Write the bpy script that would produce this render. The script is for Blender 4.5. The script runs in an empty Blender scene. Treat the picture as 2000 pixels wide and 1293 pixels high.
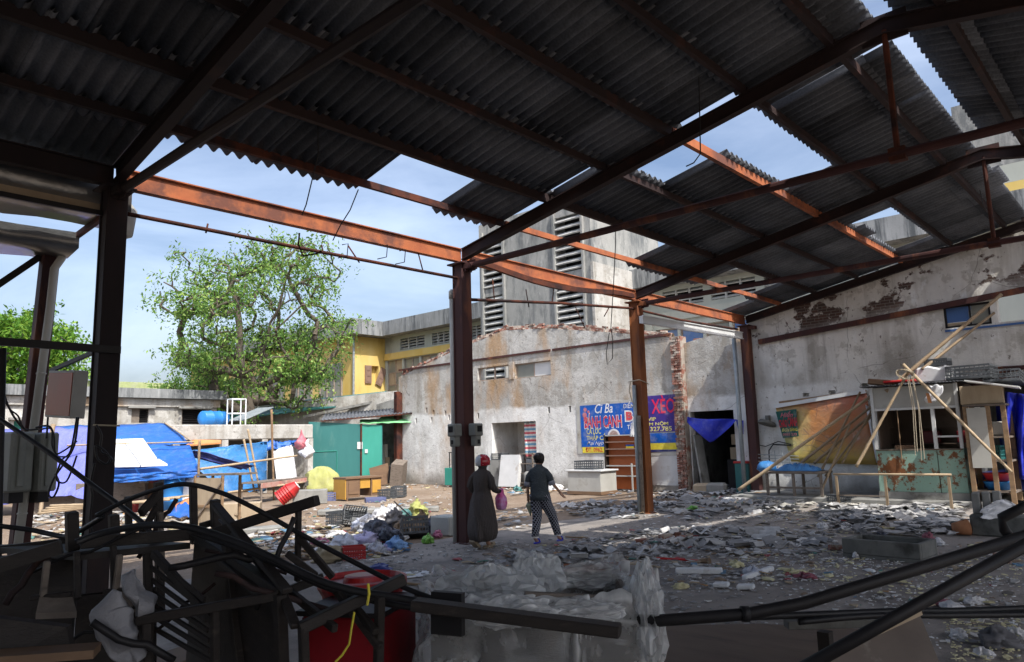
import bpy, bmesh, math, random
import numpy as np
from mathutils import Vector, Matrix, Euler, noise as mnoise

random.seed(7); np.random.seed(7)
scene = bpy.context.scene
COL = scene.collection
D2R = math.radians

# ------------------------------------------------------------------ camera
# world: X runs along the shed, Y across it (ridge to eave), Z up; the camera stands at the origin
CAM_H = 1.7
FPX, YAW, PIT, ROL = 1436.6, .7374, .1486, -.028       # focal length for a 2000 px wide picture
FW = np.array([math.cos(YAW)*math.cos(PIT), math.sin(YAW)*math.cos(PIT), math.sin(PIT)])
_rt = np.array([math.sin(YAW), -math.cos(YAW), 0.]); _up = np.cross(_rt, FW)
RT = _rt*math.cos(ROL)+_up*math.sin(ROL); UP = -_rt*math.sin(ROL)+_up*math.cos(ROL)
C0 = np.array([0, 0, CAM_H])
cd = bpy.data.cameras.new('camera'); cam = bpy.data.objects.new('camera', cd); COL.objects.link(cam)
cd.sensor_width = 36; cd.lens = FPX*36/2000; cd.clip_start = .05; cd.clip_end = 2000
mw = Matrix.Identity(4)
for i in range(3):
    mw[i][0] = RT[i]; mw[i][1] = UP[i]; mw[i][2] = -FW[i]; mw[i][3] = C0[i]
cam.matrix_world = mw
scene.camera = cam

# ------------------------------------------------------------------ sky and sun
SUNV = Vector((-.25, -.75, 1.0)).normalized()          # towards the sun
el = math.asin(SUNV.z); az = math.atan2(SUNV.x, SUNV.y)
world = bpy.data.worlds.new('World'); scene.world = world; world.use_nodes = True
wn = world.node_tree; wn.nodes.clear()
wo = wn.nodes.new('ShaderNodeOutputWorld'); bg = wn.nodes.new('ShaderNodeBackground')
sky = wn.nodes.new('ShaderNodeTexSky'); sky.sky_type = 'NISHITA'; sky.sun_disc = False
sky.sun_elevation = el; sky.sun_rotation = az
sky.air_density = 1.0; sky.dust_density = 5.0; sky.ozone_density = 3.5
tc = wn.nodes.new('ShaderNodeTexCoord'); mp = wn.nodes.new('ShaderNodeMapping')
mp.inputs['Scale'].default_value = (1.2, 1.2, 4.2)
n1 = wn.nodes.new('ShaderNodeTexNoise'); n1.inputs['Scale'].default_value = 1.5; n1.inputs['Detail'].default_value = 7
n1.inputs['Roughness'].default_value = .58; n1.inputs['Distortion'].default_value = .5
cr = wn.nodes.new('ShaderNodeValToRGB'); cr.color_ramp.elements[0].position = .34; cr.color_ramp.elements[1].position = .68      # thin cloud laid over the hazy sky
cr.color_ramp.elements[0].color = (.015, .017, .022, 1); cr.color_ramp.elements[1].color = (.20, .208, .22, 1)
vm = wn.nodes.new('ShaderNodeVectorMath'); vm.operation = 'SCALE'; vm.inputs['Scale'].default_value = 10.
mx = wn.nodes.new('ShaderNodeMix'); mx.data_type = 'RGBA'; mx.blend_type = 'ADD'; mx.inputs[0].default_value = 1
wn.links.new(tc.outputs['Generated'], mp.inputs['Vector']); wn.links.new(mp.outputs['Vector'], n1.inputs['Vector'])
wn.links.new(n1.outputs['Fac'], cr.inputs['Fac']); wn.links.new(cr.outputs['Color'], vm.inputs[0])
wn.links.new(sky.outputs['Color'], mx.inputs[6]); wn.links.new(vm.outputs['Vector'], mx.inputs[7])
wn.links.new(mx.outputs[2], bg.inputs['Color']); bg.inputs['Strength'].default_value = .074
wn.links.new(bg.outputs['Background'], wo.inputs['Surface'])
sd = bpy.data.lights.new('sun', 'SUN'); sd.energy = 2.0; sd.angle = D2R(.5); sd.color = (1, .955, .88)
sun = bpy.data.objects.new('sun', sd); COL.objects.link(sun)
sun.rotation_euler = SUNV.to_track_quat('Z', 'Y').to_euler(); sun.location = (0, 0, 30)
vs = scene.view_settings
vs.view_transform = 'Standard'; vs.look = 'None'; vs.exposure = 1.5; vs.gamma = 1; vs.use_curve_mapping = False
scene.cycles.max_bounces = 10; scene.cycles.diffuse_bounces = 5; scene.cycles.transparent_max_bounces = 12
scene.cycles.use_adaptive_sampling = True
try:
    scene.cycles.use_denoising = True; scene.cycles.denoiser = 'OPENIMAGEDENOISE'
except Exception: pass

# ------------------------------------------------------------------ measuring helpers: a sight line met with a real plane
def ray(x, y): return FW+RT*(x-1000)/FPX+UP*(646.5-y)/FPX
def G(x, y, z=0.):
    d = ray(x, y); return C0+d*(z-CAM_H)/d[2]
def AX(x, y, X):
    d = ray(x, y); return C0+d*X/d[0]
def AY(x, y, Y):
    d = ray(x, y); return C0+d*Y/d[1]
def AD(x, y, D): return C0+ray(x, y)*D
def dep(P): return float((np.array(P)-C0)@FW)

# ------------------------------------------------------------------ object helpers
def tag(o, label=None, cat=None, group=None, kind=None):
    if label: o['label'] = label
    if cat: o['category'] = cat
    if group: o['group'] = group
    if kind: o['kind'] = kind
    return o
def thing(name, label, cat, loc=(0, 0, 0), group=None):
    o = bpy.data.objects.new(name, None); COL.objects.link(o)
    o.location = Vector([float(a) for a in loc]); o.empty_display_size = .2
    return tag(o, label, cat, group)
def pinv(p):
    m = Matrix.Identity(4)
    while p is not None:
        m = m @ (p.matrix_basis.inverted())
        # parents here are only one or two levels deep; undo outermost first
        m = m @ p.matrix_parent_inverse.inverted() if p.parent else m
        p = p.parent
    return m
def world_of(p):
    if p is None: return Matrix.Identity(4)
    return world_of(p.parent) @ p.matrix_parent_inverse @ p.matrix_basis if p.parent else p.matrix_basis.copy()
def adopt(o, p):
    if p is not None:
        o.parent = p; o.matrix_parent_inverse = world_of(p).inverted()
    return o
def inst(name, me, M, parent=None):
    o = bpy.data.objects.new(name, me); COL.objects.link(o); o.matrix_basis = M
    return adopt(o, parent)
def V(*a): return Vector([float(t) for t in (a[0] if len(a) == 1 else a)])

class MB:
    """collects pieces of one mesh"""
    def __init__(s): s.v = []; s.f = []
    def add(s, vs, fs):
        b = len(s.v); s.v += [tuple(float(c) for c in v) for v in vs]; s.f += [tuple(b+i for i in f) for f in fs]; return s
    def box(s, c, size, R=None):
        c = V(c); hx, hy, hz = [t/2 for t in size]
        P = [Vector((x, y, z)) for x in (-hx, hx) for y in (-hy, hy) for z in (-hz, hz)]
        if R is not None: P = [R @ p for p in P]
        return s.add([c+p for p in P], [(0, 1, 3, 2), (4, 6, 7, 5), (0, 4, 5, 1), (2, 3, 7, 6), (0, 2, 6, 4), (1, 5, 7, 3)])
    def bx(s, x0, x1, y0, y1, z0, z1):
        return s.box(((x0+x1)/2, (y0+y1)/2, (z0+z1)/2), (abs(x1-x0), abs(y1-y0), abs(z1-z0)))
    def bar(s, p, q, w, h, up=(0, 0, 1)):
        p, q = V(p), V(q); d = (q-p); L = d.length; d.normalize(); u = V(up)
        sd_ = d.cross(u)
        if sd_.length < 1e-4: sd_ = d.cross(Vector((1, 0, 0)))
        sd_.normalize(); u = sd_.cross(d)
        R = Matrix((sd_, d, u)).transposed()
        return s.box((p+q)/2, (w, L, h), R)
    def tube(s, pts, r, n=8, caps=True):
        pts = [V(p) for p in pts]; m = len(pts)
        rs = [r]*m if not hasattr(r, '__len__') else list(r)
        vs, fs = [], []; prev = None
        for i, p in enumerate(pts):
            d = (pts[min(i+1, m-1)]-pts[max(i-1, 0)]).normalized()
            if prev is None:
                a = d.orthogonal().normalized()
            else:
                a = (prev-d*prev.dot(d))
                a = a.normalized() if a.length > 1e-5 else d.orthogonal().normalized()
            prev = a; b = d.cross(a)
            for k in range(n):
                t = 2*math.pi*k/n; vs.append(p+(a*math.cos(t)+b*math.sin(t))*rs[i])
        for i in range(m-1):
            for k in range(n):
                k2 = (k+1) % n; fs.append((i*n+k, i*n+k2, (i+1)*n+k2, (i+1)*n+k))
        if caps: fs += [tuple(range(n))[::-1], tuple((m-1)*n+k for k in range(n))]
        return s.add(vs, fs)
    def rings(s, secs, n=16, caps=True):
        """secs: (centre, rx, ry, angle[, fn(k)->radius factor]) stacked rings, elliptical in the XY plane"""
        vs, fs = [], []; m = len(secs)
        for sc in secs:
            c, rx, ry = V(sc[0]), sc[1], sc[2]; a = sc[3] if len(sc) > 3 else 0; fn = sc[4] if len(sc) > 4 else None
            for k in range(n):
                t = 2*math.pi*k/n; q = fn(t) if fn else 1
                x, y = rx*q*math.cos(t), ry*q*math.sin(t)
                vs.append(c+Vector((x*math.cos(a)-y*math.sin(a), x*math.sin(a)+y*math.cos(a), 0)))
        for i in range(m-1):
            for k in range(n):
                k2 = (k+1) % n; fs.append((i*n+k, i*n+k2, (i+1)*n+k2, (i+1)*n+k))
        if caps: fs += [tuple(range(n))[::-1], tuple((m-1)*n+k for k in range(n))]
        return s.add(vs, fs)
    def prism(s, poly, vec):
        poly = [V(p) for p in poly]; vec = V(vec); n = len(poly)
        return s.add(poly+[p+vec for p in poly], [tuple(range(n))[::-1], tuple(range(n, 2*n))]+[(i, (i+1) % n, n+(i+1) % n, n+i) for i in range(n)])
    def grid(s, P, thick=None):
        """P: rows of points; with thick (a vector) the sheet gets a back and edges"""
        nr, nc = len(P), len(P[0]); vs = [p for row in P for p in row]
        fs = [(i*nc+j, i*nc+j+1, (i+1)*nc+j+1, (i+1)*nc+j) for i in range(nr-1) for j in range(nc-1)]
        if thick is None: return s.add(vs, fs)
        t = V(thick); N = len(vs); vs2 = [V(p)+t for p in vs]
        fs2 = [tuple(N+i for i in f[::-1]) for f in fs]
        ed = [(j, j+1) for j in range(nc-1)]+[((nr-1)*nc+j+1, (nr-1)*nc+j) for j in range(nc-1)]
        ed += [((i+1)*nc, i*nc) for i in range(nr-1)]+[(i*nc+nc-1, (i+1)*nc+nc-1) for i in range(nr-1)]
        fe = [(b, a, N+a, N+b) for a, b in ed]
        return s.add(vs+vs2, fs+fs2+fe)
    def lathe(s, c, prof, n=20, axis=(0, 0, 1), caps=True):
        c = V(c); ax = V(axis).normalized(); a = ax.orthogonal().normalized(); b = ax.cross(a)
        vs, fs = [], []; m = len(prof)
        for r, h in prof:
            for k in range(n):
                t = 2*math.pi*k/n; vs.append(c+ax*h+(a*math.cos(t)+b*math.sin(t))*r)
        for i in range(m-1):
            for k in range(n):
                k2 = (k+1) % n; fs.append((i*n+k, i*n+k2, (i+1)*n+k2, (i+1)*n+k))
        if caps: fs += [tuple(range(n))[::-1], tuple((m-1)*n+k for k in range(n))]
        return s.add(vs, fs)
    def mesh(s, name, mat, smooth=False):
        me = bpy.data.meshes.new(name); me.from_pydata(s.v, [], s.f); me.update()
        if mat is not None: me.materials.append(mat)
        if smooth: me.polygons.foreach_set('use_smooth', [True]*len(me.polygons))
        return me
    def build(s, name, mat, parent=None, label=None, cat=None, group=None, kind=None, smooth=False, bevel=0, fix=True):
        A = np.array(s.v); o_ = np.array([(A[:, 0].min()+A[:, 0].max())/2, (A[:, 1].min()+A[:, 1].max())/2, A[:, 2].min()])
        s.v = [tuple(r) for r in (A-o_)]
        me = s.mesh(name, mat, smooth)
        if fix:
            bm = bmesh.new(); bm.from_mesh(me); bmesh.ops.recalc_face_normals(bm, faces=bm.faces); bm.to_mesh(me); bm.free()
        o = bpy.data.objects.new(name, me); COL.objects.link(o); o.location = Vector(o_)
        adopt(o, parent); tag(o, label, cat, group, kind)
        if bevel:
            m = o.modifiers.new('bevel', 'BEVEL'); m.width = bevel; m.segments = 1; m.limit_method = 'ANGLE'; m.angle_limit = D2R(50)
        return o
def nse(x, y=0., z=0.): return mnoise.noise(Vector((x, y, z)))
def rotz(a): return Matrix.Rotation(a, 3, 'Z')
def R3(rx, ry, rz): return Euler((rx, ry, rz)).to_matrix()
def cut(o, boxes):
    """cut real openings (x0,x1,y0,y1,z0,z1 world boxes) out of a solid mesh object"""
    cb = MB()
    for b in boxes: cb.bx(*b)
    c = cb.build('cutter', None)
    m = o.modifiers.new('cut', 'BOOLEAN'); m.operation = 'DIFFERENCE'; m.object = c; m.solver = 'EXACT'
    dg = bpy.context.evaluated_depsgraph_get(); dg.update()
    me = bpy.data.meshes.new_from_object(o.evaluated_get(dg)); o.modifiers.clear(); o.data = me
    bpy.data.objects.remove(c)
    return o
# ------------------------------------------------------------------ procedural materials
class NT:
    def __init__(s, name):
        s.m = bpy.data.materials.new(name); s.m.use_nodes = True; s.t = s.m.node_tree; s.t.nodes.clear()
        s.out = s.t.nodes.new('ShaderNodeOutputMaterial'); s.b = s.t.nodes.new('ShaderNodeBsdfPrincipled')
        s.l(s.b.outputs[0], s.out.inputs[0]); s.geo = s.t.nodes.new('ShaderNodeNewGeometry'); s.pos = s.geo.outputs['Position']
    def l(s, a, b): s.t.links.new(a, b)
    def put(s, inp, v):
        if hasattr(v, 'is_output'): s.l(v, inp)
        elif isinstance(v, (tuple, list)) and len(v) == 3 and inp.type == 'RGBA': inp.default_value = (*v, 1)
        else: inp.default_value = v
    def vec(s, scale=(1, 1, 1), loc=(0, 0, 0), src=None):
        n = s.t.nodes.new('ShaderNodeMapping'); n.inputs['Scale'].default_value = scale; n.inputs['Location'].default_value = loc
        s.l(src or s.pos, n.inputs['Vector']); return n.outputs[0]
    def noise(s, scale, detail=5, rough=.55, stretch=(1, 1, 1), loc=(0, 0, 0), dist=0):
        n = s.t.nodes.new('ShaderNodeTexNoise'); n.inputs['Scale'].default_value = scale; n.inputs['Detail'].default_value = detail
        n.inputs['Roughness'].default_value = rough; n.inputs['Distortion'].default_value = dist
        s.l(s.vec(stretch, loc), n.inputs['Vector']); return n.outputs['Fac']
    def voro(s, scale, feature='F1', stretch=(1, 1, 1), out='Distance', vec=None):
        n = s.t.nodes.new('ShaderNodeTexVoronoi'); n.feature = feature; n.inputs['Scale'].default_value = scale
        s.l(vec or s.vec(stretch), n.inputs['Vector']); return n.outputs[out]
    def ramp(s, fac, stops, interp='LINEAR'):
        n = s.t.nodes.new('ShaderNodeValToRGB'); n.color_ramp.interpolation = interp; e = n.color_ramp.elements
        while len(e) < len(stops): e.new(.5)
        for q, (p, c) in zip(e, stops):
            q.position = p; q.color = (*c, 1) if isinstance(c, (tuple, list)) else (c, c, c, 1)
        s.l(fac, n.inputs[0]); return n.outputs[0]
    def mix(s, fac, a, b, mode='MIX'):
        n = s.t.nodes.new('ShaderNodeMix'); n.data_type = 'RGBA'; n.blend_type = mode
        s.put(n.inputs[0], fac); s.put(n.inputs[6], a); s.put(n.inputs[7], b); return n.outputs[2]
    def math(s, op, a, b=0.):
        n = s.t.nodes.new('ShaderNodeMath'); n.operation = op; s.put(n.inputs[0], a); s.put(n.inputs[1], b); return n.outputs[0]
    def sep(s, src=None):
        n = s.t.nodes.new('ShaderNodeSeparateXYZ'); s.l(src or s.pos, n.inputs[0]); return n.outputs
    def island(s): return s.geo.outputs['Random Per Island']
    def objrand(s):
        n = s.t.nodes.new('ShaderNodeObjectInfo'); return n.outputs['Random']
    def bump(s, h, strength=.3, dist=.02):
        n = s.t.nodes.new('ShaderNodeBump'); n.inputs['Strength'].default_value = strength; n.inputs['Distance'].default_value = dist
        s.l(h, n.inputs['Height']); s.l(n.outputs[0], s.b.inputs['Normal'])
    def done(s, color, rough=.8, metal=0, spec=.3):
        s.put(s.b.inputs['Base Color'], color); s.put(s.b.inputs['Roughness'], rough); s.put(s.b.inputs['Metallic'], metal)
        s.b.inputs['Specular IOR Level'].default_value = spec; return s.m

def simple(name, c1, c2, scale=3., rough=.8, bump=.15, stretch=(1, 1, 1), metal=0, spec=.3, c3=None, t3=(.55, .7), bscale=None, per=0, bdist=.01):
    n = NT(name); f = n.noise(scale, 6, .6, stretch)
    c = n.ramp(f, [(.3, c1), (.7, c2)])
    if c3: c = n.mix(n.ramp(n.noise(scale*.7, 6, .65, stretch, (9, 3, 5)), [(t3[0], 0.), (t3[1], 1.)]), c, c3)
    if per:
        v = n.math('MULTIPLY_ADD', n.objrand(), per); n.t.nodes[-1].inputs[2].default_value = 1-per/2
        c = n.mix(1., c, v, 'MULTIPLY')
    if bump: n.bump(n.noise(bscale or scale*6, 6, .6, stretch), bump, bdist)
    return n.done(c, rough, metal, spec)

MT = {}
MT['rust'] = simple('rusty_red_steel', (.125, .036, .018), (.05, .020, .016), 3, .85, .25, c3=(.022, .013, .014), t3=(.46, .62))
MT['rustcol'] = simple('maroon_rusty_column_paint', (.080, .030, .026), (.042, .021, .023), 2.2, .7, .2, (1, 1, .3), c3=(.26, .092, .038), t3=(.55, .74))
MT['rustdk'] = simple('dark_rust_and_shaded_steel', (.032, .019, .018), (.022, .014, .015), 3, .8, .2, c3=(.075, .030, .022), t3=(.56, .72))  # rafter and purlin steel darkened in colour for their shadow side
MT['colshade'] = simple('shade_dark_column_paint', (.022, .014, .015), (.014, .010, .012), 2.2, .7, .2, (1, 1, .3), c3=(.045, .023, .019), t3=(.58, .76))  # column paint with the deep shade of the near end put into its colour
MT['colorange'] = simple('orange_brown_column', (.30, .105, .030), (.17, .056, .026), 2.0, .75, .2, (1, 1, .25), c3=(.075, .034, .027), t3=(.52, .66))  # more orange tone with darker patches, for the second column
MT['rustlt'] = simple('orange_rust_and_sunlit_steel', (.43, .145, .058), (.29, .088, .042), 2.6, .85, .3, c3=(.15, .062, .045), t3=(.47, .62))  # rust orange; on the purlins it carries sunlight in the colour
MT['darksteel'] = simple('black_painted_steel', (.010, .010, .012), (.022, .020, .021), 4, .55, .15)
MT['galv'] = simple('galvanised_pipe', (.36, .40, .42), (.23, .26, .28), 5, .5, .08, metal=.3, spec=.5)
MT['whitemetal'] = simple('white_painted_channel', (.72, .74, .75), (.58, .60, .61), 3, .45, .05)
MT['pvc'] = simple('weathered_pvc', (.50, .50, .46), (.36, .36, .33), 2, .55, .06, (1, 1, .3))
MT['tinmetal'] = simple('dented_zinc_gutter', (.30, .31, .31), (.18, .18, .18), 1.6, .32, .35, metal=.85, spec=.5, bscale=3, bdist=.05)
def m_fibro():
    n = NT('fibre_cement_sheet')
    c = n.ramp(n.noise(1.1, 6, .62), [(.3, (.075, .081, .094)), (.7, (.150, .160, .180))])
    c = n.mix(n.ramp(n.noise(.9, 6, .7, (1, 1, 1), (4, 8, 1)), [(.52, 0.), (.70, .75)]), c, (.050, .051, .055))
    sp = n.ramp(n.noise(38, 2), [(.35, .8), (.7, 1.1)]); c = n.mix(1., c, sp, 'MULTIPLY')
    v = n.math('MULTIPLY_ADD', n.objrand(), .7); n.t.nodes[-1].inputs[2].default_value = .62
    c = n.mix(1., c, v, 'MULTIPLY'); n.bump(n.noise(30, 4), .2, .006)
    return n.done(c, .93, 0, .15)
MT['fibro'] = m_fibro()
def m_shard(name, a, b, cc):
    n = NT(name); c = n.ramp(n.island(), [(0, a), (.55, b), (1, cc)]); c = n.mix(.6, c, n.ramp(n.noise(9, 5), [(.3, .55), (.7, 1.15)]), 'MULTIPLY')
    n.bump(n.noise(40, 4), .3, .006); return n.done(c, .9, 0, .2)
MT['shard'] = m_shard('broken_sheet_grey', (.18, .18, .185), (.34, .34, .345), (.58, .578, .575))
MT['shardlt'] = m_shard('broken_sheet_sunlit', (.34, .33, .30), (.46, .44, .39), (.62, .60, .55))  # paler copy of the shard colours, sunlight put into the tone

def m_plaster(name, brick=False, wash=None, tone=1.0, rusty=.0):
    n = NT(name)
    big = n.noise(.42, 6, .62); c = n.ramp(big, [(.28, (.25*tone, .243*tone, .228*tone)), (.5, (.44*tone, .432*tone, .41*tone)), (.74, (.60*tone, .592*tone, .565*tone))])
    mid = n.ramp(n.noise(1.7, 7, .68, (1, 1, 1), (3, 1, 7)), [(.52, 0.), (.56, .42)]); c = n.mix(mid, c, (.21*tone, .195*tone, .165*tone))
    st = n.ramp(n.noise(1.5, 5, .6, (1, 1, .16), (1, 6, 2)), [(.50, 0.), (.66, .5)]); c = n.mix(st, c, (.23, .20, .16))
    if rusty:
        rs = n.ramp(n.noise(.55, 5, .6, (1, 1, .35), (7, 2.5, 1.5)), [(.50, 0.), (.62, rusty)]); c = n.mix(rs, c, (.40, .235, .10))
    dr = n.ramp(n.noise(5.5, 5, .6, (1, 1, .05), (2, 3, 9)), [(.57, 0.), (.72, .42)]); c = n.mix(dr, c, (.19, .17, .14))
    gr = n.ramp(n.noise(2.6, 6, .7, (1, 1, .5), (8, 2, 3)), [(.60, 0.), (.72, .55)]); c = n.mix(gr, c, (.58*tone, .60*tone, .62*tone))
    z = n.sep()[2]
    if wash:
        e = n.math('ADD', z, n.math('MULTIPLY', n.noise(.9, 6, .65), .55)); f = n.ramp(n.math('MULTIPLY', e, .1), [((wash+.27)/10-.006, 1.), ((wash+.27)/10+.006, 0.)])
        pat = n.ramp(n.noise(1.2, 7, .7, (1, 1, .6), (2, 9, 4)), [(.42, .92), (.64, .25)])
        c = n.mix(n.math('MULTIPLY', f, pat), c, (.76, .765, .75))
        lo = n.ramp(n.math('MULTIPLY', n.math('ADD', z, n.math('MULTIPLY', n.noise(1.3, 6, .7, (1, 1, 1), (5, 5, 5)), .9)), .1), [(.055, .85), (.105, 0.)])
        c = n.mix(lo, c, (.22, .205, .18))
    if brick:
        bt = n.t.nodes.new('ShaderNodeTexBrick'); bt.inputs['Scale'].default_value = 1; bt.inputs['Brick Width'].default_value = .23; bt.inputs['Row Height'].default_value = .078
        bt.inputs['Mortar Size'].default_value = .008; n.put(bt.inputs['Color1'], (.12, .068, .056)); n.put(bt.inputs['Color2'], (.075, .054, .048)); n.put(bt.inputs['Mortar'], (.19, .17, .15))
        cm = n.t.nodes.new('ShaderNodeCombineXYZ'); sx = n.sep(); n.l(sx[1], cm.inputs[0]); n.l(sx[2], cm.inputs[1]); n.l(cm.outputs[0], bt.inputs['Vector'])
        hi = n.ramp(n.math('MULTIPLY', n.math('ADD', z, n.math('MULTIPLY', sx[1], .12)), .1), [(.515, 0.), (.56, 1.)])
        pm = n.ramp(n.noise(.95, 6, .62, (1, 1, 1.3), (2, 4.4, 6)), [(.55, 0.), (.575, 1.)])
        c = n.mix(n.math('MULTIPLY', pm, hi), c, bt.outputs['Color'])
    d = n.t.nodes.new('ShaderNodeMix'); d.data_type = 'VECTOR'; d.inputs[0].default_value = .16
    nn = n.t.nodes.new('ShaderNodeTexNoise'); nn.inputs['Scale'].default_value = 2.2; n.l(n.pos, nn.inputs['Vector'])
    n.l(n.pos, d.inputs[4]); n.l(nn.outputs['Color'], d.inputs[5])
    cv = n.voro(.75, 'DISTANCE_TO_EDGE', vec=d.outputs[1]); ck = n.math('MULTIPLY', n.ramp(cv, [(0, 1.), (.006, 0.)]), n.ramp(n.noise(.8, 3), [(.50, 0.), (.58, .65)]))
    c = n.mix(ck, c, (.07, .06, .05))
    pit = n.math('MULTIPLY', n.ramp(n.noise(9, 4, .6, (1, 1, .7)), [(.66, 0.), (.70, 1.)]), .8); c = n.mix(pit, c, (.14, .12, .10))
    h = n.math('ADD', n.noise(5, 8, .7), n.math('MULTIPLY', n.noise(28, 5, .6), .35)); n.bump(h, .55, .05)
    return n.done(c, .92, 0, .15)
MT['plaster'] = m_plaster('stained_grey_plaster', wash=2.95, rusty=.7, tone=1.0)
MT['plaster_shed'] = m_plaster('peeling_shed_plaster', brick=True, wash=3.05, tone=1.52)
MT['plaster_far'] = m_plaster('weathered_cream_plaster', tone=1.02, wash=None)
def m_concrete(name, lo, hi, dk, stre=.14, s=1.6):
    n = NT(name); c = n.ramp(n.noise(.5, 5, .6), [(.3, lo), (.7, hi)])
    a = n.ramp(n.noise(s, 7, .72, (1, 1, stre)), [(.46, 0.), (.63, .85)]); c = n.mix(a, c, dk)
    w = n.ramp(n.noise(s*1.6, 7, .72, (1, 1, stre*2), (4, 4, 4)), [(.58, 0.), (.70, .6)]); c = n.mix(w, c, tuple(min(.75, x*1.45) for x in hi))
    n.bump(n.noise(14, 6, .65), .3, .03); return n.done(c, .92, 0, .15)
MT['conc'] = m_concrete('streaked_tower_concrete', (.25, .255, .245), (.36, .36, .345), (.12, .13, .135), .3)
MT['fascia'] = m_concrete('black_streaked_fascia', (.22, .23, .235), (.30, .31, .315), (.06, .068, .075), .10, 3)
MT['louvre'] = m_concrete('grey_louvre_concrete', (.42, .43, .42), (.52, .52, .50), (.26, .27, .27), .5)
MT['yellow'] = simple('ochre_yellow_wall_paint', (.60, .42, .11), (.66, .52, .22), .9, .9, .15, (1, 1, .4), c3=(.40, .27, .09), t3=(.58, .72))
MT['palewall'] = simple('pale_greenish_limewash', (.44, .46, .41), (.35, .37, .335), .9, .9, .15, (1, 1, .4), c3=(.26, .27, .25), t3=(.58, .74))
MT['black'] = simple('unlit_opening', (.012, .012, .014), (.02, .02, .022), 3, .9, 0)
MT['brick'] = simple('red_brick', (.26, .12, .088), (.17, .08, .062), 6, .92, .4, c3=(.38, .33, .28), t3=(.48, .6), per=.8)
MT['mortar'] = simple('crumbling_mortar', (.38, .34, .29), (.26, .22, .19), 5, .95, .5, c3=(.24, .10, .07), t3=(.5, .6))
def m_ground():
    n = NT('packed_brown_earth'); c = n.ramp(n.noise(.30, 7, .62), [(.3, (.15, .112, .082)), (.5, (.22, .168, .125)), (.7, (.30, .25, .20))])
    c = n.mix(n.ramp(n.noise(2.2, 7, .7), [(.45, 0.), (.68, .7)]), c, (.20, .145, .105)); c = n.mix(n.ramp(n.noise(11, 5, .7), [(.60, 0.), (.68, .6)]), c, (.50, .46, .41))
    n.bump(n.noise(7, 8, .7), .5, .04); return n.done(c, .95, 0, .1)
MT['ground'] = m_ground()
def m_floor():
    n = NT('dirty_concrete_floor'); c = n.ramp(n.noise(.45, 7, .65), [(.3, (.215, .19, .17)), (.55, (.31, .28, .255)), (.72, (.41, .38, .35))])
    c = n.mix(n.ramp(n.noise(1.6, 7, .7, (1, 1, 1), (3, 3, 3)), [(.48, 0.), (.66, .75)]), c, (.15, .14, .135)); c = n.mix(n.ramp(n.noise(16, 5, .7), [(.62, 0.), (.70, .7)]), c, (.33, .32, .30))
    n.bump(n.noise(12, 9, .75), .7, .03); return n.done(c, .9, 0, .2)
MT['floor'] = m_floor()
MT['cement'] = simple('grey_cement', (.30, .30, .285), (.20, .20, .19), 2.5, .9, .35, c3=(.11, .105, .095), t3=(.52, .68))
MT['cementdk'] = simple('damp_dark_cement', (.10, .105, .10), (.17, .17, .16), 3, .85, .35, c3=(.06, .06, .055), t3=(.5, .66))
MT['bamboo'] = simple('dry_bamboo', (.31, .235, .155), (.225, .165, .105), 5, .6, .1, c3=(.20, .13, .075), t3=(.58, .72))
MT['bamboolt'] = simple('pale_bamboo_pole', (.42, .325, .215), (.33, .25, .16), 5, .6, .1, c3=(.25, .17, .09), t3=(.6, .74))
MT['wood'] = simple('weathered_timber', (.30, .20, .115), (.20, .13, .08), 3, .8, .3, (1, 1, 3), c3=(.12, .085, .06), t3=(.55, .7))
MT['woodgrey'] = simple('grey_old_timber', (.22, .185, .155), (.145, .12, .10), 4, .85, .3, (2, 2, 5), c3=(.09, .075, .065), t3=(.55, .7))
MT['wooddark'] = simple('blackened_furniture_timber', (.032, .026, .023), (.019, .016, .015), 5, .6, .25, (2, 2, 6), c3=(.055, .044, .037), t3=(.58, .72))
MT['ply'] = simple('faded_plywood', (.42, .34, .24), (.33, .26, .18), 2, .8, .15, (1, 4, 1), c3=(.22, .17, .12), t3=(.58, .72))
MT['plydk'] = simple('dirty_brown_board', (.17, .125, .095), (.12, .09, .07), 1.6, .7, .15, (4, 1, 1), c3=(.075, .06, .05), t3=(.55, .7))
def m_tarp(name, a, b, rough=.42, fold=.9, s=3.):
    n = NT(name); c = n.ramp(n.noise(.8, 5, .6), [(.3, a), (.7, b)]); c = n.mix(n.ramp(n.noise(5, 6, .7), [(.50, 0.), (.72, .5)]), c, tuple(.55*x+.15 for x in b)); c = n.mix(n.ramp(n.noise(1.3, 6, .7, loc=(4, 1, 2)), [(.52, 0.), (.7, .45)]), c, tuple(.45*x+.03 for x in a))
    n.bump(n.noise(s, 6, .6, (1, 1, .6), dist=1.2), fold, .05)
    n.done(c, rough, 0, .4)
    return n.m
MT['tarp'] = m_tarp('blue_tarpaulin', (.015, .10, .40), (.025, .145, .53))
MT['tarpdeep'] = m_tarp('deep_blue_tarpaulin', (.012, .022, .40), (.02, .04, .52))
MT['tarpnavy'] = m_tarp('dusty_navy_tarpaulin', (.022, .035, .19), (.04, .06, .26))
MT['tarpmauve'] = m_tarp('faded_violet_blue_tarpaulin', (.13, .15, .55), (.21, .23, .66))
MT['tarpcyan'] = m_tarp('worn_light_blue_tarpaulin', (.03, .15, .40), (.05, .22, .50), fold=1.)
MT['orangecloth'] = m_tarp('orange_plastic_sheet', (.55, .20, .07), (.62, .28, .10))
MT['whitecloth'] = m_tarp('white_plastic_cloth', (.62, .64, .68), (.72, .73, .76), .55, .6)
MT['greencloth'] = m_tarp('olive_green_canvas', (.33, .35, .11), (.43, .43, .17), .8, .7)
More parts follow.
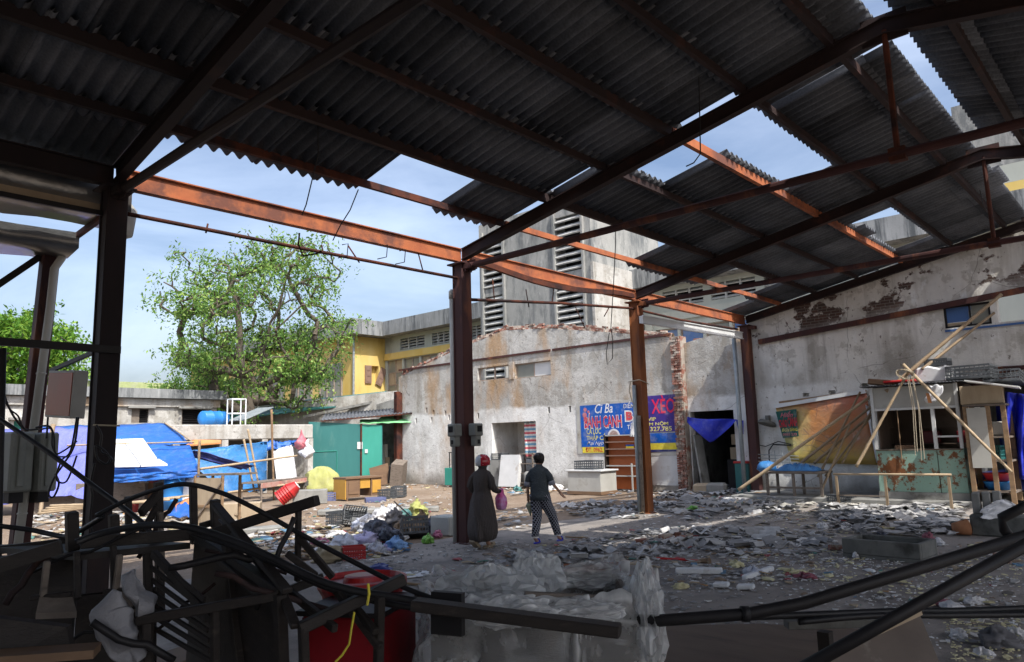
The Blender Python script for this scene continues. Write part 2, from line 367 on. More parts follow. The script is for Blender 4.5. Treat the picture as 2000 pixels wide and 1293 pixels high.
MT['limecloth'] = m_tarp('bright_green_netting', (.16, .50, .20), (.24, .58, .28), .7, .5)
MT['teal'] = simple('dark_teal_sheet_metal', (.022, .12, .118), (.035, .16, .155), 1.2, .5, .1, (1, 1, .3), spec=.4, c3=(.10, .22, .20), t3=(.58, .75))
MT['teallt'] = simple('bright_green_sheet_metal', (.03, .245, .19), (.045, .30, .24), 1.6, .5, .1, (1, 1, .3), spec=.4, c3=(.22, .20, .11), t3=(.62, .75))
def m_rustgreen():
    n = NT('rust_blistered_mint_sheet'); z = n.sep()[2]; c = n.ramp(n.noise(.8, 5), [(.3, (.21, .34, .28)), (.7, (.29, .43, .36))])
    f = n.math('ADD', n.noise(1.6, 8, .75), n.math('MULTIPLY', n.noise(13, 6, .7), .28)); r = n.ramp(f, [(.655, 0.), (.70, 1.)])
    c = n.mix(r, c, n.ramp(n.noise(7, 5), [(.3, (.22, .085, .03)), (.7, (.12, .05, .025))])); n.bump(n.noise(20, 5), .2, .01)
    return n.done(c, .7, 0, .3)
MT['rustgreen'] = m_rustgreen()
MT['offwhite'] = simple('dirty_offwhite_board', (.46, .46, .43), (.36, .355, .33), 1.8, .7, .1, c3=(.25, .22, .18), t3=(.58, .74))
MT['white'] = simple('white_painted_panel', (.62, .63, .63), (.53, .54, .54), 2, .6, .08, c3=(.34, .29, .23), t3=(.6, .74))
MT['foam'] = simple('white_polystyrene', (.68, .70, .72), (.60, .61, .63), 8, .85, .3, c3=(.42, .40, .36), t3=(.6, .75))
MT['foamyel'] = simple('yellowed_foam', (.60, .57, .36), (.52, .48, .30), 9, .9, .4, c3=(.36, .28, .13), t3=(.58, .72))
MT['orangepanel'] = simple('orange_laminate', (.50, .145, .045), (.42, .11, .035), 2, .5, .06, c3=(.27, .08, .035), t3=(.58, .75))
MT['yellowwood'] = simple('yellow_varnished_door', (.52, .30, .06), (.44, .24, .05), 3, .5, .1)
MT['cabwood'] = simple('brown_cabinet_wood', (.20, .125, .075), (.145, .09, .058), 3, .7, .2, (1, 1, 3))
MT['crate'] = simple('charcoal_plastic', (.055, .062, .070), (.085, .092, .10), 5, .5, .05)
MT['crateblue'] = simple('dusty_blue_plastic', (.10, .12, .24), (.14, .16, .30), 5, .5, .05)
MT['redbox'] = simple('shade_darkened_red_paint', (.24, .010, .016), (.17, .008, .012), 3, .45, .08, c3=(.10, .012, .014), t3=(.52, .7))  # cabinet red, darkened for the shadow it stands in
MT['red'] = simple('red_plastic', (.44, .022, .022), (.36, .015, .018), 4, .4, .05, spec=.4, c3=(.30, .03, .03), t3=(.6, .75))
MT['maroon'] = simple('dark_maroon_plastic', (.16, .016, .02), (.12, .012, .016), 4, .4, .05, spec=.4)
MT['bluedrum'] = simple('blue_plastic_drum', (.02, .16, .46), (.03, .20, .52), 3, .4, .04, spec=.4)
MT['meterbox'] = simple('grey_meter_box_plastic', (.23, .24, .22), (.18, .19, .175), 4, .55, .06, c3=(.12, .12, .10), t3=(.6, .75))
MT['rubber'] = simple('black_rubber_hose', (.010, .010, .012), (.018, .018, .020), 8, .5, .1, spec=.35)
MT['rope'] = simple('pale_rope', (.46, .40, .30), (.38, .32, .24), 20, .9, .2)
MT['glassblue'] = simple('dusty_blue_glass', (.05, .12, .30), (.09, .17, .38), .6, .25, .03, spec=.5, c3=(.22, .26, .30), t3=(.56, .75))
MT['glassgrey'] = simple('grimy_grey_glass', (.17, .18, .16), (.26, .26, .22), .9, .3, .03, spec=.5, c3=(.36, .33, .22), t3=(.56, .72))
MT['shutter'] = simple('brown_louvred_shutter', (.26, .17, .13), (.20, .13, .10), 4, .8, .1)
MT['frame'] = simple('rusty_window_frame', (.25, .16, .12), (.36, .33, .29), 5, .7, .1)
MT['foliage_d'] = None
def m_leaf(name, a, b, cc):
    n = NT(name); c = n.ramp(n.island(), [(0, a), (.5, b), (1, cc)])
    n.done(c, .55, 0, .3); tr = n.t.nodes.new('ShaderNodeBsdfTranslucent'); n.l(c, tr.inputs[0]); ms = n.t.nodes.new('ShaderNodeMixShader'); ms.inputs[0].default_value = .35
    n.l(n.b.outputs[0], ms.inputs[1]); n.l(tr.outputs[0], ms.inputs[2]); n.l(ms.outputs[0], n.out.inputs[0]); return n.m
MT['leaf'] = m_leaf('tree_leaf', (.07, .165, .035), (.15, .29, .055), (.32, .44, .11))
MT['leaf2'] = m_leaf('almond_leaf', (.06, .16, .018), (.12, .27, .03), (.26, .40, .05))
MT['bark'] = simple('grey_brown_bark', (.13, .108, .085), (.08, .067, .055), 3, .95, .6, (1, 1, .3))
def m_clear(nm='cloudy_plastic_sheet', lo=.26, dm=.6):
    n = NT(nm); c = n.ramp(n.noise(2.5, 5), [(.3, (.70, .72, .73)), (.7, (.84, .85, .85))]); n.bump(n.noise(3.5, 2, .4, dist=1.0), .12, .04)
    st = n.ramp(n.noise(1.4, 6, .65, loc=(3.3, 1.2, .4)), [(.60, 0.), (.68, .6)]); c = n.mix(st, c, (.40, .23, .08))
    n.done(c, .12, 0, .8); tl = n.t.nodes.new('ShaderNodeBsdfTranslucent'); n.l(c, tl.inputs[0]); m0 = n.t.nodes.new('ShaderNodeMixShader'); m0.inputs[0].default_value = .35; n.l(n.b.outputs[0], m0.inputs[1]); n.l(tl.outputs[0], m0.inputs[2])
    tp = n.t.nodes.new('ShaderNodeBsdfTransparent'); tp.inputs[0].default_value = (.93, .94, .95, 1); ms = n.t.nodes.new('ShaderNodeMixShader')
    pt = n.ramp(n.geo.outputs['Pointiness'], [(.40, .97), (.485, lo), (.515, lo), (.60, .97)]); du = n.ramp(n.noise(2.3, 6, .65), [(.45, .0), (.68, dm)]); n.l(n.math('MAXIMUM', pt, du), ms.inputs[0]); n.l(m0.outputs[0], ms.inputs[2]); n.l(tp.outputs[0], ms.inputs[1]); n.l(ms.outputs[0], n.out.inputs[0]); return n.m
MT['clear'] = m_clear(); MT['clear2'] = m_clear('crumpled_plastic_swag', .36, .75)
def plain(name, c, rough=.6, spec=.3):
    n = NT(name); f = n.ramp(n.noise(6, 6, .7), [(.3, .72), (.7, 1.08)]); c = n.mix(1., c, f, 'MULTIPLY')
    c = n.mix(n.ramp(n.noise(2.2, 7, .72, loc=(6, 2, 9)), [(.52, 0.), (.68, .38)]), c, (.42, .41, .38)); return n.done(c, rough, 0, spec)
# ------------------------------------------------------------------ ground
def sheet(name, pts, z, mat, kind='structure', label=None, cat=None):
    b = MB(); b.add([(p[0], p[1], z) for p in pts], [tuple(range(len(pts)))]); o = b.build(name, mat, fix=False); return tag(o, label, cat, None, kind)
gb = MB(); N = 60
xs = np.concatenate([np.linspace(-500, -12, 8), np.linspace(-10, 46, 113), np.linspace(50, 600, 8)])
ys = np.concatenate([np.linspace(-500, -9, 8), np.linspace(-8, 44, 105), np.linspace(48, 600, 8)])
def gz(x, y):
    if -10 < x < 46 and 10.2 < y < 44: return .035*nse(x*.35, y*.35)+.02*nse(x*1.1, y*1.1)-.015
    return -.02
P = [[(x, y, gz(x, y)) for x in xs] for y in ys]
gb.grid(P); go = gb.build('ground', MT['ground'], kind='structure', smooth=True, fix=False)
go.location.z = 0; 
# keep the sheet's own heights
zmin = min(p[2] for r in P for p in r); go.location.z = zmin
# the shed's worn concrete floor
fb = MB(); xs2 = np.linspace(-10, 20.75, 124); ys2 = np.linspace(-5.6, 10.05, 63)
P = [[(x, y + (.18*nse(x*.9, 3) if j == len(ys2)-1 else 0), .008+.012*nse(x*.7, y*.7)) for x in xs2] for j, y in enumerate(ys2)]
fb.grid(P); fb.build('shed_floor', MT['floor'], kind='structure', smooth=True, fix=False)
# raised pavement along the shed wall
wk = MB(); wk.bx(18.55, 20.75, 3.3, 9.2, -.02, .13); wk.build('pavement', MT['cement'], kind='structure', bevel=.02)

# ------------------------------------------------------------------ the steel shed
XC = [-2.68, 3.14, 8.96, 14.62, 20.46]; YE, YR = 9.32, 2.1; SL = .19
def zr(Y): return 5.05+SL*(9.2-(Y if Y >= YR else 2*YR-Y))       # rafter centre height
shed = thing('market_shed', 'rusty steel market shed with broken corrugated roof over the littered floor', 'shed', (9, 2.1, 0))
for i, x in enumerate(XC):
    for y in (YE, 2*YR-YE):
        if y < 0 and x > 0 and False: continue
        b = MB(); b.bx(x-.10, x+.10, y-.10, y+.10, 0, 4.86)
        b.bx(x-.118, x+.118, y-.125, y-.095, 0.01, 4.84); b.bx(x-.118, x+.118, y+.095, y+.125, 0.01, 4.84)
        b.bx(x-.19, x+.19, y-.19, y+.19, 4.84, 4.87); b.bx(x-.17, x+.17, y-.17, y+.17, 0, .025)
        if y > 0: b.bx(x-.09, x+.09, y-.32, y-.1, 4.74, 4.835)
        b.build('column', MT['colshade' if x < 4 else ('colorange' if 14 < x < 15 else 'rustcol')], shed, bevel=.008)
    rb = MB()
    for sgn in (1, -1):
        p = (x, YR+sgn*(YE-.05-YR), zr(YE-.05)); q = (x, YR, zr(YR))
        rb.bar(p, q, .035, .20); up = Vector((0, -SL*sgn, 1)).normalized()
        for t in (-.095, .095):
            rb.bar(V(p)+Vector((0, 0, t)), V(q)+Vector((0, 0, t)), .12, .016)
    rb.box((x, YR, zr(YR)-.02), (.03, .5, .34))
    rb.build('rafter', MT['colshade' if x < 4 else 'rustdk'], shed)
    if i < 4:
        t = MB(); t.tube([(x, YE-.18, 4.80), (x, YR, 4.82), (x, 2*YR-YE+.18, 4.80)], .056, 10); t.box((x, YE-.17, 4.80), (.16, .03, .2)); t.box((x, YE-.22, 4.80), (.02, .26, .2))
        t.build('tie_pipe', MT['colshade' if x < 4 else 'rustcol'], shed, smooth=False)
        k = MB(); k.tube([(x, YR, zr(YR)-.05), (x, YR, 4.82)], .035, 8); k.box((x, YR, 4.82), (.10, .18, .16)); k.build('king_post', MT['rust'], shed)
# eave beams
for a, b_ in zip(XC[:-1], XC[1:]):
    b = MB(); b.bar((a+.03, YE, 5.02), (b_-.03, YE, 5.02), .045, .235); b.bar((a+.03, YE, 5.135), (b_-.03, YE, 5.135), .12, .016); b.bar((a+.03, YE, 4.905), (b_-.03, YE, 4.905), .12, .016)
    b.build('eave_beam', MT['colshade' if a < 0 else 'rustlt'], shed)  # near bay takes the tone with shade put in
sg = MB(); pts = [(9.1+t*5.3, 9.22, 4.97-.17*math.sin(math.pi*min(1, t*1.12))**1.2) for t in np.linspace(0, 1, 13)]
for p, q in zip(pts[:-1], pts[1:]): sg.bar(p, q, .07, .10)
sg.build('sagging_angle_iron', MT['rust'], shed)
def pipe(name, pts, r, mat, parent=shed, n=8, **k):
    b = MB(); b.tube(pts, r, n); return b.build(name, mat, parent, smooth=True, **k)
lp = [AY(250, 418, YE), AY(600, 487, YE), AY(893, 543, YE)]
pipe('hanging_pipe', lp, .028, MT['rust'])
lp2 = [AY(912, 585, YE), AY(1090, 592, YE), AY(1232, 602, YE), AY(1330, 625, YE), AY(1440, 643, YE)]
pipe('hanging_pipe', lp2, .03, MT['rust'])
for (a, b_) in [((680, 480), (702, 513)), ((817, 495), (826, 529)), ((962, 545), (966, 592)), ((1027, 565), (1033, 600)), ((1083, 552), (1078, 594)), ((1124, 600), (1142, 640)), ((1190, 600), (1180, 618)), ((406, 437), (402, 455)), ((628, 478), (632, 498))]:
    pipe('stub', [AY(*a, YE), AY(*b_, YE)], .012, MT['rust'], n=6)
wc = MB(); pa, pb = AY(1252, 624, 9.10), AY(1447, 656, 9.10); wc.bar(pa, pb, .10, .17); wc.bar(V(pa)+V(0, -.055, .09), V(pb)+V(0, -.055, .09), .05, .018); wc.bar(V(pa)+V(0, -.055, -.09), V(pb)+V(0, -.055, -.09), .05, .018)
wc.build('white_channel', MT['whitemetal'], shed)
# purlins
PUR = [8.26, 7.26, 6.12, 4.98, 3.84, 2.70]
def zs(Y): return zr(Y)+.225                                    # height of the sheeting
for Yp in PUR+[2*YR-y for y in PUR]:
    b = MB(); dz = zr(Yp)+.155
    w = .06 if Yp in (8.26, 6.12, 3.84) else .075
    hh = .10 if Yp in (8.26, 6.12, 3.84) else .135
    for bay, (xa, xb) in enumerate(((-9.5, 3.12), (3.16, 8.94), (8.98, 14.60), (14.64, 20.58))):
        b = MB(); segs = np.linspace(xa, xb, 5)
        for p, q in zip(segs[:-1], segs[1:]): b.bar((p, Yp, dz+.014*nse(p, Yp)), (q, Yp, dz+.014*nse(q, Yp)), w, hh)
        b.build('purlin', MT['colshade' if bay == 0 else ('rustlt' if bay > 1 and Yp in (8.26, 4.98) else ('rust' if Yp == 8.26 else 'rustdk'))], shed)  # sunlit bays get a lighter rust, the others a shade-darkened one
# corrugated sheets: one mesh per length, every sheet in view an object of its own
PITCH, AMP, SW, TH = .172, .043, .98, .007
def corr_mesh(name, w, L, seg=8):
    nx = int(round(w/PITCH*seg)); P1 = [[((i/nx-.5)*w, y, AMP*math.cos(2*math.pi*(i/seg))) for i in range(nx+1)] for y in (-L/2, 0, L/2)]
    b = MB(); b.grid(P1, (0, 0, TH)); return b.mesh(name, MT['fibro'], smooth=True)
SHW = 6*PITCH; SH_FULL = corr_mesh('corrugated_sheet', SHW, 1.42)
SH_CACHE = {}
def place_sheet(xa, Yc, L, side=1, w=None, jit=1., parent=shed, tilt=0):
    me = SH_FULL
    if w or abs(L-1.42) > .01:
        key = (round(w or SHW, 2), round(L, 2)); me = SH_CACHE.get(key) or SH_CACHE.setdefault(key, corr_mesh('corrugated_sheet', key[0], key[1]))
    ang = math.atan(SL)*(-1 if side > 0 else 1)
    M_ = Matrix.Translation((xa, Yc, zs(Yc)+.012*random.random()*jit+.010)) @ Matrix.Rotation(random.uniform(-.006, .006)*jit, 4, 'Z') @ Matrix.Rotation(ang+D2R(-1.2 if side > 0 else 1.2)+tilt, 4, 'X') @ Matrix.Rotation(random.uniform(-.006, .006)*jit, 4, 'Y')
    return inst('roof_sheet', me, M_, parent)
HOLES = {0: [(3.2, 19.5)], 1: [(6.1, 7.6), (9.0, 13.15), (16.1, 18.9)], 2: [(8.80, 8.99)], 3: [(9.15, 10.55)], 4: [(9.0, 12.95), (16.15, 19.6)], 5: [(9.72, 9.88)], 6: [(9.72, 9.90), (11.55, 11.66)]}
ROWS = [(8.40-.15, 9.62), (7.26-.12, 8.40+.18), (6.12-.12, 7.26+.18), (4.98-.12, 6.12+.18), (3.84-.12, 4.98+.18), (2.70-.12, 3.84+.18), (2.22, 2.70+.18)]
def free_spans(x0, x1, holes):
    sp = [(x0, x1)]
    for a, b in holes:
        ns = []
        for s0, s1 in sp:
            if b <= s0 or a >= s1: ns.append((s0, s1)); continue
            if a > s0: ns.append((s0, a))
            if b < s1: ns.append((b, s1))
        sp = ns
    return sp
EFF = 5.3*PITCH
for r, (ya, yb) in enumerate(ROWS):
    x_start = -.4+.31*(r % 3)
    for (s0, s1) in free_spans(x_start, 20.72, HOLES[r]):
        x = s0
        while x < s1-.12:
            w = min(SHW, s1-x+.02)
            full = w > SHW-.08
            place_sheet(x+(SHW if full else w)/2, (ya+yb)/2, yb-ya, 1, None if full else max(.16, w), tilt=0)
            x += EFF
# far slope: the rows that can be seen, up to where it is stripped bare
RROWS = [(2*YR-2.70-.18, 2.02), (2*YR-3.84-.18, 2*YR-2.70+.12)]
for r, (ya, yb) in enumerate(RROWS):
    x = 1.2+.4*r
    while x < 13.9-.3*r:
        place_sheet(x+SHW/2, (ya+yb)/2, yb-ya, -1); x += EFF
# sheeting out of the picture, one part each
def big_roof(name, x0, x1, y0, y1, side):
    n = int((x1-x0)/PITCH*4); b = MB()
    b.grid([[(x0+(x1-x0)*i/n, y, zs(y)+.02+AMP*math.cos(math.pi*i/2)) for i in range(n+1)] for y in (y0, y1)])
    o = b.build(name, MT['fibro'], shed, smooth=True, fix=False, kind='stuff')
big_roof('roof_sheets_behind', -10, -.3, 2.2, 9.62, 1)
big_roof('roof_sheets_behind', -10, 1.3, -5.5, 2.02, -1)
big_roof('roof_sheets_behind', 1.1, 14.0, -5.5, .30, -1)
big_roof('roof_sheets_behind', 18.9, 20.6, -5.5, .30, -1)
for r, (ya, yb) in enumerate(RROWS):
    place_sheet(19.6, (ya+yb)/2, yb-ya, -1); place_sheet(20.2, (ya+yb)/2, yb-ya, -1)
rc = MB(); rc.grid([[(x, YR+dy, zs(YR)+.10-abs(dy)*.3) for x in np.linspace(-10, 8.2, 40)] for dy in (-.3, 0, .3)], (0, 0, .01)); rc.build('ridge_cap', MT['fibro'], shed)
# loose broken pieces on the purlins
for (px, py, Y, w, L, tz) in [(1700, 450, 4.55, .62, .5, .5), (1240, 508, 8.2, .3, .5, .3)]:
    p = None
place_sheet(17.1, 4.95, .5, 1, .75, tilt=.06)
place_sheet(16.9, 2.55, .9, 1, None)
# ------------------------------------------------------------------ walls
XW = 20.8
gw = thing('ruined_gable_wall', 'roofless stained gable wall with crumbling brick top and long vinyl shop banner', 'wall', (XW, 19, 0))
prof = [(11.95, 0), (11.95, 4.85), (14.2, 5.28), (17.0, 5.78), (19.3, 5.98), (22, 5.52), (25.8, 4.66), (25.8, 0)]
b = MB(); b.prism([(XW, y, z) for y, z in prof], (.32, 0, 0)); wl = b.build('plaster_wall', MT['plaster'], gw)
def rectX(x0, y0, x1, y1, X=XW):
    a, c = AX(x0, y0, X), AX(x1, y1, X); return min(a[1], c[1]), max(a[1], c[1]), min(a[2], c[2]), max(a[2], c[2])
ops = []
w1 = rectX(933, 745, 993, 712); w2 = rectX(1006, 740, 1075, 703); d1 = rectX(963, 942, 1046, 822)
d1 = (d1[0], d1[1], -.1, d1[3])
for r in (w1, w2, d1): ops.append((XW-.1, XW+.5, r[0], r[1], r[2], r[3]))
for (px, py) in [(791, 823), (813, 822), (843, 820), (847, 806), (833, 801), (877, 815), (934, 812), (1072, 801), (1113, 799), (870, 807)]:
    p = AX(px, py, XW); ops.append((XW-.1, XW+.14, p[1]-.055, p[1]+.055, p[2]-.11, p[2]+.11))
cut(wl, ops)
# horizontal ledge where the old roof tie sat
lb = MB(); zt = AX(1087, 683, XW)[2]
for y0, y1 in ((12.0, 16.9), (17.0, 22.2), (22.4, 25.75)): lb.bx(XW-.05, XW+.02, y0, y1, zt-.03+.02*nse(y0), zt+.05)
lb.build('ledge', MT['rustcol'], gw)
mb = MB(); mb.bx(XW-.04, XW+.3, w1[0]-.28, w2[1]+.05 if False else w1[0]-.05, w1[2]-.05, w1[3]+.08); mb.build('mullion_post', MT['plaster'], gw)
# window leaves
for (r, sp) in ((w1, 2), (w2, 2)):
    f = MB()
    f.bx(XW+.1, XW+.16, r[0], r[1], r[2], r[2]+.04); f.bx(XW+.1, XW+.16, r[0], r[1], r[3]-.04, r[3])
    for k in range(sp+1):
        y = r[0]+(r[1]-r[0])*k/sp; f.bx(XW+.1, XW+.16, y-.02, y+.02, r[2], r[3])
    fo = f.build('window_frame', MT['frame'], gw)
pn = MB(); pn.bx(XW+.12, XW+.13, w2[0]+.04, (w2[0]+w2[1])/2, w2[2]+.04, w2[3]-.04); pn.build('pane', MT['white'], gw)
pn = MB(); pn.bx(XW+.12, XW+.13, (w2[0]+w2[1])/2+.03, w2[1]-.03, w2[2]+.04, w2[3]-.04); pn.build('pane', MT['glassgrey'], gw)
# niche behind the doorway
nb = MB(); y0, y1, zz0, zz1 = d1
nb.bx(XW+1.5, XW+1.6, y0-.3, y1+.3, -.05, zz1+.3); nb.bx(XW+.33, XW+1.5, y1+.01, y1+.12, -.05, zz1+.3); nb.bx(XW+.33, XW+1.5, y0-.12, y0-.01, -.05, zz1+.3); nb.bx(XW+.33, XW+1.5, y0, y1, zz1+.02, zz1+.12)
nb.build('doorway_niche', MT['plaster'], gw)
# loose bricks along the broken top, each its own piece
bb = MB(); bb.box((0, 0, 0), (.10, .215, .062)); BRICK = bb.mesh('brick', MT['brick'])
def top_z(y):
    for (ya, za), (yb, zb) in zip(prof[1:-2], prof[2:-1]):
        if ya <= y <= yb: return za+(zb-za)*(y-ya)/(yb-ya)
    return 4.8
nbk = 0
for course in range(3):
    y = 12.05+.11*(course % 2)
    while y < 25.65:
        z = top_z(y); s_ = (top_z(min(25.7, y+.2))-z)/.2
        keep = .97 if course == 0 else (.78 if course == 1 else .42)
        if random.random() < keep and nbk < 290:
            for xo in ((.03,) if course else (.0,)):
                M_ = Matrix.Translation((XW+.05+xo+random.uniform(-.03, .05), y+random.uniform(-.015, .015), z+.035+course*.072+random.uniform(-.008, .008))) @ Euler((math.atan(s_)+random.uniform(-.05, .05), random.uniform(-.08, .08), random.uniform(-.22, .22))).to_matrix().to_4x4()
                inst('brick', BRICK, M_, gw); nbk += 1
        y += .235
mm = MB(); ypts = np.linspace(12.0, 25.7, 70)
mm.grid([[(XW+.02+.06*k+.01*nse(y*3, k), y, top_z(y)+.06+(.09+.06*nse(y*1.7, k*2.)+.05*nse(y*5, k))*(1 if k in (1, 2, 3) else 0)-(.1 if k in (0, 5) else 0)) for y in ypts] for k in range(6)])
mm.build('mortar_rubble', MT['mortar'], gw, fix=False)
# old steel column left standing at the wall's far end
oc = MB(); oc.bx(20.5, 20.72, 25.55, 25.78, 0, 4.0); oc.bx(20.46, 20.76, 25.50, 25.60, 0, 3.95); oc.build('rusty_stub_column', MT['rust'], None, 'rusty steel column standing at the far end of the ruined gable wall', 'column', bevel=.01)
# brick pier
pr_ = thing('brick_pier', 'narrow exposed red brick pier between ruined gable and alley doorway', 'pier', (20.7, 11.75, 0))
pc = MB(); pc.bx(20.72, 21.1, 11.63, 11.93, 0, 4.86); pc.build('mortar_core', MT['mortar'], pr_)
for k in range(64):
    z = .04+k*.0755
    if random.random() < .06: continue
    lay = ((11.64, .215), (11.86, .11)) if k % 2 else ((11.64, .11), (11.755, .215))
    for y, L in lay:
        M_ = Matrix.Translation((20.70+random.uniform(-.012, .012), y+L/2, z)) @ Matrix.Rotation(random.uniform(-.03, .03), 4, 'Z') @ Matrix.Diagonal((1, L/.235*.96, 1, 1))
        inst('brick', BRICK, M_, pr_)
# alley wall with the dark storeroom
aw = thing('alley_wall', 'rough plastered wall between the brick pier and the shed corner column', 'wall', (21.0, 10.5, 0))
d2 = rectX(1337, 945, 1432, 800, 20.95); d2y0, d2y1, d2z = max(9.55, d2[0]), 11.6, d2[3]
ztop = AX(1400, 655, 20.95)[2]
b = MB(); b.prism([(20.95, 9.36, 0), (20.95, 9.36, ztop+.25), (20.95, 10.2, ztop+.05), (20.95, 11.0, ztop-.02), (20.95, 11.62, ztop-.12), (20.95, 11.62, 0)], (.3, 0, 0))
o = b.build('plaster_wall', MT['plaster'], aw); cut(o, [(20.5, 21.6, d2y0, d2y1-.02, -.2, d2z)])
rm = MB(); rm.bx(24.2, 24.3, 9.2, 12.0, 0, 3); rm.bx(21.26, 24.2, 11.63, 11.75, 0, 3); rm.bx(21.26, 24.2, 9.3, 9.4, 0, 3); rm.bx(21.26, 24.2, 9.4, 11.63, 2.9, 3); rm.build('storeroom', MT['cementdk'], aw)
for k in range(5):
    y = 9.5+k*.43+random.uniform(-.05, .05); M_ = Matrix.Translation((21.02, y, ztop+.06-(.1 if k > 2 else -.05))) @ Matrix.Rotation(random.uniform(-.2, .2), 4, 'Z'); inst('brick', BRICK, M_, aw)
# shed end wall
sw = thing('shed_end_wall', 'tall peeling plaster end wall of the shed with high broken window', 'wall', (20.65, 2.1, 0))
b = MB(); b.prism([(20.62, 9.3, 0), (20.62, 9.3, 4.98), (20.62, 2.1, 6.36), (20.62, -5.3, 4.95), (20.62, -5.3, 0)], (.3, 0, 0)); o = b.build('plaster_wall', MT['plaster_shed'], sw)
wr = rectX(1846, 642, 1932, 588, 20.62); wbig = rectX(1948, 630, 2060, 560, 20.62)
doorR = (AX(1985, 760, 20.62)[1]-2.2, AX(1905, 760, 20.62)[1], -.2, AX(1960, 752, 20.62)[2])
ops = [(20.3, 21.2, wr[0], wr[1], wr[2], wr[3]), (20.3, 21.2, wbig[0], wbig[1]-.03, wbig[2], wbig[3]), (20.3, 21.2, doorR[0], doorR[1], -.2, doorR[3])]
for (px, py) in [(1574, 771), (1625, 766), (1690, 752)]:
    p = AX(px, py, 20.62); ops.append((20.5, 20.78, p[1]-.09, p[1]+.09, p[2]-.05, p[2]+.05))
cut(o, ops)
b = MB(); pa, pb = AX(1482, 668, 20.55), AX(2000, 566, 20.55); q = V(pb)+(V(pb)-V(pa))*.6; b.bar(pa, q, .10, .14); b.build('wall_tie_beam', MT['rustcol'], sw)
f = MB()
for (ya, yb, za, zb) in ((wr[0], wr[1], wr[2], wr[2]+.05), (wr[0], wr[1], wr[3]-.05, wr[3]), (wr[0], wr[0]+.05, wr[2], wr[3]), (wr[1]-.05, wr[1], wr[2], wr[3]), (wr[0]+(wr[1]-wr[0])*.42, wr[0]+(wr[1]-wr[0])*.46, wr[2], wr[3])): f.bx(20.66, 20.73, ya, yb, za, zb)
f.build('window_frame', MT['darksteel'], sw)
f = MB(); f.bx(20.58, 20.64, wbig[0], wr[1], wr[2]-.09, wr[2]-.04); f.build('sill', MT['glassblue'], sw)
f = MB(); f.bx(20.69, 20.70, wr[0]+(wr[1]-wr[0])*.47, wr[1]-.05, wr[2]+.25*(wr[3]-wr[2]), wr[3]-.05); f.build('pane', MT['glassblue'], sw)
f = MB(); f.bx(20.69, 20.70, wr[0]+(wr[1]-wr[0])*.47, wr[1]-.05, wr[2]+.05, wr[2]+.25*(wr[3]-wr[2])-.01); f.build('pane', MT['ply'], sw)
f = MB(); f.bx(20.69, 20.70, wr[0]+.05, wr[0]+(wr[1]-wr[0])*.41, wr[2]+.05, wr[3]-.05); f.build('pane', MT['glassgrey'], sw)
f = MB(); f.bx(20.48, 20.68, doorR[0]-.1, doorR[1]+.12, doorR[3], doorR[3]+.22); f.build('door_lintel', MT['rustcol'], sw)
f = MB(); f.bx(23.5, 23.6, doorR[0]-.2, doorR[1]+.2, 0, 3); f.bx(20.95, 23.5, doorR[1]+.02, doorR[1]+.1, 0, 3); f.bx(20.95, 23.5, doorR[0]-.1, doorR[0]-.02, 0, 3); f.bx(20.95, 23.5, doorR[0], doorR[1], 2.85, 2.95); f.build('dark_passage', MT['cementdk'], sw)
f = MB()
for (a, b_) in (((1875, 742), (2010, 717)), ((1880, 722), (2010, 715))): f.tube([AX(*a, 20.55), AX(*b_, 20.55)], .03, 6)
f.build('wall_pipe', MT['rustcol'], sw)
# unseen back wall of the shed
b = MB(); b.bx(-10.3, -10.05, -5.5, 9.5, 0, 5.4); b.build('wall_back', MT['cementdk'], kind='structure')
# ------------------------------------------------------------------ far buildings
def Hd(px, py, P): return float(AD(px, py, dep(P))[2])
XH = 31.0
hall = thing('market_hall', 'large weathered market hall with louvred top band and black streaked canopy edge', 'building', (33, 20, 0))
b = MB(); b.bx(XH, XH+9, -8, 39.9, 0, 8.9); o = b.build('facade', MT['palewall'], hall)
cuts = []
lw = []
for (x0, y0, x1, y1) in ((782, 679, 829, 657), (844, 667, 877, 647), (921, 652, 939, 634)):
    r = rectX(x0, y0, x1, y1, XH); lw.append((r[0], r[1], 7.9, 8.65))
for k in range(12): lw.append((16.05-k*2.55, 18.2-k*2.55, 7.88, 8.66))
ww = []
for k in range(10):
    y1 = 18.7-k*1.32-(.35 if k > 3 else 0)-(.35 if k > 7 else 0); ww.append((y1-1.2, y1, 5.15, 6.85))
gww = []
for k in range(4):
    y1 = 39.7-k*1.75; gww.append((y1-1.6, y1, 4.0, 7.3))
for r in lw+ww+gww: cuts.append((XH-.1, XH+.45, r[0], r[1], r[2], r[3]))
cut(o, cuts)
for r in lw:
    b = MB(); b.bx(XH+.42, XH+.44, r[0], r[1], r[2], r[3]); wo_ = b.build('louvre_window', MT['black'], hall)
    for k in range(4):
        b = MB(); z = r[2]+(k+.5)*(r[3]-r[2])/4; b.box((XH+.1, (r[0]+r[1])/2, z), (.16, r[1]-r[0], .045), R3(0, D2R(-35), 0)); b.build('slat', MT['louvre'], wo_)
    nm = 3 if r[1]-r[0] > 1.4 else 2
    for k in range(1, nm): b = MB(); b.bx(XH+.02, XH+.14, r[0]+(r[1]-r[0])*k/nm-.04, r[0]+(r[1]-r[0])*k/nm+.04, r[2], r[3]); b.build('mullion', MT['louvre'], wo_)
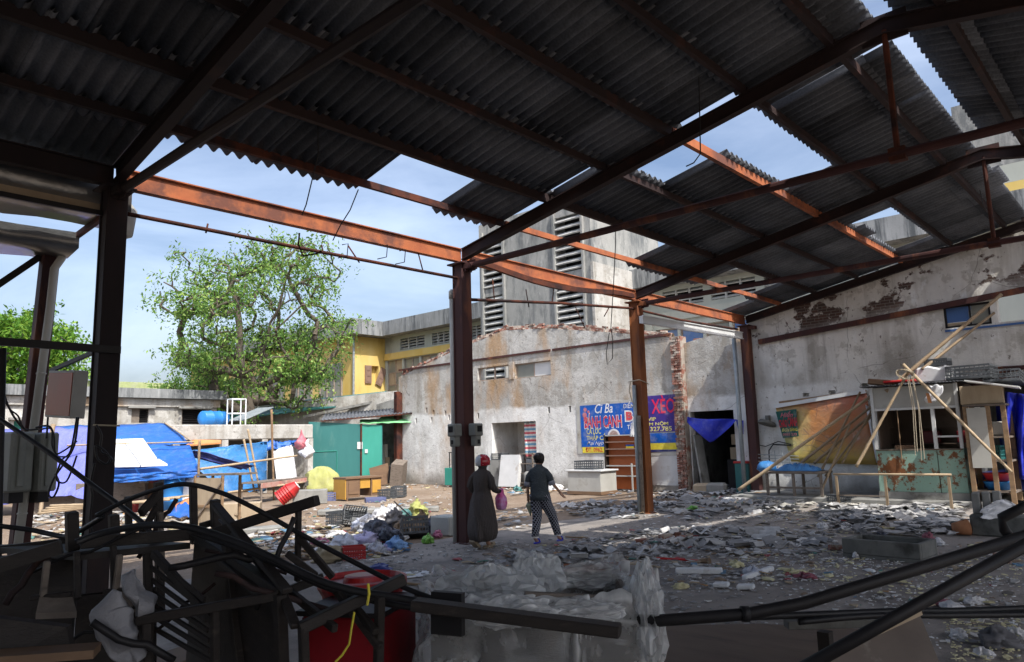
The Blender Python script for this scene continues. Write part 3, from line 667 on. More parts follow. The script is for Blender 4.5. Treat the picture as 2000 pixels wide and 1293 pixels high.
for i, r in enumerate(ww):
    b = MB()
    for (ya, yb, za, zb) in ((r[0], r[1], r[2], r[2]+.06), (r[0], r[1], r[3]-.06, r[3]), (r[0], r[0]+.06, r[2], r[3]), (r[1]-.06, r[1], r[2], r[3]), (r[0], r[1], 5.93, 5.99)): b.bx(XH+.12, XH+.2, ya, yb, za, zb)
    wo_ = b.build('window', MT['frame'], hall)
    b = MB(); b.bx(XH+.17, XH+.175, r[0]+.07, r[1]-.07, 6.0, r[3]-.07); b.build('pane', MT['glassblue' if i % 3 != 2 else 'glassgrey'], wo_)
    for k in range(7):
        b = MB(); b.box((XH+.16, (r[0]+r[1])/2, r[2]+.12+k*.11), (.09, r[1]-r[0]-.12, .02), R3(0, D2R(-40), 0)); b.build('slat', MT['louvre'], wo_)
for i, r in enumerate(gww):
    b = MB()
    for k in range(5): z = r[2]+(r[3]-r[2])*k/4; b.bx(XH+.12, XH+.18, r[0], r[1], max(r[2], z-.035), min(r[3], z+.035))
    for k in range(3): y = r[0]+(r[1]-r[0])*k/2; b.bx(XH+.11, XH+.19, max(r[0], y-.035), min(r[1], y+.035), r[2], r[3])
    wo_ = b.build('window', MT['frame'], hall)
    for a in range(4):
        for c in range(2):
            ya = r[0]+(r[1]-r[0])*c/2+.04; za = r[2]+(r[3]-r[2])*a/4+.04
            b = MB(); b.bx(XH+.145, XH+.15, ya, ya+(r[1]-r[0])/2-.08, za, za+(r[3]-r[2])/4-.08); b.build('pane', MT['glassgrey' if (a+c+i) % 3 else 'ply'], wo_)
b = MB(); b.bx(XH-.9, XH+9.5, -8.5, 19.6, 8.9, 9.85); b.build('canopy_edge', MT['fascia'], hall)
b = MB(); b.bx(XH-.9, XH+9.5, 26.5, 38.98, 8.88, 9.83); b.build('canopy_edge', MT['fascia'], hall)
b = MB(); b.bx(XH-.12, XH+.02, 26, 39.88, 7.35, 7.78); b.build('yellow_band', MT['yellow'], hall)
b = MB(); b.bx(XH-.10, XH+.02, -8, 19.4, 7.2, 7.65); b.build('ledge_band', MT['palewall'], hall)
for k in range(5):
    b = MB(); y = 19.0-k*5.4; b.bx(XH-.14, XH, y-.2, y+.2, 4.5, 7.2); b.build('pilaster', MT['palewall'], hall)
# yellow wing that steps forward
wg = thing('yellow_wing', 'yellow painted hall wing with a broken brown shutter window behind the tree', 'building', (30, 44, 0))
b = MB(); b.bx(28.5, 36, 39.95, 64, 0, 8.85); o = b.build('wall', MT['yellow'], wg)
sx0, sx1, sz0, sz1 = 29.35, 30.5, 5.75, 6.95
cut(o, [(sx0, sx1, 39.5, 40.3, sz0, sz1)])
b = MB(); b.bx(sx0-.05, sx1+.05, 40.32, 40.34, sz0-.05, sz1+.05); b.build('window', MT['black'], wg)
b = MB(); b.bx(sx0, sx0+.5, 39.86, 39.92, sz0, sz1)
for k in range(3): b.bx(sx0+.1, sx0+.4, 39.84, 39.865, sz0+.1+k*.38, sz0+.36+k*.38)
b.build('shutter', MT['shutter'], wg)
b = MB(); Rt = R3(0, D2R(24), 0); c_ = V(sx1+.12, 39.84, (sz0+sz1)/2-.12); b.box(c_, (.5, .05, 1.25), Rt)
for k in range(3): b.box(c_+Rt @ V(0, -.03, -.4+k*.4), (.3, .03, .27), Rt)
b.build('shutter', MT['shutter'], wg, label='brown shutter hanging askew')
b = MB(); b.bx(27.7, 37, 39.02, 64.6, 8.86, 9.84); b.build('canopy_edge', MT['fascia'], wg)
b = MB(); b.tube([(28.42, 39.88, 0), (28.42, 39.88, 8.85)], .07, 8); b.build('downpipe', MT['galv'], wg)
for k in range(6):
    b = MB(); y = 41.2+k*3.6; b.bx(28.44, 28.5, y, y+2.6, 4.3, 7.2); w_ = b.build('window', MT['glassgrey'], wg)
    for j in range(4): b = MB(); b.bx(28.38, 28.44, y+j*.84, y+j*.84+.07, 4.3, 7.2); b.build('window_bar', MT['frame'], w_)
# louvred tower
tw = thing('concrete_tower', 'tall grey concrete stair tower with two columns of horizontal louvres', 'tower', (30, 23, 0))
b = MB(); b.bx(27, 33, 19.45, 26.72, 0, 13.1); o = b.build('tower_wall', MT['conc'], tw)
fl = [(4.2, 6.55), (6.95, 9.15), (9.55, 12.3)]
cols = [(25.0, 26.35), (19.95, 21.5)]
cut(o, [(26.5, 27.8, ya, yb, za, zb) for ya, yb in cols for za, zb in fl])
for ya, yb in cols:
    for za, zb in fl:
        n_ = int((zb-za)/.31)
        for k in range(n_):
            b = MB(); b.box((27.06, (ya+yb)/2, za+.16+k*(zb-za)/n_), (.30, yb-ya+.12, .07), R3(0, D2R(-38), 0)); b.build('louvre', MT['louvre'], tw)
    b = MB(); b.bx(26.86, 27.0, ya-.13, ya-.02, 4, 12.6); b.build('louvre_jamb', MT['conc'], tw); b = MB(); b.bx(26.86, 27.0, yb+.02, yb+.13, 4, 12.6); b.build('louvre_jamb', MT['conc'], tw)
    b = MB(); b.bx(27.75, 27.79, ya, yb, 4.2, 12.3); b.build('louvre_void', MT['black'], tw)
b = MB(); b.bx(26.88, 33.1, 19.3, 19.44, 0, 9.75); b.build('side_buttress', MT['plaster_far'], tw)
b = MB(); b.tube([(27.05, 26.6, 13.1), (27.05, 26.6, 14.0)], .02, 5); b.build('lightning_rod', MT['darksteel'], tw)
# taller banded block beyond the ridge
bk = thing('banded_block', 'tall grey block with pale green and yellow painted bands seen through roof', 'building', (33, -1, 0))
for (z0, z1, m) in ((9.9, 10.28, 'yellow'), (10.28, 10.95, 'palewall'), (10.95, 13.6, 'conc')):
    b = MB(); b.bx(30.5, 36, -8, 5.2, z0, z1-.003); b.build('painted_band', MT[m], bk)
# low back building on the far side of the yard
lbld = thing('low_back_building', 'low flat roofed cream building with black stained cornice behind blue stalls', 'building', (8, 35, 0))
YB = 33.; xr = float(AY(424, 780, YB)[0])
b = MB(); b.bx(-14, xr, YB, YB+6, 0, 3.95); o = b.build('wall', MT['plaster_far'], lbld)
wins = []
for (x0, y0, x1, y1) in ((256, 826, 291, 799), (354, 829, 402, 800), (26, 842, 56, 822)):
    a, c_ = AY(x0, y0, YB), AY(x1, y1, YB); wins.append((a[0], c_[0], min(a[2], c_[2]), max(a[2], c_[2])))
cut(o, [(r[0], r[1], YB-.3, YB+.35, r[2], r[3]) for r in wins])
for i, r in enumerate(wins):
    b = MB(); b.bx(r[0], r[1], YB+.3, YB+.33, r[2], r[3]); w_ = b.build('window', MT['teallt' if i == 2 else 'black'], lbld)
    if i < 2:
        b = MB(); m_ = r[0]+(r[1]-r[0])*(.48 if i == 0 else .05); b.bx(r[0], m_, YB+.05, YB+.1, r[2], r[3]); b.build('shutter', MT['woodgrey'], w_)
        for k in range(7):
            z = r[2]+(k+.5)*(r[3]-r[2])/7; b = MB(); b.box(((m_+r[1])/2, YB+.12, z), (r[1]-m_, .08, .02), R3(D2R(35), 0, 0)); b.build('slat', MT['darksteel'], w_)
    b = MB(); b.bx(r[0]-.2, r[1]+.2, YB-.22, YB-.002, r[3]+.03, r[3]+.12); b.build('window_hood', MT['cement'], lbld)
b = MB(); b.bx(-14.3, xr+.3, YB-.35, YB+6.3, 3.96, 4.36); b.build('cornice', MT['fascia'], lbld)
b = MB(); b.bx(-14.15, xr+.1, YB-.12, YB-.004, 3.6, 3.94); b.build('cornice_band', MT['plaster'], lbld)
b = MB(); a, c_ = AY(150, 742, 46), AY(345, 744, 46); b.bx(a[0], c_[0], 46, 54, 0, float(a[2])); b.build('green_hall_roof', plain('pale_green_roof', (.40, .46, .22)), None, 'distant flat pale green roof showing above the low back building', 'building')
# concrete canopy on posts behind the tarpaulin stalls
cp = thing('concrete_canopy', 'peeling concrete beam on posts behind the light blue tarpaulin wall', 'canopy', (14, 26, 0))
pa, pb = AY(330, 833, 26.5), AY(612, 826, 26.5); pa2, pb2 = AY(330, 861, 26.5), AY(612, 856, 26.5)
zt_, zb_ = (pa[2]+pb[2])/2, (pa2[2]+pb2[2])/2
b = MB(); b.bx(pa[0], pb[0], 26.5, 29.5, zb_, zt_); b.build('beam_slab', MT['plaster_far'], cp, bevel=.03)
for px in (440, 518, 607, 345):
    x = AY(px, 880, 26.5)[0]; b = MB(); b.bx(x-.12, x+.12, 26.52, 26.8, 0, zb_-.003); b.build('post', MT['plaster_far'], cp)
b = MB(); b.bx(pa[0], pb[0]+.2, 29.3, 29.5, 0, zb_-.01); b.build('back_wall', MT['cementdk'], cp)
# blue drum and white stand on that slab
P_ = AY(412, 822, 28); zc = zt_+.22
b = MB(); b.lathe((P_[0]-.55, 27.6, zt_+.28), [(.0, 0), (.24, 0), (.28, .04), (.28, .35), (.30, .37), (.28, .4), (.28, .75), (.30, .77), (.28, .8), (.28, 1.06), (.24, 1.1), (0, 1.1)], 18, (1, .25, 0)); b.build('plastic_drum', MT['bluedrum'], None, 'blue plastic drum lying on the concrete canopy below the tree', 'drum', smooth=True)
b = MB(); x = P_[0]+.35
for dx in (0, .55):
    for dy in (0, .4): b.tube([(x+dx, 27.0+dy, zt_), (x+dx, 27.0+dy, zt_+1.0)], .025, 6)
for dz in (.45, 1.0): b.tube([(x, 27, zt_+dz), (x+.55, 27, zt_+dz), (x+.55, 27.4, zt_+dz), (x, 27.4, zt_+dz), (x, 27, zt_+dz)], .022, 6)
b.build('pipe_stand', MT['whitemetal'], None, 'white pipe stand beside the blue drum on the concrete canopy', 'stand')
b = MB(); b.bar((P_[0]+.9, 27.8, zt_+.2), (P_[0]+2.4, 28.2, zt_+.75), .9, .03); b.build('metal_sheet', MT['galv'], None, 'grey metal sheet propped beside the blue drum at the tree trunk', 'metal sheet')
# green metal shack
def at0(px, D): q = AD(px, 900, D); q[2] = 0; return q
p1, p2 = at0(603, 31.0), at0(704, 31.4)
p3 = p1+(p2-p1)*1.42
gs = thing('green_shack', 'green sheet metal shack with two gate panels under rusty corrugated awning', 'shack', p2)
h1 = Hd(603, 823, p1); h2 = Hd(704, 828, p2); h3 = Hd(746, 830, p3)
nrm = np.array([-(p2-p1)[1], (p2-p1)[0], 0]); nrm /= np.linalg.norm(nrm); nrm = nrm if nrm@(p1-C0) > 0 else -nrm
b = MB(); b.prism([p1, p2, p2+[0, 0, h2], p1+[0, 0, h1]], nrm*.05); pl = b.build('gate_panel', MT['teal'], gs)
b = MB(); q1, q2 = p1+(p2-p1)*.06, p1+(p2-p1)*.54
for za, zb in ((.55, .55), (1.5, 1.5)): b.bar(q1+[0, 0, za]-nrm*.02, q2+[0, 0, zb]-nrm*.02, .02, .03)
b.bar(q2+[0, 0, .1]-nrm*.02, q2+[0, 0, 1.5]-nrm*.02, .03, .02); b.build('gate_rib', MT['teallt'], pl)
b = MB(); q = p2+(p3-p2)*.06; b.prism([q, p3, p3+[0, 0, h3], q+[0, 0, h2]], nrm*.05); b.build('gate_panel', MT['teallt'], gs)
b = MB(); q = p2+(p3-p2)*.03; b.bar(q-nrm*.03, q-nrm*.03+[0, 0, h2+.02], .06, .06); b.build('gate_post', MT['rust'], gs)
b = MB(); b.prism([p3+nrm*.02, p3+nrm*3, p3+nrm*3+[0, 0, h3], p3+nrm*.02+[0, 0, h3]], (.04, 0, 0)); b.build('side_panel', MT['teal'], gs)
b = MB(); b.prism([p1+nrm*.06, p1+nrm*3, p1+nrm*3+[0, 0, h1], p1+nrm*.06+[0, 0, h1]], (-.04, 0, 0)); b.build('side_panel', MT['teal'], gs)
# its awning, corrugated
dv = (p2-p1)/np.linalg.norm(p2-p1); L0, L1 = .5, 6.4
rows_ = []
for t in (-.15, 3.2):
    rows_.append([p1+dv*(L0+(L1-L0)*i/150)+nrm*t+[0, 0, h1+.06+.38*(i/150)+t*.12+.03*math.cos(i*math.pi/2)] for i in range(151)])
b = MB(); b.grid(rows_, (0, 0, .012)); b.build('awning', MT['fibro'], gs, smooth=True)
b = MB(); b.bar(p1+dv*L0-nrm*.12+[0, 0, h1+.01], p1+dv*L1-nrm*.12+[0, 0, h1+.39], .05, .06); b.build('awning_rail', MT['rust'], gs)
for k in range(2):
    q = p1+dv*(2.0+k*.32)-nrm*.04+[0, 0, 1.55-k*.18]; b = MB(); b.prism([q, q+dv*(.22-.1*k), q+dv*(.22-.1*k)+[0, 0, .3-.14*k], q+[0, 0, .3-.14*k]], -nrm*.006); b.build('paper_notice', MT['white'], gs)
rows_ = [[p1+dv*(2.1+3.2*i/24)+nrm*(-.1+.7*j/6)+[0, 0, h2+.02+.20*(j/6)+.05*nse(i*.5, j*.7)+(.10 if 6 < i < 16 else 0)*(j/6)] for i in range(25)] for j in range(7)]
b = MB(); b.grid(rows_, (0, 0, .01)); b.build('green_net', MT['limecloth'], None, 'bright green netting laid on top of the green metal shack', 'netting', smooth=True)
# teal lean-to roof and grey side wall behind the shack
lt = thing('lean_to', 'long teal roofed lean-to against grey wall behind the green shack', 'shed', (20, 33, 0))
qa, qb = AD(440, 822, 37), AD(735, 786, 37); qc, qd = AD(440, 800, 39), AD(755, 766, 39)
b = MB(); b.prism([qa, qb, qd, qc], (0, 0, .06)); b.build('roof', MT['teal'], lt)
qe, qf = AD(440, 800, 39.2), AD(775, 763, 36); b = MB(); b.prism([qe, qf, (qf[0], qf[1], 0), (qe[0], qe[1], 0)], (.2, .2, 0)); b.build('wall', MT['plaster_far'], lt)
qg, qh = AD(735, 790, 35.5), AD(774, 778, 35); b = MB(); b.prism([qg, qh, (qh[0], qh[1], 0), (qg[0], qg[1], 0)], (.15, .15, 0)); b.build('side_wall', MT['cement'], lt)
b = MB(); b.prism([AD(592, 817, 36), AD(735, 786, 36.4), AD(737, 781, 36.4), AD(592, 812, 36)], (.3, .3, 0)); b.build('parapet', MT['cement'], lt)
# clutter between the shack and the ruined wall
for (px, py, s_, m, lab) in ((752, 868, .4, 'offwhite', 'stacked off white board beside the green shack'), (755, 893, .55, 'ply', 'tan wooden panel wedged beside the green shack'), (752, 905, .5, 'rustlt', 'rusty orange sheet wedged beside the green shack')):
    p = AD(px, py, 33.4); b = MB(); b.box((p[0], p[1], p[2]/2), (s_, .12, p[2]), rotz(.6)); b.build('board', MT[m], None, lab, 'board')

# ------------------------------------------------------------------ trees
def make_tree(name, label, base, trunk_h, cen, rad, ntips, nleaf, leafsz, matleaf, seed, trunk_r=.3, clus=.55, lean=(0, 0), low=-.9, gap=-.16):
    rng = np.random.default_rng(seed); base = np.array(base, float); cen = np.array(cen, float); rad = np.array(rad, float)
    t = thing(name, label, 'tree', base)
    nodes = [base.copy()]; par = [-1]
    top = base+np.array([lean[0], lean[1], trunk_h])
    for k in range(1, 9):
        nodes.append(base+(top-base)*k/8+rng.normal(0, .04, 3)*[1, 1, 0]); par.append(len(nodes)-2)
    for lead in range(4):
        a = rng.uniform(0, 6.28); tgt = cen+rad*np.array([.35*math.cos(a), .35*math.sin(a), .55]); p0 = len(nodes)-1 if lead == 0 else 8; start = nodes[8]; pi = 8
        for k in range(1, 8):
            nodes.append(start+(tgt-start)*k/7+rng.normal(0, .10, 3)); par.append(pi); pi = len(nodes)-1
    tips = []
    while len(tips) < ntips:
        u = rng.normal(0, 1, 3); u /= np.linalg.norm(u); r = rng.uniform(.45, 1)**.6
        if u[2]*r < low: continue
        q = cen+rad*u*r*(1+.30*mnoise.noise(Vector(u*2.0+seed)))
        if q[2] < cen[2]-.3 and math.hypot(q[0]-base[0], q[1]-base[1]) < trunk_r*3.6: continue
        if mnoise.noise(Vector((q-cen)/max(rad)*3.1+seed*1.7)) < gap: continue
        tips.append(q)
    tips = np.array(tips); order = np.argsort(np.linalg.norm((tips-nodes[8]), axis=1)); leaf_at = []
    for i in order:
        q = tips[i]; A = np.array(nodes[5:]); dd = np.linalg.norm(A-q, axis=1)+.6*np.maximum(0, A[:, 2]-q[2]); j = int(np.argmin(dd))+5
        s0 = nodes[j]; L = np.linalg.norm(q-s0); m = max(2, int(L/.55)); pi = j; sag = rng.normal(0, .07*L, 3)
        for k in range(1, m+1):
            f = k/m; nodes.append(s0+(q-s0)*f+sag*math.sin(math.pi*f)+rng.normal(0, .035, 3)); par.append(pi); pi = len(nodes)-1
        leaf_at.append(pi)
    n = len(nodes); w = np.zeros(n); haskid = np.zeros(n, bool)
    for i in range(1, n): haskid[par[i]] = True
    w[~haskid] = 1
    for i in range(n-1, 0, -1): w[par[i]] += w[i]
    rr = trunk_r*(w/w[0])**.46; rr = np.maximum(rr, .012)
    b = MB()
    for i in range(1, n):
        if par[i] < 0: continue
        b.tube([nodes[par[i]], nodes[i]], [rr[par[i]] if i < 9 or w[par[i]] < 2.2*w[i] else rr[i]*1.15, rr[i]], 6 if rr[i] > .03 else 4, caps=False)
    b.build('trunk', MT['bark'], t, smooth=True, fix=False)
    # leaves
    A = np.array([nodes[i] for i in leaf_at]); K = len(A)
    cnt = (nleaf*rng.uniform(.4, 1.4, K)).astype(int); idx = np.repeat(np.arange(K), cnt); M_ = len(idx)
    sub = rng.normal(0, 1, (K, 7, 3))*np.array([clus, clus, clus*.55]); ctr = A[idx]+sub[idx, rng.integers(0, 7, M_)]+rng.normal(0, 1, (M_, 3))*clus*.30
    d = rng.normal(0, 1, (M_, 3)); d[:, 2] -= .5; d /= np.linalg.norm(d, axis=1)[:, None]
    nrm_ = rng.normal(0, 1, (M_, 3)); nrm_[:, 2] += 1.1; s = np.cross(d, nrm_); s /= np.linalg.norm(s, axis=1)[:, None]
    ln = leafsz*rng.uniform(.45, 1.5, M_)[:, None]; wd = ln*.21
    up = np.cross(s, d)
    v0 = ctr; v1 = ctr+d*ln*.45+s*wd+up*ln*.05; v2 = ctr+d*ln; v3 = ctr+d*ln*.45-s*wd+up*ln*.05
    vv = np.stack([v0, v1, v2, v3], 1).reshape(-1, 3)-base
    me = bpy.data.meshes.new('crown'); me.vertices.add(len(vv)); me.vertices.foreach_set('co', vv.ravel())
    me.loops.add(M_*4); me.loops.foreach_set('vertex_index', np.arange(M_*4)); me.polygons.add(M_); me.polygons.foreach_set('loop_start', np.arange(M_)*4); me.polygons.foreach_set('loop_total', np.full(M_, 4))
    me.update(); me.validate(); me.materials.append(matleaf)
    o = bpy.data.objects.new('crown', me); COL.objects.link(o); o.location = Vector(base); adopt(o, t)
    return t
DT = 36.
tb = AD(487, 800, DT); tb[2] = 0
cT = AD(508, 640, DT); make_tree('shade_tree', 'tall leafy green tree with pale branches rising behind the blue drum', tb, 4.6, cT+[0, 0, .0], (4.5, 4.5, 4.75), 600, 50, .175, MT['leaf'], 11, .40, .40, (.0, .2), -.85, .05)
D2 = 40.; t2 = AD(35, 800, D2); t2[2] = 0; c2 = AD(35, 705, D2)
make_tree('almond_tree', 'round bright green tree behind the low back building at the left edge', t2, 3.6, c2, (3.0, 3.0, 2.7), 190, 110, .26, MT['leaf2'], 5, .25, .50)
tb3 = AD(395, 800, 41); tb3[2] = 0
make_tree('small_tree', 'low bushy tree at the corner of the low back building under the tall tree', tb3, 2.0, AD(400, 775, 39), (2.1, 2.1, 1.3), 85, 110, .18, MT['leaf'], 23, .14, .45)
# ------------------------------------------------------------------ lettering and print, flat on its own sheet
def text_verts(body, bold=0., shear=0.):
    cu = bpy.data.curves.new('lettering', 'FONT'); cu.body = body; cu.offset = bold; cu.shear = shear; cu.resolution_u = 2
    o = bpy.data.objects.new('lettering', cu); COL.objects.link(o); dg = bpy.context.evaluated_depsgraph_get(); dg.update()
    me = bpy.data.meshes.new_from_object(o.evaluated_get(dg)); bpy.data.objects.remove(o); bpy.data.curves.remove(cu)
    A = np.array([v.co[:] for v in me.vertices]); F = [tuple(p.vertices) for p in me.polygons]; bpy.data.meshes.remove(me)
    lo, hi = A.min(0), A.max(0); return (A[:, :2]-lo[:2])/(hi[:2]-lo[:2]), F
def wtext(name, body, px0, py0, px1, py1, X, mat, parent, bold=0., shear=0., grow=0., ref=None):
    """body fills the wall rectangle seen from (px0,py0) bottom left to (px1,py1) top right, on the plane X"""
    a, c = AX(px0, py0, X), AX(px1, py1, X); A, F = text_verts(body, bold, shear)
    # shared baseline height at mid width so the line runs level on the wall
    m0 = AX((px0+px1)/2, py0, X)[2]; m1 = AX((px0+px1)/2, py1, X)[2]
    b = MB(); y0, y1 = a[1]+grow, c[1]-grow; m0 -= grow; m1 += grow
    b.add([(X, y0+(y1-y0)*u, m0+(m1-m0)*v) for u, v in A], F); return b.build(name, mat, parent, fix=False)
def panelX(name, px0, py0, px1, py1, X, mat, parent, th=.01, **k):
    """level rectangle on the plane X between two sighted corners (bottom left, top right)"""
    a, c = AX(px0, py0, X), AX(px1, py1, X); xm = (px0+px1)/2; z0, z1 = AX(xm, py0, X)[2], AX(xm, py1, X)[2]
    b = MB(); b.bx(X, X+th, c[1], a[1], z0, z1); return b.build(name, mat, parent, **k)
c_red = plain('print_red', (.62, .025, .05)); c_white = plain('print_white', (.74, .74, .76)); c_yel = plain('print_yellow', (.74, .62, .06)); c_blue = plain('print_blue', (.008, .10, .46), .35)
c_purple = plain('print_purple', (.055, .03, .24), .35); c_navy = plain('print_navy', (.02, .035, .20), .35); c_pink = plain('print_pink', (.55, .16, .20)); c_lemon = plain('print_lemon', (.70, .64, .22))
XB = XW-.035
bn = thing('shop_banner', 'blue and yellow vinyl food stall banner on the ruined gable wall', 'banner', AX(1190, 880, XB))
panelX('backing_sheet', 1129, 886, 1240, 784, XB+.012, MT['offwhite'], bn, .008)
panelX('vinyl_print', 1136, 872, 1240, 789, XB, c_blue, bn, .008)
panelX('yellow_strip', 1138, 884, 1240, 872.5, XB, c_yel, bn, .008)
Xt = XB-.004
for body, r, m, bold, sh in (('Ci Ba', (1162, 807, 1196, 788), c_white, .01, .3), ('ĐIỂM', (1217, 797, 1238, 784), c_white, .01, .1), ('CÁ LÓC', (1146, 848, 1173, 834), c_lemon, .014, 0),
                         ('THẬP CẨM', (1146, 862, 1190, 846), c_lemon, .014, 0), ('Đại Ngọc', (1147, 871, 1183, 862), c_white, 0, .4), ('ĐT: 0962. 5', (1144, 882.5, 1184, 873.5), c_red, .015, 0), ('TẤ', (1225, 838, 1236, 825), c_white, .02, 0)):
    wtext('lettering', body, *r, Xt, m, bn, bold, sh)
wtext('lettering_outline', 'BÁNH CANH', 1142, 836, 1213, 806, Xt, c_white, bn, .03, 0, .02); wtext('lettering', 'BÁNH CANH', 1142, 835, 1213, 807, Xt-.004, c_red, bn, .012)
wtext('lettering_outline', 'B', 1222, 822, 1236, 803, Xt, c_white, bn, .06, 0, .03); wtext('lettering', 'B', 1223, 821, 1235, 804, Xt-.004, c_red, bn, .06)
p = AX(1199, 852, Xt); b = MB(); b.lathe((Xt-.003, p[1], p[2]), [(0, 0), (.25, 0), (.25, .003), (0, .003)], 24, (1, 0, 0)); b.build('bowl_print', c_white, bn)
b = MB(); b.lathe((Xt-.008, p[1], p[2]+.01), [(0, 0), (.18, 0), (.18, .003), (0, .003)], 20, (1, 0, 0)); b.build('bowl_print', simple('noodle_print', (.45, .33, .28), (.25, .16, .15), 14, .5, 0, c3=(.6, .55, .52)), bn)
p = AX(1143, 806, Xt); b = MB()
for dy, dz, r_ in ((0, .10, .07), (.03, -.08, .09), (-.02, -.24, .10), (-.14, .02, .05)): b.lathe((Xt-.003, p[1]+dy, p[2]+dz), [(0, 0), (r_, 0), (r_, .003), (0, .003)], 12, (1, 0, 0))
b.build('figure_print', c_pink, bn)
bp = thing('purple_banner', 'purple vinyl banner with red letters beside the brick pier', 'banner', AX(1290, 880, XB))
panelX('backing_sheet', 1252, 890, 1326, 768, XB+.012, MT['offwhite'], bp, .008)
panelX('vinyl_print', 1252, 843.5, 1318.5, 772, XB, c_purple, bp, .008)
panelX('blue_strip', 1252, 865, 1321, 846, XB, c_blue, bp, .008); panelX('yellow_strip', 1252, 878, 1322, 865.5, XB, c_yel, bp, .008); panelX('navy_strip', 1252, 882, 1322, 879, XB, c_navy, bp, .008)
wtext('lettering', 'H XÈO', 1253, 808, 1317, 772, Xt, plain('print_scarlet', (.72, .02, .09)), bp, .015)
wtext('lettering', 'VIP', 1265, 822, 1281, 815, Xt, c_lemon, bp, .02); wtext('lettering', 'NEM NỘM', 1254, 832.5, 1305, 823, Xt, c_lemon, bp, .02); wtext('lettering', '327.785', 1270, 842, 1312, 833, Xt, c_lemon, bp, .02)
panelX('wall_sheet', 1270, 948, 1330, 884, XB+.02, MT['white'], None, .006, label='dirty white sheet panel fixed to the wall under the purple banner', cat='panel')
# white cloth caught beside the second column
rows_ = []
for i in range(14):
    v = i/13; py = 783+70*v; w_ = 2+14*(v if v < .55 else .55+.2*(v-.55))
    rows_.append([AX(1244-w_+w_*u+3*math.sin(v*5+u), py, 19.6+.12*math.sin(u*5+v*4)) for u in np.linspace(0, 1, 8)])
b = MB(); b.grid(rows_, (.01, 0, 0)); b.build('hanging_cloth', MT['whitecloth'], None, 'white cloth hanging beside the rusty column in front of the banner', 'cloth', smooth=True)
# orange shelf unit
XS = 20.25; a, c = AX(1184, 948, XS), AX(1256, 850, XS); y1s, y0s = a[1], c[1]-.1; zt_s = AX(1210, 849, XS)[2]
sh = thing('orange_shelf', 'tall orange backed shelf rack with missing boards against the banner wall', 'shelf', (XS, (y0s+y1s)/2, 0))
b = MB(); b.bx(XS+.20, XS+.22, y0s, y1s, .06, zt_s-.02)
o = b.build('back_panel', MT['orangepanel'], sh); hp = AX(1230, 872, XS+.21); cut(o, [(XS+.1, XS+.4, hp[1]-.16, hp[1]+.16, hp[2]-.08, hp[2]+.06)])
for y in (y0s, y1s):
    b = MB(); b.bx(XS, XS+.22, y-.02, y+.02, 0, zt_s); b.build('side_panel', MT['wooddark'], sh)
for py in (850, 863, 877, 890, 910, 930):
    z = AX(1215, py, XS)[2]; b = MB(); b.bx(XS+.02, XS+.195, y0s+.022, y1s-.022, z-.018, z+.018); b.build('shelf_board', MT['offwhite' if py in (850, 910, 930) else 'shutter'], sh)
b = MB(); p = AX(1236, 945, XS-.02); b.bx(XS-.05, XS-.022, p[1]-.025, p[1]+.025, 0, AX(1236, 905, XS)[2]); b.build('loose_upright', MT['offwhite'], sh)
# counter box with crate
A0, A1 = G(1110, 965), G(1168, 968); hC = Hd(1112, 918, A0)
ct = thing('white_counter', 'pale box counter standing on the ground before the orange shelf', 'counter', (A0+A1)/2)
b = MB(); xf = A0[0]; b.bx(xf, xf+.85, A1[1]-.0, A0[1], 0.02, hC-.05); b.build('body', MT['offwhite'], ct, bevel=.01)
b = MB(); b.bx(xf-.05, xf+.9, A1[1]-.06, A0[1]+.06, hC-.047, hC); b.build('top', MT['white'], ct, bevel=.008)
b = MB(); b.bx(xf-.03, xf+.86, A1[1]-.02, A0[1]+.02, 0, .1); b.build('plinth', MT['cabwood'], ct)
# plastic crates
CR = {}
def crate_mesh(L, W, H_, mat):
    k = (L, W, H_, mat)
    if k in CR: return CR[k]
    b = MB(); b.bx(-L/2, L/2, -W/2, W/2, 0, .012)
    for z, h in ((.03, .03), (H_*.34, .022), (H_*.62, .022), (H_-.02, .04)):
        for s_ in (-1, 1):
            b.box((0, s_*(W/2-.008), z), (L, .014, h)); b.box((s_*(L/2-.008), 0, z), (.014, W, h))
    nL, nW = 9, 6
    for i in range(nL+1):
        x = -L/2+.01+(L-.02)*i/nL
        for s_ in (-1, 1): b.box((x, s_*(W/2-.008), H_/2), (.016, .012, H_))
    for i in range(1, nW):
        y = -W/2+W*i/nW
        for s_ in (-1, 1): b.box((s_*(L/2-.008), y, H_/2), (.012, .016, H_))
    CR[k] = b.mesh('plastic_crate', MT[mat]); return CR[k]
def crate(P, rot, label, size=(.55, .38, .28), mat='crate', name='plastic_crate', group=None):
    R = rot if isinstance(rot, Matrix) else rotz(rot)
    o = inst(name, crate_mesh(*size, mat), Matrix.Translation(V(P)) @ R.to_4x4()); return tag(o, label, 'crate', group)
crate((xf+.42, (A0[1]+A1[1])/2+.1, hC+.001), 1.5, 'charcoal plastic crate standing on the pale box counter', (.8, .5, .28))
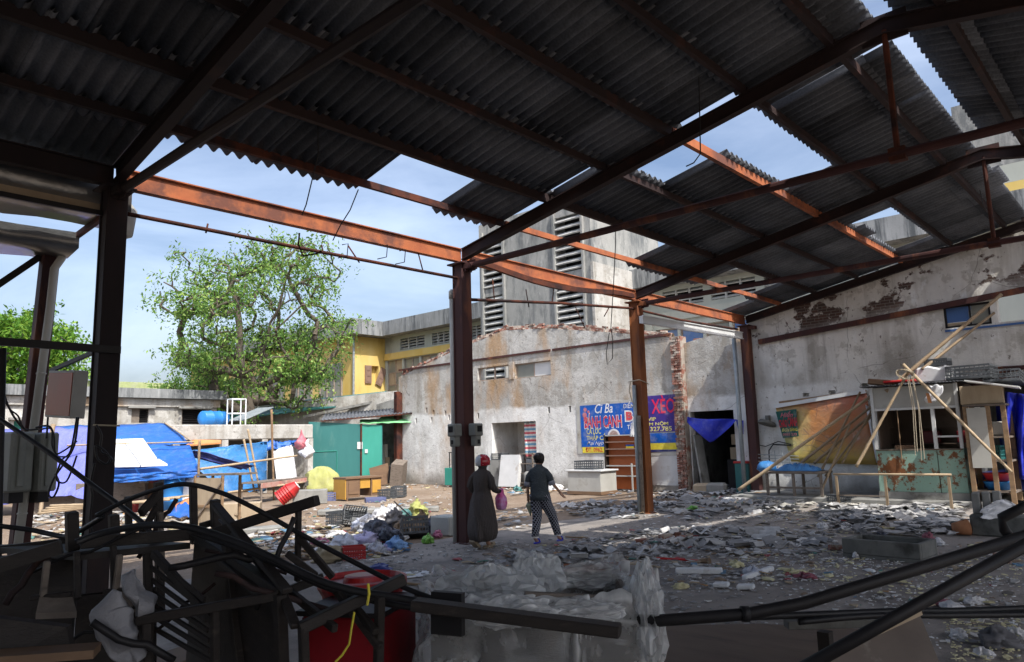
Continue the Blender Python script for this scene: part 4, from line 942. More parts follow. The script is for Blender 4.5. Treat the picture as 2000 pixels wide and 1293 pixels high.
# doorway contents in the ruined wall
yd0, yd1, _, zd = d1
b = MB(); b.bx(XW+1.43, XW+1.5, yd1-1.15, yd1-.85, 1.95, 2.3); b.bx(XW+1.43, XW+1.5, yd1-.8, yd1-.55, 1.9, 2.3); b.bx(XW+1.38, XW+1.43, yd1-1.1, yd1-.9, 2.05, 2.2); b.build('electric_meter', MT['meterbox'], None, 'pair of electric meters on the back of the doorway niche', 'meter', bevel=.02)
b = MB(); b.tube([(XW+1.45, yd1-.6, 1.9), (XW+1.4, yd1-.55, 1.3), (XW+1.3, yd1-.2, .9), (XW+1.3, yd1-.9, .7), (XW+1.35, yd1-1.2, 1.4), (XW+1.4, yd1-1.0, 1.9)], .012, 5); b.build('cable', MT['rubber'], None, 'black cable looping below the electric meters', 'cable')
rows_ = [[(XW+.2+.06*math.sin(j*1.3), yd0+.02+.78*j/16, zd-.03-1.35*i/10+.02*math.sin(j)) for j in range(17)] for i in range(11)]
def m_stripe():
    n = NT('striped_awning_cloth'); z = n.sep()[2]; f = n.math('FRACT', n.math('MULTIPLY', z, 3.6)); c = n.ramp(f, [(0, (.50, .10, .12)), (.28, (.62, .56, .52)), (.5, (.14, .30, .42)), (.78, (.62, .60, .58))], 'CONSTANT'); return n.done(c, .8)
b = MB(); b.grid(rows_, (.008, 0, 0)); b.build('striped_curtain', m_stripe(), None, 'red white and blue striped curtain in the doorway of the ruined wall', 'curtain', smooth=True)
P_ = AX(992, 945, 20.35); R_ = R3(0, D2R(10), 0)
b = MB(); h_ = Hd(992, 890, P_); b.box((20.5, P_[1], h_/2+.02), (.16, .95, h_), R_); b.build('painted_signboard', MT['white'], None, 'white painted signboard with faint red writing leaning at the doorway', 'signboard')
o_ = wtext('lettering', 'MỜI VÀO', 986, 937, 989.5, 900, 20.25, plain('faded_red', (.50, .22, .22)), None); bpy.data.objects.remove(o_)
b = MB(); P_ = AX(1028, 945, 20.55); h_ = Hd(1028, 885, P_)
for y in (P_[1]-.32, P_[1]+.32):
    for x in (20.55, 20.85): b.bx(x, x+.04, y-.02, y+.02, 0, h_)
for k in range(4): b.bx(20.55, 20.89, P_[1]-.34, P_[1]+.34, .15+k*(h_-.2)/3, .18+k*(h_-.2)/3)
b.build('wooden_rack', MT['woodgrey'], None, 'small wooden shelf rack standing in the doorway below the curtain', 'rack')
P_ = AX(975, 890, 20.9); b = MB(); b.bx(20.7, 21.2, P_[1]-.35, P_[1]+.4, 0, 1.0); b.build('cupboard', MT['cement'], None, 'grey cupboard in the doorway under a dark crate', 'cupboard'); crate((20.95, P_[1], 1.0), 1.5, 'dark plastic crate on the grey cupboard in the doorway', (.6, .4, .25))
P_ = G(1040, 948); b = MB(); b.lathe((20.45, AX(1042, 940, 20.45)[1], 0), [(0, 0), (.22, 0), (.34, .2), (.36, .5), (.28, .6), (0, .62)], 16); b.build('clay_jar', MT['cement'], None, 'round grey jar at the foot of the doorway', 'jar', smooth=True)
# teal stand by the first column
P_ = AX(887, 945, 20.1); h_ = AX(887, 914, 20.1)[2]; b = MB(); b.bx(20.1, 20.6, P_[1]-.55, P_[1]+.55, .05, h_); b.build('teal_cabinet', MT['teallt'], None, 'low teal metal cabinet against the rust stained wall', 'cabinet', bevel=.01)
b = MB(); h2_ = AX(882, 884, 20.3)[2]
for k in range(5): b.bar((20.3, P_[1]-.1+k*.14, h_), (20.3, P_[1]-.1+k*.14, h2_), .03, .03)
b.bar((20.3, P_[1]-.14, h2_), (20.3, P_[1]+.5, h2_), .04, .04); b.build('bar_rack', MT['darksteel'], None, 'dark barred rack standing on the low teal cabinet', 'rack')
# electric meter boxes on the first column
for i, (yo, xo, lab) in enumerate(((-.03, -.26, 'grey electric meter box on the shaded side of the first column'), (-.26, .02, 'grey electric meter box on the open side of the first column'))):
    cx, cy = 8.96+xo, YE+yo; z0 = AX(905, 872, 8.96)[2]; z1 = AX(905, 828, 8.96)[2]
    mbx = thing('electric_meter_box', lab, 'meter box', (cx, cy, z0), 'meter boxes on the column')
    b = MB(); R_ = rotz(0 if i == 0 else 1.57)
    b.box((cx, cy, z0+(z1-z0)*.72), (.18, .20, (z1-z0)*.56), R_); b.box((cx, cy, z0+(z1-z0)*.25), (.13, .15, (z1-z0)*.5), R_); b.build('case', MT['meterbox'], mbx, bevel=.02)
    b = MB(); d_ = R_ @ V(-.094, 0, 0); b.box(V(cx, cy, z0+(z1-z0)*.76)+d_, (.01, .1, .1), R_); b.build('meter_window', MT['black'], mbx)
    d_ = R_ @ V(-.07, 0, 0); b = MB(); b.box(V(cx, cy, z0+(z1-z0)*.2)+d_, (.012, .05, .07), R_); b.build('breaker', MT['darksteel'], mbx)
# pipes and conduits
pp = MB(); a = AY(883, 575, 9.6); pp.tube([(a[0], 9.6, 0), (a[0], 9.6, a[2])], .055, 10); pp.lathe((a[0], 9.6, a[2]), [(.065, -.08), (.065, .05), (.03, .09), (0, .09)], 10); pp.build('downpipe', MT['pvc'], None, 'capped grey pvc pipe standing behind the first column', 'pipe', smooth=True)
a = AY(1437, 660, 9.62); c = AY(1468, 940, 9.62); pp = MB(); pp.tube([(20.3, 9.62, 0), (20.3, 9.62, AX(1440, 660, 20.3)[2])], .06, 10); pp.build('downpipe', MT['galv'], None, 'grey galvanised pipe beside the corner column by the alley doorway', 'pipe', smooth=True)
for k, (dx, dy, ht, lab) in enumerate(((-.17, .05, 2.9, 'tall grey conduit strapped to the second column'), (-.19, -.05, 2.2, 'shorter grey conduit strapped to the second column'))):
    pp = MB(); pp.tube([(14.62+dx, YE+dy+.02, 0), (14.62+dx, YE+dy, ht)], .045, 8); pp.build('conduit', MT['woodgrey' if k else 'galv'], None, lab, 'conduit', smooth=True)
pp = MB(); z_ = AX(1250, 745, 14.5)[2]
pp.tube([(14.40, YE+.16, z_), (14.38, YE-.14, z_+.03), (14.62, YE-.16, z_-.02), (14.78, YE-.14, z_-.06)], .012, 5); pp.tube([(14.39, YE+.1, z_), (14.36, YE+.13, z_-.2), (14.40, YE+.1, z_-.42), (14.38, YE+.05, z_-.5)], .012, 5)
pp.build('tie_wire', MT['rope'], None, 'pale wire tied round the second column', 'wire')
# hanging wires
def wire(pts, lab, r=.008, mat='rubber', cat='wire'):
    b = MB(); b.tube(pts, r, 5); return b.build('hanging_wire', MT[mat], None, lab, cat)
a = AX(1188, 330, 10.6); z0 = a[2]; wire([AD(1204, 330, 13.4), AD(1202, 480, 13.4), AD(1198, 560, 13.4), AD(1193, 640, 13.4), AD(1197, 665, 13.4), AD(1196, 700, 13.4), AD(1186, 712, 13.4), AD(1184, 690, 13.4), AD(1190, 650, 13.4)], 'black wire with a knotted loop hanging before the ruined wall')
wire([AD(1365, 150, 8.6), AD(1368, 300, 8.6), AD(1355, 318, 8.6), AD(1340, 325, 8.6)], 'thin black wire with forked end hanging below the first roof hole')
wire([AD(618, 160, 9.0), AD(622, 300, 9.0), AD(598, 400, 9.0), AD(590, 420, 9.0)], 'thin wire dangling above the tall tree crown')
wire([AD(700, 370, 9.8), AD(684, 410, 9.8), AD(665, 440, 9.8), AD(650, 470, 9.8)], 'thin wire caught on the rusty eave beam')
wire([AD(1905, 330, 15), AD(1920, 400, 15), AD(1938, 430, 15)], 'thin wire hanging near the ridge of the second truss')
for i, (x, y) in enumerate(((668, 478), (745, 480), (780, 490))):
    wire([AD(x, y, 11), AD(x+12, y-2, 11), AD(x+10, y+22, 11), AD(x-8, y+26, 11)], ('bent wire hook under the rusty eave beam nearest the tree', 'bent wire hook under the middle of the rusty eave beam', 'bent wire hook under the eave beam close to the first column')[i])
wire([AD(585, 455, 9.6), AD(583, 478, 9.6), AD(592, 500, 9.6), AD(620, 495, 9.6), AD(628, 490, 9.6)], 'twisted rusty wire wrapped on the hanging pipe before the tree', .012, 'rust')
# ------------------------------------------------------------------ right side: alley doorway, bench, banner, kiosk
rows_ = []
for i in range(12):
    v = i/11; row = []
    for j in range(16):
        u = j/15; px = 1342+110*u; top = 814+8*u+2*math.sin(u*6); bot = 818+(866-818)*max(0, 1-abs(u-.42)/.46)**.8 if u < .88 else 848
        row.append(AX(px, top+(bot-top)*v, 20.66+.07*math.sin(u*9+v*3)))
    rows_.append(row)
b = MB(); b.grid(rows_, (.01, 0, 0)); b.build('blue_tarp', MT['tarpdeep'], None, 'small deep blue tarpaulin strung across the alley doorway', 'tarp', smooth=True)
P_ = AX(1452, 945, 21.1); b = MB(); b.bx(20.5, 20.92, 9.55, 9.98, .0, AX(1452, 905, 20.5)[2]); b.build('green_cooler', MT['teal'], None, 'small green cooler box by the pipe in the alley doorway', 'cooler', bevel=.01)
b = MB(); b.bx(20.48, 20.94, 9.53, 10.0, AX(1452, 905, 20.5)[2]+.002, AX(1452, 905, 20.5)[2]+.06); b.build('red_lid', MT['red'], bpy.data.objects['green_cooler'])
b = MB(); b.bx(21.6, 22.2, 10.1, 10.75, 0, .95); b.build('black_cabinet', MT['darksteel'], None, 'black metal cabinet inside the alley storeroom', 'cabinet')
for k, (y, z, s_) in enumerate(((10.35, .96, .45), (10.3, 1.4, .4))):
    b = MB(); b.box((21.9, y, z+s_/2*.8), (.5, .6, s_*.8), rotz(.1*k)); b.build('carton', MT['ply'], None, ('lower brown carton on the black cabinet in the storeroom', 'upper brown carton on the black cabinet in the storeroom')[k], 'carton')
b = MB(); b.bar(AX(1362, 850, 21.0), AX(1378, 945, 20.9), .05, .5, (1, 0, 0)); b.build('leaning_board', MT['cement'], None, 'grey board leaning inside the alley doorway', 'board')
# boxes and sacks at the foot of the alley wall
for (px, py, s_, m, lab) in ((1375, 945, (.5, .6, .3), 'ply', 'small flattened carton at the foot of the brick pier'), (1400, 948, (.45, .55, .32), 'cement', 'grey sack slumped at the alley doorway')):
    P_ = G(px, py+6); P_ = AX(px, py, 20.3); b = MB(); b.box((20.3, P_[1], s_[2]/2), s_, rotz(.3)); o_ = b.build('carton' if m == 'ply' else 'sack', MT[m], None, lab, 'carton' if m == 'ply' else 'sack', bevel=.06)
# bench with blue tarp on it
PV = .13
A_, B_ = G(1492, 958, PV), G(1602, 960, PV); X_b = 18.75; ya = AX(1492, 930, X_b)[1]; yb = AX(1606, 930, X_b)[1]; zt_ = AX(1550, 921, X_b)[2]
bt = thing('work_bench', 'long grey wooden bench by the shed wall under the bamboo poles', 'bench', (X_b, (ya+yb)/2, PV))
b = MB(); b.bx(X_b, X_b+.75, yb, ya, zt_-.06, zt_); b.build('top', MT['woodgrey'], bt, bevel=.01)
for x in (X_b+.05, X_b+.7):
    for y in (yb+.06, ya-.06, (ya+yb)/2): b = MB(); b.bx(x-.03, x+.03, y-.03, y+.03, PV, zt_-.063); b.build('leg', MT['woodgrey'], bt)
b = MB(); b.bx(X_b+.03, X_b+.07, yb+.1, ya-.1, PV+.18, PV+.23); b.build('stretcher', MT['woodgrey'], bt)
rows_ = [[(X_b+.05+.6*i/9, yb+.15+(ya-yb-.4)*j/24, zt_+.02+.19*math.sin(math.pi*i/9)**.6*math.sin(math.pi*j/24)**.5*(1+.6*nse(i*.6, j*.45, 3)-.9*abs(nse(i*.9, j*.8, 7)))) for j in range(25)] for i in range(10)]
b = MB(); b.grid(rows_, (0, 0, -.012)); b.build('blue_tarp', MT['tarpcyan'], None, 'crumpled worn blue tarpaulin heaped on the grey bench', 'tarp', smooth=True)
p = AX(1496, 918, X_b-.1); b = MB(); b.lathe((X_b+.3, p[1]+.15, zt_), [(0, 0), (.2, .01), (.24, .05), (.25, .1), (.21, .16), (.15, .21), (.06, .25), (0, .26)], 26); b.v = [tuple(V(q)+V(0, .09*(.4-2*abs(nse(q[0]*5, q[1]*5, q[2]*5))), .06*(.4-2*abs(nse(q[0]*7, q[1]*7+3, q[2]*6))))) for q in b.v]; b.build('blue_bundle', MT['tarpcyan'], None, 'small blue bundle at the end of the grey bench', 'bundle', smooth=True)
# orange poster banner on the shed wall
def m_poster():
    n = NT('faded_food_poster_print'); s_ = n.sep(); 
    u = n.math('MULTIPLY_ADD', s_[1], -1/2.9); n.t.nodes[-1].inputs[2].default_value = 8.75/2.9
    v = n.math('MULTIPLY_ADD', s_[2], 1/1.85); n.t.nodes[-1].inputs[2].default_value = -1.0/1.85
    w = n.math('ADD', u, n.math('MULTIPLY', n.noise(1.4, 5, .6), .45))
    c = n.ramp(w, [(.18, (.60, .66, .08)), (.42, (.72, .68, .22)), (.62, (.66, .26, .06)), (.95, (.48, .16, .05))])
    top = n.ramp(n.math('ADD', v, n.math('MULTIPLY', n.noise(1.2, 5), .4)), [(.95, 0.), (1.0, 1.)])
    vv = n.math('ADD', v, n.math('MULTIPLY', n.math('SUBTRACT', n.noise(1.2, 5, .6, loc=(2, 2, 2)), .5), .5)); c = n.mix(n.ramp(vv, [(.62, 0.), (.86, .85)]), c, (.45, .08, .06))
    c = n.mix(n.ramp(vv, [(.02, .8), (.30, 0.)]), c, (.55, .38, .03))
    sw_ = n.voro(2.6, 'DISTANCE_TO_EDGE', (1, 1, 1.6)); msk = n.ramp(n.noise(1.1, 3, .5, loc=(5, 0, 1)), [(.5, 0.), (.6, .8)]); c = n.mix(n.math('MULTIPLY', n.ramp(sw_, [(.0, 1.), (.06, 0.)]), msk), c, (.10, .05, .06))
    c = n.mix(n.ramp(n.noise(2.2, 4, .6, loc=(1, 7, 3)), [(.62, 0.), (.72, .7)]), c, (.68, .60, .58))
    c = n.mix(n.ramp(n.noise(1.7, 7, .7, loc=(8, 3, 2)), [(.35, .10), (.7, .55)]), c, (.36, .30, .23)); n.bump(n.noise(3, 5, .6, dist=.8), .6, .05)
    return n.done(c, .5, 0, .3)
XP = 20.54
def tri_grid(corn, X, n1=14, n2=10, wav=.02):
    (tl, tr, br, bl) = corn
    return [[AX((tl[0]*(1-u)+tr[0]*u)*(1-v)+(bl[0]*(1-u)+br[0]*u)*v, (tl[1]*(1-u)+tr[1]*u)*(1-v)+(bl[1]*(1-u)+br[1]*u)*v, X+wav*math.sin(u*7+v*4)) for u in np.linspace(0, 1, n1)] for v in np.linspace(0, 1, n2)]
ps = thing('food_poster', 'large yellow and orange printed food poster sagging on the shed wall', 'poster', AX(1610, 910, XP))
b = MB(); b.grid(tri_grid(((1515, 797), (1692, 768), (1717, 908), (1546, 903)), XP), (.01, 0, 0)); b.build('printed_sheet', m_poster(), ps, smooth=True)
b = MB(); b.bar(AX(1512, 794, XP-.04), AX(1690, 764, XP-.04), .03, .10); b.build('white_rail', MT['whitemetal'], ps)
b = MB(); b.bar(AX(1522, 786, XP), AX(1692, 763, XP), .06, .05); b.build('timber_batten', MT['wood'], ps)
gp = thing('green_pennant', 'small dark green food stall pennant pinned over the orange poster', 'banner', AX(1538, 855, XP-.08))
b = MB(); b.grid(tri_grid(((1515, 804), (1555, 799), (1560, 852), (1529, 856)), XP-.07, 8, 6, .008), (.008, 0, 0)); b.build('cloth', plain('bottle_green_print', (.012, .10, .085)), gp)
for body, r, m, sh_ in (('Hiền', (1524, 815, 1548, 803), c_pink, .4), ('CHÁO', (1522, 835, 1536, 816), c_red, 0), ('CANH', (1539, 833, 1556, 815), c_red, 0), ('Bữa', (1527, 843, 1541, 836), c_lemon, .3), ('SÁNG', (1543, 842, 1557, 834.5), c_yel, 0), ('0983 273', (1529, 851, 1556, 846), c_pink, 0)):
    wtext('lettering', body, *r, XP-.09, m, gp, .02, sh_)
b = MB(); b.grid(tri_grid(((1690, 790), (1699, 796), (1722, 890), (1712, 905)), XP-.35, 4, 12, .06), (.01, 0, 0)); b.build('white_strip', MT['whitecloth'], None, 'torn white plastic strip hanging at the kiosk corner', 'plastic strip', smooth=True)
# wall fan and wires
b = MB(); p = AX(1495, 830, 20.3); b.lathe((20.38, p[1], p[2]), [(.03, 0), (.25, .01), (.26, .05), (.22, .10), (.03, .12)], 18, (.3, -.2, 1)); b.box((20.5, p[1], p[2]+.12), (.14, .1, .3)); b.build('wall_fan', MT['cementdk'], None, 'dusty round fan on the shed wall beside the corner column', 'fan')
b = MB(); b.tube([AX(1460, 845, 20.5), AX(1478, 868, 20.5), AX(1495, 872, 20.5), AX(1520, 862, 20.5), AX(1545, 868, 20.5)], .014, 5); b.tube([AX(1503, 905, 20.5), AX(1502, 880, 20.5), AX(1510, 868, 20.5), AX(1545, 870, 20.5)], .02, 5); b.build('cable', MT['rubber'], None, 'black cable looping on the white wall under the fan', 'cable')
b = MB(); a = AX(1500, 890, 20.4)
for k in range(3): b.tube([AX(1470, 887+k*7, 20.4), AX(1560, 891+k*6, 20.4)], .012, 5)
for k in range(3): b.tube([AX(1513+k*14, 880, 20.4), AX(1515+k*14, 910, 20.4)], .012, 5)
b.build('wire_rack', MT['galv'], None, 'thin wire rack on the wall behind the grey bench', 'rack')
# bamboo
def bamboo(p, q, r, lab, mat='bamboo', nodes=9):
    p, q = V(p), V(q); b = MB(); pts, rs = [], []; r *= .72
    for i in range(nodes*3+1):
        t = i/(nodes*3); o_ = V(.01*nse(t*3, p.x), .01*nse(t*3, p.y+5), .01*nse(t*3, 9)); pts.append(p.lerp(q, t)+o_); rs.append(r*(1.12 if i % 3 == 0 else 1)*(1-.22*t))
    b.tube(pts, rs, 8); return b.build('bamboo_pole', MT[mat], None, lab, 'pole', 'bamboo poles by the kiosk', smooth=True)
bamboo(AX(1442, 957, 18.4), AX(1704, 772, 19.4), .06, 'thickest bamboo pole slanting from the ground to the kiosk roof corner', 'bamboolt')
for i, (a, c, r) in enumerate((((1560, 908, 19.3), (1704, 792, 19.5), .05), ((1590, 905, 19.4), (1706, 806, 19.5), .05), ((1598, 932, 19.2), (1680, 765, 19.6), .045), ((1612, 930, 19.3), (1700, 815, 19.4), .035), ((1645, 905, 19.2), (1702, 802, 19.4), .035), ((1606, 955, 18.9), (1660, 830, 19.3), .04))):
    bamboo(AX(a[0], a[1], a[2]), AX(c[0], c[1], c[2]), r, ('bamboo pole lying just under the thickest slanting pole', 'bamboo pole second below the thickest slanting pole', 'steep bamboo pole crossing in front of the slanting bundle', 'thin bamboo pole at the bottom of the slanting bundle', 'short thin bamboo pole ending in front of the orange poster', 'bamboo pole standing behind the bench end')[i])
bamboo(AX(1672, 912, 18.2), AX(1776, 722, 18.6), .05, 'bamboo prop leg leaning left across the kiosk front', 'bamboolt')
bamboo(AX(1764, 712, 18.6), AX(1976, 922, 18.2), .05, 'bamboo prop leg leaning right across the kiosk front', 'bamboolt')
bamboo(AX(1730, 765, 18.9), AX(1956, 575, 20.2), .065, 'long bamboo pole rising from the kiosk roof to the high window', 'bamboo', 12)
bamboo(AX(1800, 722, 19.2), AX(1942, 611, 20.3), .05, 'shorter bamboo pole beside the long pole below the high window')
b = MB()
for k in range(16):
    a0 = random.uniform(0, 6.28); p = V(AX(1768, 728, 18.5)); b.tube([p+V(0, .16*math.cos(a0+t)*(1+.3*k/16), .12*math.sin(a0+t*1.3)-.04)+V(.03*math.sin(t*2+k), 0, 0) for t in np.linspace(0, 2.5, 8)], .01, 4)
for (xa, xb) in ((1772, 1788), (1775, 1792), (1780, 1806), (1783, 1800)): b.tube([AX(xa, 735, 18.45), AX((xa+xb)/2+3, 800, 18.4), AX(xb, 880+random.uniform(0, 25), 18.35)], .009, 4)
b.build('rope_tangle', MT['rope'], None, 'pale rope lashing and loose ends hanging from the bamboo props', 'rope')
# kiosk
XK = 18.9; zk0 = PV; yl = AX(1722, 968, XK)[1]; yr_ = AX(1893, 968, XK)[1]; zc1 = AX(1800, 877, XK)[2]; zc2 = AX(1780, 800, XK)[2]; zc3 = AX(1780, 752, XK)[2]; yl2 = AX(1697, 760, XK)[1]
yl = (yl+yl2)/2
kk = thing('market_kiosk', 'shabby market kiosk with rusty mint green base and off white top panel', 'kiosk', (XK+.8, (yl+yr_)/2, PV))
b = MB(); b.bx(XK-.03, XK+1.6, yr_-.02, yl+.02, PV, PV+.16); b.build('plinth', MT['cement'], kk)
ym = AX(1832, 900, XK)[1]
b = MB(); b.bx(XK, XK+.03, ym+.01, yl, PV+.163, zc1); b.build('base_sheet', MT['rustgreen'], kk)
b = MB(); b.bx(XK, XK+.03, yr_, ym-.01, PV+.163, zc1); b.build('base_sheet', MT['rustgreen'], kk)
b = MB(); b.bx(XK+.031, XK+1.6, yr_, yr_+.03, PV+.163, zc1); b.build('side_sheet', MT['rustgreen'], kk); b = MB(); b.bx(XK+.031, XK+1.6, yl-.03, yl, PV+.163, zc1); b.build('side_sheet', MT['rustgreen'], kk)
b = MB(); b.bx(XK-.01, XK+.02, yr_+.03, yl-.03, zc2+.06, zc3-.02); b.build('top_panel', MT['offwhite'], kk)
b = MB(); b.bx(XK+.3, XK+1.6, yr_+.01, yr_+.03, zc2, zc3); b.bx(XK+.3, XK+1.6, yl-.03, yl-.01, zc1, zc3); b.bx(XK+1.57, XK+1.6, yr_, yl, PV, zc3); b.build('back_panel', MT['plydk'], kk)
for y in (yr_+.025, yl-.025, ym):
    b = MB(); b.bx(XK-.035, XK+.04, y-.035, y+.035, zc1+.002, zc3-.01 if y != ym else zc2+.03); b.build('frame_post', MT['white'], kk)
b = MB(); b.bx(XK-.04, XK+.04, yr_, yl, zc2, zc2+.055); b.build('frame_rail', MT['white'], kk)
b = MB(); zm = AX(1860, 852, XK)[2]; b.bx(XK-.03, XK+.03, yr_+.06, ym-.04, zm-.02, zm+.02); b.build('frame_rail', MT['white'], kk)
b = MB(); b.bx(XK-.02, XK+.5, yr_+.02, yl-.02, zc1-.03, zc1-.001); b.build('counter_top', MT['plydk'], kk)
for z in (1.35, 1.75):
    b = MB(); b.bx(XK+1.1, XK+1.5, yr_+.05, yl-.05, z, z+.02); b.build('inner_shelf', MT['plydk'], kk)
rows_ = [[(XK-.22+1.95*i/4, yr_-.12+(yl-yr_+.3)*j/120, zc3+.01+.012*math.cos(j*math.pi/2)+.02*i/4) for j in range(121)] for i in range(5)]
b = MB(); b.grid(rows_, (0, 0, .008)); b.build('corrugated_roof', MT['fibro'], kk, smooth=True)
for i, (y, z, s_, m, lab) in enumerate(((ym+.35, 1.37, .3, 'maroon', 'dark red box on the shelf inside the kiosk'), (ym-.35, 1.37, .28, 'maroon', 'maroon tin on the shelf inside the kiosk'), (ym-.55, 1.36, .22, 'teal', 'green canister on the shelf inside the kiosk'), (ym+.75, 1.0, .35, 'cabwood', 'brown crate on the kiosk counter'))):
    b = MB(); b.box((XK+1.25 if z > 1.2 else XK+.35, y, z+s_/2), (.3, s_*1.2, s_), rotz(.1*i)); b.build('goods_box', MT[m], None, lab, 'box', bevel=.02)
bamboo(AX(1762, 905, XK-.04), AX(1752, 800, XK-.02), .018, 'thin upright stick in the open kiosk window', 'wood', 4)
# kiosk roof load
p = AX(1822, 742, 19.3); b = MB(); zz = zc3+.04
b.prism([(19.2, AX(1783, 740, 19.2)[1], zz), (19.2, AX(1850, 740, 19.2)[1], zz), (19.2, AX(1851, 740, 19.2)[1], zz+.42), (19.2, AX(1838, 740, 19.2)[1], zz+.32), (19.2, AX(1815, 740, 19.2)[1], zz+.40), (19.2, AX(1790, 740, 19.2)[1], zz+.36)], (.6, 0, 0)); b.build('foam_box', MT['foam'], None, 'large broken white foam box on the kiosk roof', 'foam box', bevel=.04)
crate((19.5, p[1]-.1, zz+.40), 1.5, 'black plastic crate resting on the foam box of the kiosk roof', (.5, .35, .16))
b = MB(); p = AX(1770, 752, 18.8); b.box((18.95, p[1]+.15, zz+.06), (.4, .7, .06), rotz(.1)); b.build('red_tray', MT['red'], None, 'faded red tray under the rope knot on the kiosk roof', 'tray', bevel=.02)
b = MB(); p = AX(1718, 748, 19.4); b.box((19.5, p[1], zz+.10), (.4, .55, .14), R3(.15, 0, .2)); b.build('dark_box', MT['cabwood'], None, 'brown wooden box at the left end of the kiosk roof', 'box', bevel=.02)
p = AX(1898, 750, 19.3); crate((19.3, p[1]-.02, zz+.02), R3(.05, 0, 1.45), 'charcoal plastic crate nearest the wall end of the kiosk roof', (.9, .55, .3)); crate((19.3, p[1]-.62, zz-.12), R3(.22, 0, 1.5), 'charcoal plastic crate sliding off the right end of the kiosk roof', (.7, .5, .26))
b = MB(); rows_ = [[AX(1815+26*u-8*v+4*math.sin(v*4), 752+38*v*(1-.5*abs(u-.5))+2*math.sin(u*9), 18.62+.05*math.sin(u*8+v*5)) for u in np.linspace(0, 1, 10)] for v in np.linspace(0, 1, 8)]; b.grid(rows_, (.01, 0, 0)); b.build('white_rag', MT['whitecloth'], None, 'crumpled white rag hanging over the kiosk roof edge', 'rag', smooth=True)
b = MB(); b.grid([[AX(1808+7*u+5*v, 768+19*v, 18.5) for u in (0, 1)] for v in (0, .5, 1)], (.008, 0, 0)); b.build('orange_ribbon', MT['orangecloth'], None, 'orange ribbon tied to the bamboo prop', 'ribbon')
# side shelf right of the kiosk
XF = 18.75; ys0 = AX(1972, 900, XF)[1]; ys1 = AX(1897, 900, XF)[1]; zt_ = AX(1900, 794, XF)[2]
rk = thing('side_rack', 'tall wooden rack loaded with household junk beside the kiosk', 'rack', (XF, (ys0+ys1)/2, PV))
for (x, y) in ((XF, ys1), (XF, ys1-.42), (XF, ys0), (XF+.7, ys1), (XF+.7, ys0)):
    b = MB(); b.bx(x-.04, x+.04, y-.045, y+.045, PV if x > 18.8 else 0, zt_); b.build('post', MT['wood'], rk)
for z in (.35, 1.0, 1.5, zt_+.021):
    b = MB(); b.bx(XF-.03, XF+.72, ys0-.05, ys1+.05, z-.02, z+.02); b.build('shelf', MT['woodgrey'], rk)
b = MB(); o_ = b.bx(XF-.06, XF-.045, ys1-.39, ys1-.03, .85, zt_-.03).build('front_board', MT['offwhite'], rk)
b = MB(); b.box((XF+.3, (ys0+ys1)/2+.05, zt_+.25), (.6, .8, .4), rotz(.1)); b.build('carton', MT['ply'], None, 'large brown carton on top of the wooden side rack', 'carton', bevel=.01)
b = MB(); b.bar((XF-.1, ys1-.1, zt_+.55), (XF+.0, ys0-.35, zt_+.35), .9, .03, (0, 0, 1)); b.build('white_board', MT['white'], None, 'white board lying over the carton on the side rack', 'board')
p = AX(1968, 880, XF); b = MB(); b.lathe((XF+.3, ys0+.3, .38), [(0, 0), (.2, 0), (.28, .16), (.29, .17), (.26, .17), (.18, .03), (0, .02)], 18); b.build('blue_basin', MT['bluedrum'], None, 'blue plastic basin on the low shelf of the side rack', 'basin', smooth=True)
b = MB(); b.lathe((XF+.3, ys0+.3, .56), [(0, 0), (.2, 0), (.28, .16), (.29, .17), (.26, .17), (.18, .03), (0, .02)], 18); b.build('red_basin', MT['red'], None, 'red plastic basin stacked on the blue basin of the side rack', 'basin', smooth=True)
crate((XF+.32, ys0+.4, 1.02), 1.5, 'green plastic crate on the middle shelf of the side rack', (.5, .38, .3), 'teal')
for i, (y, z, s_, m) in enumerate(((ys0+.2, 1.53, .3, 'offwhite'), (ys0+.55, 1.53, .24, 'ply'))):
    b = MB(); b.box((XF+.25, y, z+s_/2), (.35, s_*1.2, s_), rotz(.25*i)); b.build('parcel', MT[m], None, ('pale parcel on the upper shelf of the side rack', 'brown parcel on the upper shelf of the side rack')[i], 'parcel', bevel=.03)
# deep blue tarpaulin draped from the lintel
rows_ = []
for i in range(16):
    v = i/15; row = []
    for j in range(26):
        u = j/25; px = 1942+90*u-6*math.sin(v*3)+34*v*(1-u)**1.5*(1-.3*v); py = 762+12*u+(930-762)*v
        row.append(AX(px, py, 19.4+.22*math.sin(u*16+v*2.2)+.10*nse(u*5, v*4)))
    rows_.append(row)
b = MB(); b.grid(rows_, (.012, 0, 0)); b.build('blue_tarp', MT['tarpdeep'], None, 'tall deep blue tarpaulin draped in folds at the right edge behind the rack', 'tarp', smooth=True)
